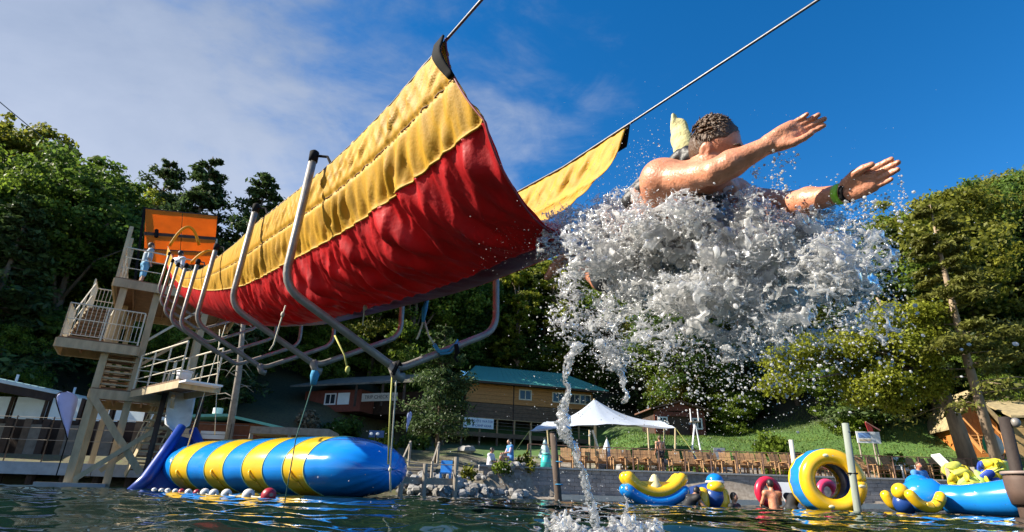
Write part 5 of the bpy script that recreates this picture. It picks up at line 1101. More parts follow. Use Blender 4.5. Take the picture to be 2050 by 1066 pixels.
# blue boat with curved yellow arms
bt = empty('inflatable_boat', at(1900, 1024, 13.6), 'long blue inflatable boat with curved yellow arms and a yellow ball nose', 'inflatable')
def P_(a, b_, Y): return at(a, b_, Y)
MB().tube([P_(1880, 1000, 13.7), P_(1890, 999, 13.6), P_(1930, 1001, 13.4), P_(1980, 1000, 13.0), P_(2030, 997, 12.6), P_(2085, 993, 12.2), P_(2100, 993, 12.1)], [.12, .30, .30, .33, .37, .30, .12], 20).build('main_tube', BLU_V, bt, True)
MB().tube([P_(1800, 1005, 14.3), P_(1812, 1000, 14.2), P_(1840, 992, 14.0), P_(1868, 992, 13.8), P_(1898, 1002, 13.6)], [.10, .28, .38, .36, .22], 18).build('front_body', BLU_V, bt, True)
MB().ball(P_(1838, 970, 14.1), (.27, .25, .22), 18, 12).build('head', BLU_V, bt, True); MB().ball(P_(1802, 984, 14.0), (.18, .18, .18), 18, 12).build('nose_ball', YEL_V, bt, True)
MB().ball(P_(1812, 1008, 14.1), (.26, .22, .24), 16, 10).build('keel', NAVY_V, bt, True)
def armt(pts, Y, name):
    Q = [P_(a, b_, Y + .0) for a, b_ in pts]; out = [Q[0]]
    for i in range(1, len(Q) - 1): out += arc((Q[i - 1] + Q[i]) / 2, Q[i], (Q[i] + Q[i + 1]) / 2, 6)
    out.append(Q[-1]); d0 = unit(out[0] - out[1]); d1 = unit(out[-1] - out[-2]); r_ = .115; out = [out[0] + d0 * r_ * .9, out[0] + d0 * r_ * .55] + out + [out[-1] + d1 * r_ * .55, out[-1] + d1 * r_ * .9]
    return MB().tube(out, [r_ * .4, r_ * .85] + [r_] * (len(out) - 4) + [r_ * .85, r_ * .4], 14).build(name, YEL_V, bt, True)
armt([(1822, 991), (1838, 1008), (1858, 1017), (1874, 1015), (1882, 1000), (1883, 995)], 13.3, 'curved_arm'); armt([(1773, 992), (1783, 1008), (1800, 1016), (1815, 1016)], 14.4, 'curved_arm')
MB().obox(P_(1836, 973, 13.72) , V(.10, -.02, .0), V(.06, 0, -.22), V(0, -.012, 0)).build('white_patch', PAINT_WH, bt)
MB().tube([P_(1950, 985, 12.95), P_(1968, 995, 12.85), P_(1985, 1012, 12.75)], .012, 5).build('white_line', PAINT_WH, bt)
# drying life jackets on a rack, lounge chair, barrel
rack = empty('drying_rack', P_(1955, 990, 14.6), 'wooden rack holding the heap of life jackets behind the blue boat', 'rack'); rz0 = P_(1955, 985, 14.6)[2]
for z_ in (.0, .3): MB().bar(P_(1905, 985, 14.7) + UP * z_, P_(2020, 985, 14.2) + UP * z_, .08).build('bar', WOOD_G, rack)
for a in (1908, 1960, 2015): p = P_(a, 985, 14.6 - (a - 1908) / 260); MB().bar(V(p[0], p[1], -.5), p + UP * .55, .09).build('post', WOOD_G, rack)
VJ = [mat('vest_yellow', (.75, .58, .03), .6, .15, 9), mat('vest_blue', (.02, .06, .38), .6, .15, 9), mat('vest_green', (.36, .50, .14), .6, .15, 9), mat('vest_lime', (.62, .62, .10), .6, .15, 9)]
VEST = []
def vest_mesh(seed):
    r = np.random.default_rng(seed); m = MB()
    for s in (-1, 1): m.ball((s * .11, 0, 0), (.115, .06, .23), 10, 7)
    m.ball((0, .05, .03), (.2, .05, .22), 10, 7); v = np.array(m.v); v += .02 * np.sin(v * 17 + r.uniform(0, 6, 3)); m.v = list(v); return m
for i in range(4): o = vest_mesh(i).build('life_jacket', VJ[i], None, True); VEST.append(o.data); bpy.data.objects.remove(o)
random.seed(77); nj = {}
for i in range(34):
    px_ = random.uniform(1908, 2008); py_ = random.uniform(938, 980) - (4 if px_ > 1960 else 0); Y = 14.5 - (px_ - 1908) / 260 + random.uniform(-.16, .16); p = P_(px_, py_, Y); ci = random.choices(range(4), [5, 2.4, 2, 3])[0]
    o = bpy.data.objects.new('life_jacket', VEST[ci]); COL.objects.link(o); o.location = tuple(p); o.rotation_euler = (random.uniform(-1.3, 1.3), random.uniform(-1.5, 1.5), random.uniform(0, 6.28)); o.scale = (.9,) * 3
    cn_ = ('yellow', 'dark blue', 'pale green', 'lime')[ci]; nj.setdefault(cn_, []).append((px_, o))
    tag(o, cn_ + ' life jacket', 'life jacket', 'life jackets heaped on the drying rack')
for cn_, L_ in nj.items():
    L_.sort(key=lambda q: q[0])
    for i, (x_, o) in enumerate(L_): o['label'] = '%s life jacket on the rack, %s of that colour from the left' % (cn_, nth(i + 1))
lc = empty('lounge_chair', P_(1915, 950, 15), 'white lounge chair tipped back beside the life jackets', 'chair'); LW = V(.12, .5, 0)
a = P_(1882, 912, 15.2); b_ = P_(1922, 952, 14.9); c = P_(1952, 948, 14.6); MB().obox(a, b_ - a, LW, UP * .05).build('backrest', WCH, lc); MB().obox(b_ + UP * .0, c - b_, LW, UP * .05).build('seat', WCH, lc)
for p in (b_, c): MB().bar(p + LW * .2, V(p[0], p[1], p[2] - .35) + LW * .2, .05).build('leg', WCH, lc)
fp = P_(1897, 942, 15.4); fe = empty('float_on_pole', fp, 'lime green float on a short pole left of the lounge chair', 'float'); MB().ball(fp, .14, 14, 10).build('ball', VJ[3], fe, True); MB().tube([fp - UP * .14, fp - UP * .9], .03, 6).build('pole', WOOD_G, fe)
bc = P_(2053, 984, 12.2); br_ = empty('barrel', bc - UP * .2, 'brown barrel with a thick rim at the right edge', 'barrel'); BRW = mat('brown_barrel', (.10, .06, .045), .7, .2, 5)
MB().tube([bc - UP * .25, bc, bc + UP * .2, bc + UP * .34], [.27, .31, .31, .28], 20).build('body', BRW, br_, True); MB().tube([bc + UP * .34 + V(.3 * math.cos(t), .3 * math.sin(t), 0) for t in np.linspace(0, 6.2832, 26)], .035, 8).build('rim', mat('pale_rim', (.28, .21, .18), .6, .15, 5), br_, True); MB().tube([bc - UP * 1.0, bc - UP * .25], .2, 12).build('stand', WOOD_D, br_)

# ------------------------------------------------------------------ small things on shore
def teardrop(label, bpx, tpx, Y, wpx):
    b0 = at(*bpx, Y); t0 = at(*tpx, Y); h = t0 - b0; t = empty('teardrop_flag', b0, label, 'flag'); w = wpx * Y / FPX; side = unit(V(b0[1], -b0[0], 0)); n = V(side[1], -side[0], 0)
    prof = [(0, .02), (.15, .16), (.35, .42), (.55, .70), (.72, .92), (.84, 1.0), (.92, .86), (.97, .55), (1.0, .02)]
    poly = [b0 + h * f0 - side * w * .5 * q for f0, q in prof] + [b0 + h * f0 + side * w * .5 * q for f0, q in prof[::-1]]
    vs_ = []; fs = []
    for i, (f0, q) in enumerate(prof):
        for k, s in enumerate((-1, -.33, .33, 1)): vs_.append(b0 + h * f0 + side * w * .5 * q * s + n * (.05 * math.sin(f0 * 7 + s) * q))
    for i in range(len(prof) - 1):
        for k in range(3): fs.append((i * 4 + k, i * 4 + k + 1, (i + 1) * 4 + k + 1, (i + 1) * 4 + k))
    o = link_mesh('sail', vs_, fs, FLAG_M, t, True); md = o.modifiers.new('thickness', 'SOLIDIFY'); md.thickness = .006
    MB().tube([V(b0[0], b0[1], max(gz(b0[0], b0[1]), .5) - .2), b0] + [b0 + h * f0 - side * w * .5 * (q + .02) for f0, q in prof], .018, 5).build('pole', BLACK, t, True)
teardrop('tall pale blue teardrop flag on the quay left of the tower', (135, 878), (134, 784), 19.5, 35)
teardrop('narrow dark edged feather flag above the small dock', (813, 868), (821, 824), 29, 10)
UMB = mat('pale_umbrella', (.66, .74, .76), .7, .06, 5)
for label, px_, m_ in (('closed pale teal umbrella above the teal bin', 1091, mat('teal_umbrella', (.50, .66, .64), .7, .06, 5)), ('closed white umbrella left of the chair row end', 1215, UMB)):
    b0 = at(px_, 918, 30.3); t0 = at(px_, 879, 30.3); t = empty('closed_umbrella', V(b0[0], 30.3, gz(b0[0], 30.3)), label, 'umbrella')
    h = t0 - b0; vs_ = []; n_ = 16
    for f0, r_ in ((0, .30), (.1, .285), (.5, .17), (.85, .07), (1.0, .02)):
        for j in range(n_): a = 2 * math.pi * j / n_; rr_ = r_ * (1 + .18 * math.cos(8 * a)); vs_.append(b0 + h * f0 + V(rr_ * math.cos(a), rr_ * math.sin(a), 0))
    fs = [(i * n_ + j, i * n_ + (j + 1) % n_, (i + 1) * n_ + (j + 1) % n_, (i + 1) * n_ + j) for i in range(4) for j in range(n_)]; link_mesh('canopy', vs_, fs, m_, t, True)
    MB().tube([V(b0[0], 30.3, gz(b0[0], 30.3) - .2), t0 + UP * .06], .03, 7).build('pole', WOOD_G, t)
bp = at(1093, 941, 28.7); t = empty('teal_bin', bp, 'teal bin standing beside the mooring post on the wall', 'bin'); gzb = gz(bp[0], 28.7); bp[2] = gzb
MB().tube([bp, bp + UP * .3, bp + UP * .62, bp + UP * .66], [.26, .25, .20, .1], 12).build('body', mat('teal_plastic', (.04, .50, .48), .4, .06, 5), t, True); MB().tube([bp + UP * .62, bp + UP * .72], [.22, .14], 12).build('lid', TEAL, t, True)
p = at(1730, 876, 31); sg = empty('banner_board', V(p[0], 31, gz(p[0], 31)), 'white board with a pale blue print behind the bright bush', 'sign'); MB().obox(p + V(-.38, 0, -.28), V(1.1, -.2, -.03), V(0, .04, 0), UP * .58).build('board', SIGN_W, sg); MB().obox(p + V(-.3, -.02, -.02), V(.55, -.1, 0), V(0, -.006, 0), UP * .24).build('blue_print', mat('print_blue', (.16, .30, .62), .5, .3, 7), sg); MB().obox(p + V(-.3, -.02, -.2), V(.55, -.1, 0), V(0, -.006, 0), UP * .1).build('sand_print', mat('print_sand', (.5, .42, .28), .5, .2, 7), sg)
for dx in (-.3, .6): MB().bar(V(p[0] + dx, 31.05, gz(p[0], 31) - .2), p + V(dx, .05, -.2), .06).build('leg', WOOD_G, sg)
p = at(1743, 858, 32); rs = empty('red_flag', V(p[0], 32, gz(p[0], 32)), 'folded red flag sign on a post above the white banner board', 'flag'); RFL = mat('red_flag_cloth', (.42, .04, .05), .6, .1, 5)
MB().prism([p + V(-.25, 0, .35), p + V(.1, 0, .05), p + V(.12, 0, -.55), p + V(-.1, 0, -.5)], V(0, .03, 0)).build('cloth', RFL, rs); MB().bar(p + V(-.2, 0, .33), p + V(.5, 0, -.1), .05).build('arm', mat('pale_red', (.6, .28, .28), .6, .1, 5), rs); MB().bar(V(p[0] + .02, 32.05, gz(p[0], 32) - .2), p + V(.02, .05, 0), .06).build('post', WOOD_G, rs)
p = at(1395, 893, 34.5); sw = empty('ladder_frame', V(p[0], 34.5, gz(p[0], 34.5)), 'white A shaped lifeguard ladder frame below the red cabin', 'frame'); tp_ = at(1391, 845, 34.8)
for a, b_ in ((1381, 893), (1404, 890)): q = at(a, b_, 34.5); MB().bar(V(q[0], 34.5, gz(q[0], 34.5) - .1), tp_, .07).build('leg', PAINT_WH, sw)
MB().box(tp_, (.5, .4, .06)).build('seat', WOOD_G, sw); MB().bar(tp_ + V(.22, 0, 0), tp_ + V(.22, 0, .75), .05).bar(tp_ + V(-.22, 0, 0), tp_ + V(-.22, 0, .75), .05).build('armrest', PAINT_WH, sw)
a = at(1415, 898, 32.5); lg = MB(); lg.obox(V(a[0], 32.4, gz(a[0] + 1.5, 32.5) - .3), V(2.9, .1, 0), V(0, 1.2, 0), UP * .62); le = tag(lg.build('concrete_step', mat('pale_blue_concrete', (.42, .45, .50), .9, .1, 3), None, False, a), 'pale concrete terrace step behind the deck chairs', 'step')
nb2 = at(1441, 908, 31.4); pl = empty('number_plate', nb2, 'pale plate with the number 2 above the deck chairs', 'sign'); MB().obox(nb2 + V(-.3, .03, -.3), V(.6, 0, 0), V(0, .03, 0), UP * .58).build('plate', mat('pale_plate', (.42, .44, .48), .7, .1, 4), pl); text('2', .52, INK_B, nb2 + V(0, .022, 0), V(1, 0, 0), UP, pl, 'number'); MB().bar(V(nb2[0], 31.48, gz(nb2[0], 31.48) - .1), nb2 + V(0, .08, -.2), .06).build('post', WOOD_G, pl)
cb = at(1458, 920, 31.2); cn = empty('marker_cone', V(cb[0], 31.2, gz(cb[0], 31.2)), 'small yellow green marker cone right of the number plate', 'cone'); MB().tube([cb - UP * .25, cb, cb + UP * .2, cb + UP * .28], [.2, .17, .09, .02], 12).build('body', VJ[3], cn, True); MB().box(cb - UP * .26, (.46, .46, .03)).build('base', VJ[3], cn)
def picnic(label, px_, py_, Y, rz):
    p = at(px_, py_, Y); z0 = gz(p[0], Y); t = empty('picnic_table', (0, 0, 0), label, 'table'); PT = mat('silver_timber', (.34, .36, .36), .85, .15, 5)
    for i in range(3): MB().box((0, (i - 1) * .25, .74), (1.7, .235, .05)).build('plank', PT, t)
    for s in (-1, 1): MB().box((0, s * .68, .44), (1.7, .26, .05)).build('bench', PT, t)
    for s in (-1, 1): MB().bar((s * .6, -.7, 0), (s * .6, .25, .71), .08).bar((s * .6 + .09, .7, 0), (s * .6 + .09, -.25, .71), .08).bar((s * .6 - .07, -.72, .38), (s * .6 - .07, .72, .38), .07).build('leg_frame', PT, t)
    t.location = (p[0], Y, z0); t.rotation_euler = (0, 0, rz)
picnic('grey picnic table on the terrace behind the big wheel', 1622, 898, 32.5, .3); picnic('bluish picnic table under the tall grey green pole', 1675, 898, 33, -.2); picnic('grey picnic table right of the bright bush', 1825, 900, 31, .2)
for label, px_, py_, Y, r_, m_ in (('red foam board standing behind the two bathers', 1538, 985, 17.6, .30, mat('red_vinyl', (.62, .02, .06), .35, .1, 5)), ('pink red inner tube seen through the hole of the wheel', 1657, 985, 18.2, .26, mat('pink_vinyl', (.70, .05, .14), .35, .1, 5))):
    p = at(px_, py_, Y); t = tag(arc_tube(MB(), p, unit(V(1, .2, 0)), UP, r_, 0, 2 * math.pi, r_ * .42, 22, 10, False).build('swim_ring', m_, None, True, p), label, 'swim ring')
p = at(1568, 985, 18); t = empty('beach_chair', p - UP * .3, 'pale grey reclining chair between the two bathers', 'chair'); MB().obox(p + V(-.16, 0, .25), V(.42, 0, 0), V(.12, -.3, -.75), V(0, .03, .01)).build('backrest', WCH, t); MB().obox(p + V(-.02, -.3, -.5), V(.42, 0, 0), V(.1, -.4, 0), UP * .04).build('seat', WCH, t)
p = at(752, 872, 30); t = empty('blue_notice', V(p[0], 30, gz(p[0], 30)), 'small dark blue notice above the right end of the blob', 'sign'); MB().obox(p + V(-.35, 0, -.1), V(.75, .05, 0), V(0, .03, 0), UP * .34).build('board', mat('navy_board', (.04, .10, .25), .5, .2, 6), t); MB().bar(V(p[0], 30.05, gz(p[0], 30) - .1), p, .05).build('post', BLACK, t); text('ABC' if False else 'EXIT', .01, SIGN_W, p, V(1, 0, 0), UP, t) if False else None
for dx in (-.22, .1): MB().ball(p + V(dx, -.01, .07), (.09, .012, .07), 8, 5).build('white_print', SIGN_W, t)
p = at(893, 930, 26.3); t = empty('blue_chair', V(p[0], 26.3, gz(p[0], 26.3)), 'bright blue plastic chair at the left of the stone bank', 'chair'); BPL = mat('blue_plastic', (.04, .26, .65), .4, .1, 5); z0 = gz(p[0], 26.3)
MB().box((p[0], 26.3, z0 + .42), (.5, .5, .05)).build('seat', BPL, t); MB().obox((p[0] - .25, 26.5, z0 + .45), (.5, 0, 0), (0, .04, 0), (0, .1, .5)).build('backrest', BPL, t)
for sx_ in (-.2, .2):
    for sy_ in (-.2, .2): MB().bar((p[0] + sx_, 26.3 + sy_, z0 - .1), (p[0] + sx_, 26.3 + sy_, z0 + .4), .05).build('leg', BPL, t)

# ------------------------------------------------------------------ people
def skinmat(name, c, c2):
    m = mat(name, c, .42, .16, 14, .22, 90, col2=c2, spec=.5); b = m.node_tree.nodes['Principled BSDF']; b.inputs['Subsurface Weight'].default_value = .18; b.inputs['Subsurface Radius'].default_value = (.02, .007, .004); b.inputs['Subsurface Scale'].default_value = .5; b.inputs['Coat Weight'].default_value = .12; b.inputs['Coat Roughness'].default_value = .18; return m
SKIN = skinmat('wet_skin', (.50, .19, .095), (.61, .265, .155)); SKIN2 = skinmat('tan_skin', (.40, .20, .12), (.48, .25, .16))
HAIR = mat('brown_hair', (.085, .045, .022), .5, .4, 30, .5, 120, stretch=(1, 1, .3)); HAIRB = mat('black_hair', (.012, .010, .010), .5, .3, 30)
def figure(label, pos, rz, J, cloth_, hairm=HAIRB, skin=SKIN2, group=None, scale=1.0):
    # J: joints in metres, person facing -y: head, neck, chest, pelvis, sh/el/wr, hip/kn/an for l, r
    R = np.array([[math.cos(rz), -math.sin(rz), 0], [math.sin(rz), math.cos(rz), 0], [0, 0, 1]]); W = {k: np.asarray(pos) + R @ (np.array(v, float) * scale) for k, v in J.items()}
    allp = np.array(list(W.values())); S = SDF(allp.min(0) - .22, allp.max(0) + .22, .014)
    def body(S, grow=0.0, only=None):
        def c(n, a, b_, r1, r2, k=.03):
            if only is None or n in only: S.cone(W[a], W[b_], (r1 + grow) * scale, (r2 + grow) * scale, k)
        c('torso', 'chest', 'pelvis', .135, .13); c('torso', 'shl', 'shr', .075, .075); c('torso', 'chest', 'shl', .11, .07); c('torso', 'chest', 'shr', .11, .07); c('hips', 'hipl', 'hipr', .115, .115)
        if only is None: S.cone(W['chest'], W['neck'], .09 * scale, .055 * scale, .03); S.cone(W['neck'], W['head'], .055 * scale, .06 * scale, .02)
        for s in 'lr':
            c('uarm', 'sh' + s, 'el' + s, .055, .042); c('larm', 'el' + s, 'wr' + s, .042, .03); c('thigh', 'hip' + s, 'kn' + s, .088, .058); c('shank', 'kn' + s, 'an' + s, .056, .04)
            if only is None:
                S.ell(W['wr' + s] + unit(W['wr' + s] - W['el' + s]) * .07, (.035, .035, .05), None, .02); f = unit(R @ V(0, -1, 0)); S.cone(W['an' + s], W['an' + s] + f * .14 - UP * .03, .04, .03, .02)
        if only is None:
            up = unit(W['head'] - W['neck']); f = R @ V(0, -1, 0); S.ell(W['head'], (.075 * scale, .095 * scale, .115 * scale), R.T, .01); S.ell(W['head'] + f * .1 * scale - up * .01, (.016, .02, .022), None, .012)
            for s in (-1, 1): S.ell(W['head'] + R @ V(s * .077, .0, 0) * scale, (.012, .022, .03), None, .01)
        return S
    t = empty('person', pos, label, 'person', group); body(S).build('body', skin, t)
    H = SDF(W['head'] - .16, W['head'] + .16, .012); H.ell(W['head'] + R @ V(0, .018, .02) * scale, (.084 * scale, .1 * scale, .118 * scale), R.T, 0); H.ell(W['head'] + R @ V(0, -.11, -.03) * scale, (.10, .075, .10), R.T, .01, cut=True); H.build('hair', hairm, t)
    for nm, m_, only, g in cloth_: K = SDF(allp.min(0) - .22, allp.max(0) + .22, .016); body(K, g, only).build(nm, m_, t)
    return t
STAND = dict(head=(0, -.02, 1.63), neck=(0, 0, 1.47), chest=(0, 0, 1.28), pelvis=(0, .0, .98), shl=(.19, 0, 1.40), shr=(-.19, 0, 1.40), ell=(.25, .04, 1.12), elr=(-.26, .02, 1.12), wrl=(.24, -.1, .9), wrr=(-.25, -.08, .9), hipl=(.09, 0, .93), hipr=(-.09, 0, .93), knl=(.11, -.02, .5), knr=(-.1, .0, .5), anl=(.11, .02, .08), anr=(-.12, .04, .08))
SIT = dict(head=(0, -.05, 1.22), neck=(0, 0, 1.07), chest=(0, .02, .88), pelvis=(0, .05, .55), shl=(.19, 0, 1.0), shr=(-.19, 0, 1.0), ell=(.26, -.1, .75), elr=(-.26, -.1, .75), wrl=(.16, -.33, .7), wrr=(-.16, -.33, .7), hipl=(.09, .03, .5), hipr=(-.09, .03, .5), knl=(.12, -.4, .52), knr=(-.12, -.4, .52), anl=(.12, -.42, .1), anr=(-.12, -.42, .1))
LEAN = dict(STAND); LEAN.update(head=(0, -.42, 1.42), neck=(0, -.30, 1.32), chest=(0, -.18, 1.18), shl=(.19, -.26, 1.27), shr=(-.19, -.26, 1.27), ell=(.28, -.42, 1.02), elr=(-.28, -.42, 1.02), wrl=(.2, -.62, .95), wrr=(-.2, -.62, .95))
def cm(n, c): return mat(n, c, .7, .15, 12)
DARK_SH = cm('black_trunks', (.015, .015, .02)); WHT = cm('white_shirt', (.62, .60, .66)); BLS = cm('blue_shirt', (.06, .22, .50)); PNK = cm('lilac_shirt', (.55, .40, .52)); BIK = cm('black_swimwear', (.012, .012, .014)); GRY = cm('grey_shirt', (.35, .36, .38))
p = at(1325, 955, 29.45); figure('bare chested man in black trunks standing at the railing among the chairs', V(p[0], 29.45, 1.36), math.pi + .3, STAND, [('shorts', DARK_SH, ('hips', 'thigh'), .018)], HAIR, SKIN2, None, .97)
p = at(982, 940, 27.6); figure('person in a white shirt sitting on the bank left of the blue shirted one', V(p[0], 27.6, gz(p[0], 27.6) - .15), 1.2, SIT, [('shirt', WHT, ('torso', 'uarm'), .018), ('shorts', GRY, ('hips', 'thigh'), .016)])
p = at(1020, 930, 27.9); figure('person in a blue shirt sitting sideways at the low table on the bank', V(p[0], 27.9, gz(p[0], 27.9) - .05), -1.2, SIT, [('shirt', BLS, ('torso', 'hips'), .02), ('sleeves', PNK, ('uarm',), .016)])
p = at(1372, 1008, 16.6); figure('dark haired bather bending in the water at the right end of the rocker', V(p[0], 16.6, -1.05), 1.9, LEAN, [('swimsuit', BIK, ('torso', 'hips'), .014)], HAIRB)
p = at(1470, 1010, 16.8); figure('bather low in the water right of the upright pontoons', V(p[0], 16.8, -1.38), .8, STAND, [('swimsuit', BIK, ('torso',), .012)], HAIRB)
p = at(1548, 1010, 16.4); figure('woman in a black bikini sitting in the shallows seen from behind', V(p[0], 16.4, -.62), math.pi + .1, SIT, [('bikini', BIK, ('hips',), .012)], HAIRB, SKIN)
p = at(1582, 1012, 16.2); figure('woman in black swimwear leaning forward beside the big wheel', V(p[0], 16.2, -.95), math.pi - .9, LEAN, [('swimsuit', BIK, ('torso', 'hips'), .012)], HAIRB, SKIN)
p = at(1846, 975, 14.2); figure('small child in a blue shirt riding on top of the blue boat', V(p[0], 14.2, p[2] - .42), .2, SIT, [('shirt', BLS, ('torso', 'uarm'), .02)], HAIR, SKIN, None, .72)
p = at(2006, 912, 29); figure('child in a lilac top standing in front of the cream kayak', V(p[0], 29, gz(p[0], 29)), .2, STAND, [('shirt', PNK, ('torso', 'uarm'), .016), ('shorts', GRY, ('hips', 'thigh'), .016)], HAIR, SKIN2, None, .72)
p = TW(.35, .9, ZC); figure('person in a grey blue shirt on the top tower platform at the left', p, 2.4, STAND, [('shirt', cm('dusty_blue_shirt', (.25, .34, .42)), ('torso', 'uarm'), .018), ('shorts', cm('sky_blue_shorts', (.12, .36, .60)), ('hips', 'thigh'), .02)], HAIR)
p = TW(1.3, 1.1, ZC); figure('person in a white shirt on the top tower platform behind the post', p, 2.8, STAND, [('shirt', WHT, ('torso', 'uarm'), .018), ('shorts', DARK_SH, ('hips', 'thigh'), .02)], HAIRB)
p = TW(2.75, .8, ZC + .1); figure('dark haired rider crouching at the head of the fabric slide', p, 1.0, SIT, [('shirt', PNK, ('torso', 'uarm'), .018), ('shorts', DARK_SH, ('hips', 'thigh'), .02)], HAIRB)
print('small people %.1f' % (time.time() - T0))

# ------------------------------------------------------------------ the rider flying off the slide
def cv(a, b_, c): return unit(_r * a + _u * b_ - _f * c)           # directions given as right, up, towards the camera, for posing
hd = at(1434, 301, 1.95); fwd = unit(_r * .74 - _f * .62 - _u * .26); hup = unit(_u - fwd * (_u @ fwd) - _r * .10); hl_ = np.cross(hup, fwd)      # head frame
rsh, rel, rwr = at(1326, 362, 2.08), at(1432, 345, 1.82), at(1543, 288, 1.70)
lsh, lel, lwr = at(1468, 398, 2.22), at(1592, 408, 1.93), at(1690, 387, 1.72)
chest = at(1370, 430, 2.22); pelv = at(1300, 515, 2.52); rhip = pelv + V(-.06, -.07, 0); lhip = pelv + V(.06, .08, .0)
rkn, lkn = at(1205, 560, 2.72), at(1230, 520, 2.86); ran, lan = at(1140, 505, 2.93), at(1118, 468, 3.02)
S = SDF(V(.1, 1.42, .93), V(1.36, 3.16, 1.80), .0038)
S.cone(chest, pelv, .135, .125, .04).cone(rsh, lsh, .07, .07, .05).cone(chest, (rsh + lsh) / 2, .13, .10, .05).cone(pelv, rhip, .11, .09, .04).cone(pelv, lhip, .11, .09, .04)
nk = hd - UP * .10 - fwd * .035; S.cone(rsh + UP * .02, nk, .05, .055, .05).cone(lsh + UP * .02, nk, .05, .055, .05); S.cone((rsh + lsh) / 2 + UP * .02, nk, .075, .058, .04).cone(nk, hd - hup * .03, .058, .06, .02)
Hb = np.array([hl_, fwd, hup])
S.ell(hd + hup * .012 - fwd * .008, (.077, .098, .105), Hb, .01).ell(hd - hup * .06 + fwd * .03, (.056, .062, .058), Hb, .035)      # skull, jaw
S.cone(hd + fwd * .082 + hup * .024 + hl_ * .03, hd + fwd * .082 + hup * .024 - hl_ * .03, .014, .014, .02)                             # brow
S.cone(hd + fwd * .094 + hup * .012, hd + fwd * .116 - hup * .03, .009, .015, .012).ell(hd + fwd * .098 - hup * .066, (.022, .008, .006), Hb, .008).ell(hd + fwd * .094 - hup * .076, (.02, .008, .007), Hb, .008)
for s in (-1, 1):
    S.ell(hd + fwd * .093 + hup * .006 + hl_ * s * .032, (.014, .012, .009), Hb, .008, cut=True)
    S.ell(hd + hl_ * s * .078 - fwd * .012 - hup * .01, (.010, .024, .034), Hb, .008); S.ell(hd + hl_ * s * .09 - fwd * .008 - hup * .008, (.006, .012, .018), Hb, .006, cut=True)
# arms
S.cone(rsh, at(1300, 432, 2.28), .058, .075, .06).cone(at(1300, 432, 2.28), pelv, .075, .11, .05)
for sh, el, wr in ((rsh, rel, rwr), (lsh, lel, lwr)):
    S.ell(sh, (.066, .066, .06), None, .05).cone(sh, chest, .062, .10, .06).cone(sh, el, .058, .045, .03).cone(sh + (el - sh) * .3 - UP * .01, sh + (el - sh) * .65 - UP * .012, .05, .046, .02)
    S.cone(el, el + (wr - el) * .3, .046, .049, .02).cone(el + (wr - el) * .3, wr, .047, .029, .02)
def hand(wr, F_, W_, Np, thumb, curl):                                 # F_ along the fingers, W_ index -> little, Np palm normal
    F_ = unit(F_); W_ = unit(W_ - F_ * (W_ @ F_)); Np = unit(Np - F_ * (Np @ F_) - W_ * (Np @ W_))
    K = [wr + F_ * (.096, .100, .095, .085)[i] + W_ * (-.0285, -.0095, .0095, .0275)[i] for i in range(4)]
    for i in range(4): S.cone(wr + W_ * (-.016 + .011 * i), K[i], .019, .0145, .014)
    S.ell(wr + F_ * .05 - W_ * .018 + Np * .010, (.024, .034, .018), np.array([W_, F_, Np]), .014); S.ell(wr + F_ * .05 + W_ * .02 + Np * .008, (.018, .038, .016), np.array([W_, F_, Np]), .014)
    for i in range(4):
        L_ = (.072, .080, .075, .058)[i]; r0 = (.0108, .0112, .0106, .0094)[i]; sp = (-.01, -.005, .01, .03)[i]; d = unit(F_ + W_ * sp); p = K[i]; c = curl[i]
        for q, fr_ in enumerate((.45, .30, .25)):
            d = unit(d + Np * c * (.5 if q == 0 else 1.0)); n_ = p + d * L_ * fr_; S.cone(p, n_, r0 * (1 - .08 * q), r0 * (1 - .08 * (q + 1)), .0035); p = n_
    tb0 = wr + F_ * .022 - W_ * .026 + Np * .012; t1 = tb0 + unit(F_ * .9 - W_ * .32 + Np * .30) * .042; t2 = t1 + unit(F_ * 1.0 - W_ * .05 + Np * .15) * .034; t3 = t2 + unit(F_ + W_ * .10 + Np * .05) * .026
    S.cone(tb0, t1, .017, .0135, .012).cone(t1, t2, .0125, .0115, .004).cone(t2, t3, .0115, .0095, .003)
rt = at(1640, 238, 1.62); lt = at(1808, 328, 1.57)
hand(rwr, rt - rwr, cv(.45, .80, .15), cv(.25, -.45, .85), 1, (.05, .04, .14, .26))
hand(lwr, lt - lwr, cv(.40, -.75, .30), cv(.35, -.5, .8), 1, (.03, .05, .08, .16))
# legs and feet
for hp, kn, an, ft in ((rhip, rkn, ran, at(1118, 530, 2.98)), (lhip, lkn, lan, at(1085, 450, 3.10))):
    S.cone(hp, kn, .09, .058, .03).cone(kn, kn + (an - kn) * .35, .056, .058, .02).cone(kn + (an - kn) * .35, an, .056, .036, .02); d = unit(ft - an); S.cone(an, an + d * .13, .036, .030, .02).cone(an + d * .1, an + d * .19, .030, .02, .02).ell(an - d * .02, (.038, .038, .038), None, .02)
rider = empty('person', pelv, 'man in a black life vest flying off the slide end with both arms stretched forward', 'person')
S.build('body', SKIN, rider)
for s in (-1, 1): MB().ball(hd + fwd * .086 + hup * .007 + hl_ * s * .032, .0105, 12, 8).build('eye', mat('eye_white', (.30, .25, .22), .2, .05, 9), rider, True); MB().ball(hd + fwd * .094 + hup * .006 + hl_ * s * .031, .0058, 10, 6).build('iris', mat('dark_iris', (.02, .012, .008), .2, .1, 9), rider, True)
for s in (-1, 1): MB().tube([hd + fwd * .101 + hup * .028 + hl_ * s * .014, hd + fwd * .100 + hup * .033 + hl_ * s * .034, hd + fwd * .086 + hup * .027 + hl_ * s * .052], [.004, .005, .003], 6).build('eyebrow', HAIR, rider, True)
H = SDF(hd - .15, hd + .15, .0024); H.ell(hd + hup * .018 - fwd * .012, (.080, .100, .105), Hb, 0)
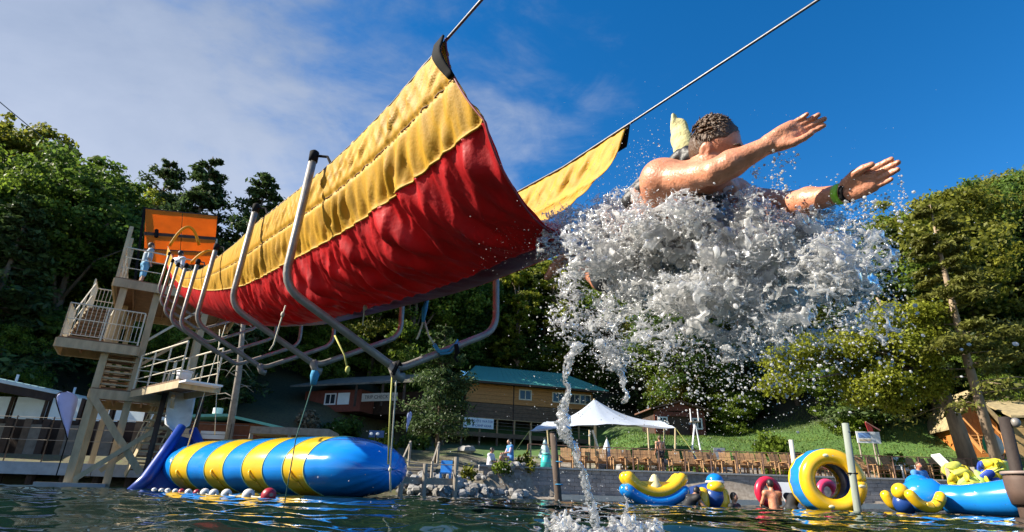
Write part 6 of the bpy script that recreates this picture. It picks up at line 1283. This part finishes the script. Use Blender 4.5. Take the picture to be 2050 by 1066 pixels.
H.ell(hd + fwd * .125 - hup * .012, (.115, .112, .108), Hb, .012, cut=True).ell(hd - hup * .105 + fwd * .03, (.2, .12, .065), Hb, .015, cut=True)
for s in (-1, 1): H.ell(hd + hl_ * s * .10 + fwd * .062 - hup * .008, (.06, .078, .072), Hb, .01, cut=True)
rg = np.random.default_rng(4)
for i in range(950):
    a, e = rg.uniform(-2.6, 2.6), rg.uniform(.15, 1.4); d = unit(hl_ * math.sin(a) * math.cos(e) + fwd * (-.25 + math.cos(a) * math.cos(e) * .8) + hup * math.sin(e)); b_ = hd + hup * .022 - fwd * .014 + hl_ * (d @ hl_) * .079 + fwd * (d @ fwd) * .098 + hup * (d @ hup) * .105
    if (b_ - hd) @ fwd > .0 and (b_ - hd) @ hup < .070: continue
    H.cone(b_, b_ + unit(d * .34 + unit(fwd - d * (fwd @ d)) * (.9 if d @ hup > .3 else .2) - hup * (0 if d @ hup > .3 else .8) + rg.standard_normal(3) * .14) * rg.uniform(.014, .032), .0026, .0012, .003)
H.build('hair', HAIR, rider)
K = SDF(V(.1, 2.0, .95), V(1.2, 3.1, 1.75), .006); K.cone(pelv, chest + (pelv - chest) * .7, .142, .148, .03)
for hp, kn in ((rhip, rkn), (lhip, lkn)): K.cone(hp, hp + (kn - hp) * .85, .112, .088, .04)
K.build('swim_trunks', mat('dark_trunks', (.02, .024, .03), .6, .3, 20), rider)
# life vest: torso shell, shoulder straps, collar pad
VB = mat('black_vest', (.014, .014, .016), .5, .3, 20, .2, 60)
K = SDF(V(.25, 1.7, 1.0), V(1.2, 2.8, 1.75), .006); K.cone(chest, pelv + (chest - pelv) * .25, .155, .145, .03).cone(chest, (rsh + lsh) / 2 - UP * .02, .15, .115, .04)
for sh in (rsh, lsh): K.ell(sh + unit(sh - (rsh + lsh) / 2) * .03, (.085, .085, .085), None, .01, cut=True)
K.cone(at(1262, 402, 2.28), at(1316, 346, 2.18), .040, .034, .02); K.build('life_vest', VB, rider)
mid_ = (rsh + lsh) / 2
MB().tube([at(1262, 382, 2.27), at(1285, 358, 2.23), at(1308, 341, 2.19), at(1335, 326, 2.15)], [.013, .015, .015, .012], 8).build('vest_strap', mat('grey_webbing', (.12, .12, .13), .6, .5, 40), rider, True)
K = SDF(hd - .32, hd + .32, .006)
for a, b_, Y, r_ in ((1350, 322, 2.12, .024), (1362, 312, 2.10, .030), (1376, 307, 2.06, .032), (1390, 309, 2.03, .028), (1338, 328, 2.14, .018), (1397, 316, 2.03, .018), (1370, 322, 2.06, .02)): K.ell(at(a, b_, Y), (r_,) * 3, None, .02)
K.build('vest_collar', VB, rider)
K = SDF(hd - .35, hd + .3, .005); cpad = [at(1362, 302, 2.14), at(1359, 280, 2.14), at(1356, 258, 2.14), at(1349, 238, 2.14)]
for i, (p, w_) in enumerate(zip(cpad, (.042, .050, .036, .010))): K.ell(p + _r * (.012 if i < 3 else .0), (w_, .018, .046), np.array([unit(_r * .8 - _f * .6), unit(_r * .6 + _f * .8), _u]), .03)
K.build('collar_pad', mat('cream_yellow_foam', (.62, .55, .26), .7, .25, 20, .3, 50), rider)
# wrist band and watch on the far arm
wd = unit(lwr - lel); wa = unit(np.cross(wd, UP)); wb = np.cross(wa, wd)
def cuff(c, r0, r1, wid, m_, name):
    vs_ = []; n_ = 26
    for (q, r_) in ((-.5, r0), (-.45, r1), (.45, r1), (.5, r0)):
        for j in range(n_): t = 2 * math.pi * j / n_; vs_.append(c + wd * q * wid + (wa * math.cos(t) + wb * math.sin(t)) * r_)
    fs = [(i * n_ + j, i * n_ + (j + 1) % n_, (i + 1) * n_ + (j + 1) % n_, (i + 1) * n_ + j) for i in range(3) for j in range(n_)]; return link_mesh(name, vs_, fs, m_, rider, True)
cuff(lwr - wd * .012, .030, .037, .026, mat('lime_wristband', (.28, .62, .03), .4, .08, 9), 'wristband'); wt = cuff(lwr + wd * .014, .028, .034, .016, BLACK, 'watch_strap')
u2 = unit(_u - wd * (_u @ wd)); MB().obox(lwr + wd * .002 + u2 * .032 - np.cross(wd, u2) * .014, wd * .028, np.cross(wd, u2) * .028, u2 * .014).build('watch', BLACK, rider)
# red shoe strap seen at the slide edge
K = SDF(lan - .2, lan + .2, .005); d = unit(at(1085, 450, 3.10) - lan); K.cone(lan - d * .01, lan + d * .07, .045, .041, .02).cone(lan - d * .05, lan - d * .01, .05, .047, .02); K.build('red_shoe', mat('red_neoprene', (.55, .02, .03), .4, .15, 20), rider); MB().tube([lan + d * .02 + (np.cross(d, UP) * math.cos(t) + np.cross(np.cross(d, UP), d) * math.sin(t)) * .047 for t in np.linspace(0, 6.3, 22)], .006, 6).build('shoe_strap', mat('white_piping', (.6, .6, .6), .5, .1, 9), rider, True)
print('rider %.1f' % (time.time() - T0))

# ------------------------------------------------------------------ the splash
def watermat(name, white, rough, fac, clear=.72):
    m = bpy.data.materials.new(name); m.use_nodes = True; nt = m.node_tree; N = nt.nodes; L = nt.links; N.remove(N['Principled BSDF'])
    g = N.new('ShaderNodeBsdfGlass'); g.inputs['IOR'].default_value = 1.33; g.inputs['Roughness'].default_value = rough; g.inputs['Color'].default_value = (.97, .985, 1, 1)
    d = N.new('ShaderNodeBsdfDiffuse'); d.inputs['Color'].default_value = (*white, 1); t = N.new('ShaderNodeBsdfTranslucent'); t.inputs['Color'].default_value = (*white, 1); gl = N.new('ShaderNodeBsdfGlossy'); gl.inputs['Roughness'].default_value = .12
    a = N.new('ShaderNodeMixShader'); a.inputs[0].default_value = .62; L.new(d.outputs[0], a.inputs[1]); L.new(t.outputs[0], a.inputs[2])
    fr = N.new('ShaderNodeFresnel'); fr.inputs['IOR'].default_value = 1.33; a2 = N.new('ShaderNodeMixShader'); L.new(fr.outputs[0], a2.inputs[0]); L.new(a.outputs[0], a2.inputs[1]); L.new(gl.outputs[0], a2.inputs[2])
    no = N.new('ShaderNodeTexNoise'); no.inputs['Scale'].default_value = 26; no.inputs['Detail'].default_value = 3; tc_ = N.new('ShaderNodeTexCoord'); L.new(tc_.outputs['Object'], no.inputs['Vector'])
    mr = N.new('ShaderNodeMapRange'); mr.inputs['From Min'].default_value = .35; mr.inputs['From Max'].default_value = .65; mr.inputs['To Min'].default_value = max(0, fac - .3); mr.inputs['To Max'].default_value = min(1, fac + .3); L.new(no.outputs['Fac'], mr.inputs['Value'])
    tp = N.new('ShaderNodeBsdfTransparent'); tp.inputs['Color'].default_value = (.985, .99, 1, 1); gm_ = N.new('ShaderNodeMixShader'); gm_.inputs[0].default_value = clear; L.new(g.outputs[0], gm_.inputs[1]); L.new(tp.outputs[0], gm_.inputs[2]); x = N.new('ShaderNodeMixShader'); L.new(mr.outputs[0], x.inputs[0]); L.new(gm_.outputs[0], x.inputs[1]); L.new(a2.outputs[0], x.inputs[2]); L.new(x.outputs[0], N['Material Output'].inputs['Surface']); return m
WSPLASH = watermat('white_water', (.95, .945, .93), .03, .52, .90)
WFOAM = watermat('foam_water', (.97, .96, .945), .03, .70, .95); WDROP = watermat('water_drop', (.95, .95, .95), .0, .68, .6); WCLEAR = watermat('clear_water', (.95, .95, .95), .0, .45, .55)
ELL = []                                                    # centre (photo pixel, depth), radii in px (along, up) and depth radius in m, weight, tilt
for (a, b_, Y, rx_, ry_, rd_, w_, tl_) in (
    (1390, 470, 2.20, 190, 105, .26, 1.0, -4), (1540, 495, 1.98, 180, 105, .24, 1.0, 3), (1250, 440, 2.50, 130, 68, .22, .85, 14), (1470, 590, 2.05, 200, 85, .22, .95, 4),
    (1680, 540, 1.78, 110, 125, .18, .72, 0), (1300, 560, 2.35, 130, 80, .20, .8, 20), (1195, 655, 2.50, 85, 45, .13, .75, 35), (1130, 445, 2.85, 95, 42, .16, .62, -6), (1725, 640, 1.74, 75, 60, .14, .55, 0),
    (1420, 665, 2.10, 230, 62, .18, .50, -2), (1650, 430, 1.80, 110, 45, .12, .55, 0), (1330, 375, 2.20, 80, 40, .15, .62, 20), (1440, 385, 2.05, 55, 75, .10, .55, 0), (1590, 640, 1.9, 150, 70, .16, .55, 0), (1390, 425, 1.92, 150, 50, .12, .6, 4), (1275, 412, 2.12, 85, 52, .12, .7, 22), (1220, 480, 2.32, 110, 75, .15, .75, 10), (1160, 640, 2.5, 70, 55, .12, .42, 20), (1330, 690, 2.2, 130, 45, .14, .42, 8), (1500, 420, 1.85, 110, 45, .12, .6, -3),  (1235, 700, 2.42, 60, 50, .10, .6, 0), (1150, 590, 2.6, 70, 70, .13, .32, 0), (1120, 500, 2.8, 70, 45, .12, .45, 0), (1235, 515, 2.33, 105, 62, .13, .85, 8)):
    c = at(a, b_, Y); D = (c - CAM) @ _f / FPX; t_ = math.radians(tl_); X_ = _r * math.cos(t_) + _u * math.sin(t_); Y_ = -_r * math.sin(t_) + _u * math.cos(t_); ELL.append((c, (rx_ * D, ry_ * D, rd_), np.array([X_, Y_, _f]), w_))
VOX = .0062; lo = V(.12, 1.36, .36); hi = V(1.42, 3.16, 1.66)
S = SDF(lo, hi, VOX); S.a[:] = -1.0
for c, r_, B, w_ in ELL:
    R_ = max(r_); g = S._sub(c - R_, c + R_)
    if g is None: continue
    sl, X, Y, Z = g; x, y, z = X - c[0], Y - c[1], Z - c[2]; q = sum(((x * B[i][0] + y * B[i][1] + z * B[i][2]) / r_[i]) ** 2 for i in range(3)); S.a[sl] = np.maximum(S.a[sl], (w_ * (1 - np.sqrt(q))).astype(np.float32) + np.where(q < 1, 0, -1).astype(np.float32))
def tile(n, lam, seed, shp, off=(0, 0, 0), along=None):
    T = grf(n, lam, seed, along=along); ix = [(np.arange(s) + o) % n for s, o in zip(shp, off)]; return T[np.ix_(*ix)]
m = S.a; shp = m.shape
warp = tile(144, 44, 1, shp); m = np.where(m > 0, np.clip(m + .20 * warp * (m > 0), -.5, 1.2), -1).astype(np.float32); del warp
FL = unit(DR * .8 + _r * .5 - UP * .25); g1 = tile(128, 12.5, 2, shp, along=FL) + .30 * tile(136, 6.0, 7, shp); g2 = tile(140, 11.5, 3, shp, along=FL) + .30 * tile(124, 5.6, 8, shp); q = np.sqrt(g1 * g1 + g2 * g2); del g2
t = np.clip(m, 0, 1); fil = (.16 + .44 * t ** .9) - q; del q
f1_ = tile(130, 7.0, 21, shp, along=FL); f2_ = tile(118, 6.6, 22, shp, (5, 50, 9), along=FL); fil = np.maximum(fil, (.10 + .34 * t) * (t > .12) - np.sqrt(f1_ * f1_ + f2_ * f2_)); del f1_, f2_
g3 = tile(132, 20, 5, shp); g4 = tile(124, 24, 6, shp, (31, 7, 11)); sh = np.minimum((.045 + .12 * t) - np.abs(g3), -.10 - g4 + .5 * t); del g3, g4
Fd = np.maximum(fil, sh * .9); Fd = np.minimum(Fd, m * 3.2)
S.a = (-Fd * .02).astype(np.float32); del Fd, fil, sh, g1, t
S.a[0], S.a[-1], S.a[:, 0], S.a[:, -1], S.a[:, :, 0], S.a[:, :, -1] = .2, .2, .2, .2, .2, .2
spl = empty('water_splash', at(1400, 560, 2.2), 'great burst of white water thrown up round the flying rider', 'splash')
v, f = S.polys(); o = link_mesh('spray_web', v, f, WSPLASH, spl, True); o['kind'] = 'stuff'; 
core = SDF(lo, hi, .008); core.a[:] = -1.0
for c, r_, B, w_ in ELL[:6] + [ELL[9], ELL[13], ELL[-1]]:
    R_ = max(r_); g = core._sub(c - R_, c + R_)
    if g is None: continue
    sl, X, Y, Z = g; x, y, z = X - c[0], Y - c[1], Z - c[2]; q = sum(((x * B[i][0] + y * B[i][1] + z * B[i][2]) / (r_[i] * (.9, .9, .8)[i])) ** 2 for i in range(3)); core.a[sl] = np.maximum(core.a[sl], (w_ - np.sqrt(q)).astype(np.float32))
n1_ = tile(128, 18, 61, core.a.shape); n2_ = tile(120, 7, 62, core.a.shape); core.a = (-(core.a - .26 + .13 * n1_ + .10 * n2_) * .03).astype(np.float32)
for ax_ in range(3): sl_ = [slice(None)] * 3; sl_[ax_] = 0; core.a[tuple(sl_)] = .2; sl_[ax_] = -1; core.a[tuple(sl_)] = .2
oc = core.build('foam_core', WFOAM, spl); oc['kind'] = 'stuff'; del core
print('web quads', len(f), '%.1f' % (time.time() - T0)); WEBV = v
del S

# falling jets and the crown where they hit the lake
def jet(path, rad, lo_, hi_, seed, vox=.0038, amp=.55, lamb=16):
    lo_ = np.min(path, 0) - .09; hi_ = np.max(path, 0) + .09; J = SDF(lo_, hi_, vox); J.a[:] = .2
    for a, b_, r1, r2 in zip(path[:-1], path[1:], rad[:-1], rad[1:]): J.cone(a, b_, r1, r2, .012)
    n1_ = tile(128, lamb, seed, J.a.shape); n2_ = tile(120, 8, seed + 50, J.a.shape); J.a = J.a + (np.abs(n1_) * .010 - .004) * amp + n2_ * .0022; return J
rgj = np.random.default_rng(9)
def wig(P, n, a, seed, tw=7.0):
    r = np.random.default_rng(seed); P = np.array(P); t0 = np.linspace(0, 1, len(P)); t1 = np.linspace(0, 1, n); Q = np.stack([np.interp(t1, t0, P[:, i]) for i in range(3)], 1); ph = r.uniform(0, 6.28)
    return Q + a * (np.sin(t1 * tw * 6.28 + ph)[:, None] * _r + np.cos(t1 * tw * 6.28 + ph)[:, None] * _f)
JP = [(1160, 690), (1138, 715), (1134, 770), (1130, 815), (1124, 850), (1140, 885), (1158, 920), (1168, 960), (1182, 1005), (1192, 1045), (1202, 1085)]; JY = [2.45, 2.5, 2.6, 2.68, 2.72, 2.76, 2.8, 2.85, 2.9, 2.95, 3.0]
base = [at(a, b_, Y) for (a, b_), Y in zip(JP, JY)]; k = 46; rad0 = np.interp(np.linspace(0, 1, k), np.linspace(0, 1, len(JP)), np.array([.026, .016, .012, .016, .036, .022, .012, .016, .014, .018, .02])) * (1 + .30 * rgj.standard_normal(k) * .6) * .75
JJ = jet(wig(base, k, .012, 1), np.clip(rad0, .006, .05), None, None, 3)
for sd, am, rr_, tw in ((2, .016, .006, 9), (4, .020, .005, 6), (6, .014, .0065, 12)):
    Q = wig(base, 70, am, sd, tw); sc_ = np.interp(np.linspace(0, 1, 70), np.linspace(0, 1, len(JP)), [1.6, 1, .8, 1.2, 2.0, 1.3, .8, 1, 1, 1.1, 1.1])[:, None]; Q = wig(base, 70, 0, sd) + (Q - wig(base, 70, 0, sd)) * sc_
    for i in range(69):
        if (i + sd * 5) % 17 < 13: JJ.cone(Q[i], Q[i + 1], rr_, rr_ * .9, .006)
JJ.build('falling_jet', WCLEAR, spl)
P2 = wig([at(a, b_, Y) for a, b_, Y in ((1205, 690, 2.42), (1232, 722, 2.42), (1244, 755, 2.42), (1254, 785, 2.42), (1253, 806, 2.42))], 16, .006, 5, 3); jet(P2, np.array([.03, .026, .022, .018, .016, .015, .016, .012, .009, .010, .008, .007, .006, .008, .010, .004]), None, None, 5).build('falling_jet', WCLEAR, spl)
P3 = wig([at(a, b_, Y) for a, b_, Y in ((1254, 975, 3.0), (1254, 1000, 3.0), (1255, 1025, 3.0), (1258, 1050, 3.02))], 14, .003, 8, 2); jet(P3, np.array([.007, .003, .004, .005, .004, .006, .005, .006, .007, .007, .009, .010, .012, .016]), None, None, 7, .003, .4).build('rising_spout', WCLEAR, spl); 
crown = empty('splash_crown', at(1200, 1075, 3.0), 'jagged crown of white water where the jet strikes the lake', 'splash')
lo_, hi_ = V(-.05, 2.72, -.06), V(1.02, 3.42, .26); CS = SDF(lo_, hi_, .0042); rg = np.random.default_rng(14)
for (a, hmax, n_) in ((1095, .07, 3), (1108, .10, 5), (1128, .13, 6), (1150, .09, 5), (1180, .06, 5), (1215, .05, 4), (1245, .11, 9), (1262, .13, 9), (1282, .10, 6), (1306, .11, 7), (1318, .08, 4), (1070, .04, 2), (1165, .05, 4)):
    for j in range(n_):
        p = at(a + rg.uniform(-9, 9), 1072, 2.98); p = V(p[0], 3.0 + rg.uniform(-.14, .14), -.01); hh = hmax * rg.uniform(.25, .8); tip = p + V(rg.uniform(-.04, .05), rg.uniform(-.04, .04), hh); mid2 = (p + tip) / 2 + V(rg.uniform(-.01, .01), 0, 0); CS.cone(p, mid2, .034, .018, .02).cone(mid2, tip, .016, .008, .014).ell(tip, (.009,) * 3, None, .006)
n1_ = tile(128, 11, 31, CS.a.shape); CS.a = CS.a + np.abs(n1_) * .0065 - .003; CS.build('crown_water', WSPLASH, crown)

# droplets, three meshes of different fineness
def drops(C_, R_, stretch, sub, m_, parent, name='droplets'):
    ph = (1 + 5 ** .5) / 2; iv = np.array([(-1, ph, 0), (1, ph, 0), (-1, -ph, 0), (1, -ph, 0), (0, -1, ph), (0, 1, ph), (0, -1, -ph), (0, 1, -ph), (ph, 0, -1), (ph, 0, 1), (-ph, 0, -1), (-ph, 0, 1)], float); iv /= np.linalg.norm(iv[0])
    fi = [(0, 11, 5), (0, 5, 1), (0, 1, 7), (0, 7, 10), (0, 10, 11), (1, 5, 9), (5, 11, 4), (11, 10, 2), (10, 7, 6), (7, 1, 8), (3, 9, 4), (3, 4, 2), (3, 2, 6), (3, 6, 8), (3, 8, 9), (4, 9, 5), (2, 4, 11), (6, 2, 10), (8, 6, 7), (9, 8, 1)]
    for _ in range(sub):
        mid = {}; nf = []; lv = iv.tolist()
        def mp_(a, b_):
            k = (min(a, b_), max(a, b_))
            if k not in mid: v_ = np.array(lv[a]) + np.array(lv[b_]); lv.append((v_ / np.linalg.norm(v_)).tolist()); mid[k] = len(lv) - 1
            return mid[k]
        for a, b_, c in fi: ab, bc_, ca = mp_(a, b_), mp_(b_, c), mp_(c, a); nf += [(a, ab, ca), (b_, bc_, ab), (c, ca, bc_), (ab, bc_, ca)]
        iv = np.array(lv); fi = nf
    n = len(C_); nv = len(iv); st = np.asarray(stretch)
    P = iv[None] * np.asarray(R_)[:, None, None]; ax = st / (np.linalg.norm(st, axis=1)[:, None] + 1e-9); el = 1 + np.linalg.norm(st, axis=1); proj = (P * ax[:, None, :]).sum(-1, keepdims=True); P = P + ax[:, None, :] * proj * (el - 1)[:, None, None] + np.asarray(C_)[:, None, :]
    f = (np.array(fi)[None] + (np.arange(n) * nv)[:, None, None]).reshape(-1, 3); o = link_mesh(name, P.reshape(-1, 3), f, m_, parent, True); o['kind'] = 'stuff'; return o
rg = np.random.default_rng(41); Cc = []; Rr = []
def cloud(n, a, b_, Y, sx_, sy_, sd_, r0, r1, box=False):
    for i in range(n):
        if box: x, y = a + rg.uniform(-sx_, sx_), b_ + rg.uniform(-sy_, sy_)
        else: x, y = a + rg.standard_normal() * sx_, b_ + rg.standard_normal() * sy_
        Cc.append(at(x, y, max(1.2, Y + rg.standard_normal() * sd_))); Rr.append(.72 * r0 * (r1 / r0) ** (rg.random() ** 2.4))
cloud(1500, 1480, 725, 2.15, 130, 45, .22, .0016, .0075); cloud(500, 1380, 790, 2.25, 110, 50, .25, .0014, .0055); cloud(420, 1680, 690, 1.85, 70, 60, .15, .0018, .007); cloud(500, 1180, 610, 2.55, 60, 70, .18, .0015, .007); cloud(230, 1190, 760, 2.6, 70, 60, .2, .0014, .0045)
cloud(260, 1290, 330, 2.3, 28, 45, .1, .0012, .0055); cloud(160, 1230, 400, 2.5, 40, 40, .1, .0012, .0055); cloud(420, 1640, 450, 1.8, 90, 45, .15, .0014, .006); cloud(260, 1780, 600, 1.75, 25, 70, .12, .0018, .007); cloud(420, 1420, 400, 2.05, 120, 35, .15, .0014, .006); cloud(350, 1090, 450, 2.85, 45, 40, .12, .0013, .005); cloud(220, 1020, 480, 3.0, 35, 35, .1, .001, .0035)
cloud(170, 1060, 990, 3.3, 90, 40, .35, .0018, .0065); cloud(110, 880, 930, 3.4, 110, 90, .4, .0015, .0045); cloud(190, 1260, 1030, 3.1, 55, 25, .15, .0018, .006); cloud(90, 1450, 260, 2.0, 160, 50, .25, .0009, .0022); cloud(110, 1620, 780, 2.0, 120, 60, .3, .0015, .005); cloud(130, 1300, 860, 2.5, 120, 60, .3, .0012, .0035)
for (a, b0, b1, Y, n, sp) in ((1565, 305, 400, 1.72, 70, 5), (1545, 300, 390, 1.72, 50, 6), (1510, 330, 400, 1.78, 60, 8), (1590, 300, 345, 1.70, 30, 5), (1800, 350, 470, 1.60, 60, 4), (1745, 385, 430, 1.66, 45, 14), (1810, 380, 430, 1.6, 26, 4), (1705, 400, 450, 1.7, 40, 10)):   # water running off the hands
    for i in range(n): q = rg.random(); Cc.append(at(a + rg.standard_normal() * sp + 6 * math.sin(q * 9), b0 + (b1 - b0) * q, Y + rg.standard_normal() * .02)); Rr.append(.0013 * 4.2 ** (rg.random() ** 1.8))
for (a, b_, r_) in ((1832, 612, .0065), (1940, 690, .005), (1925, 700, .0045), (2033, 689, .0065), (1808, 640, .0055), (1848, 672, .0045), (1770, 690, .005)): Cc.append(at(a, b_, 1.75)); Rr.append(r_)
pick = rg.integers(0, len(WEBV), 3200); off_ = rg.standard_normal((3200, 3)) * .045; Cc += list(WEBV[pick] + off_); Rr += list(.0011 * 4 ** (rg.random(3200) ** 2.2))
Cc = np.array(Cc); Rr = np.array(Rr); vel = rg.standard_normal((len(Cc), 3)) * .18 + (DR * .5 - UP * .35)[None] * rg.uniform(.0, .8, len(Cc))[:, None]
big = Rr > .0042; keep = Cc[:, 2] > .004
drops(Cc[big & keep], Rr[big & keep], vel[big & keep] * .6, 2, WDROP, spl); drops(Cc[~big & keep], Rr[~big & keep], vel[~big & keep], 0, WDROP, spl)
# little wet beads on the red panel near the slide end
print('done %.1f, drops %d' % (time.time() - T0, len(Cc)))
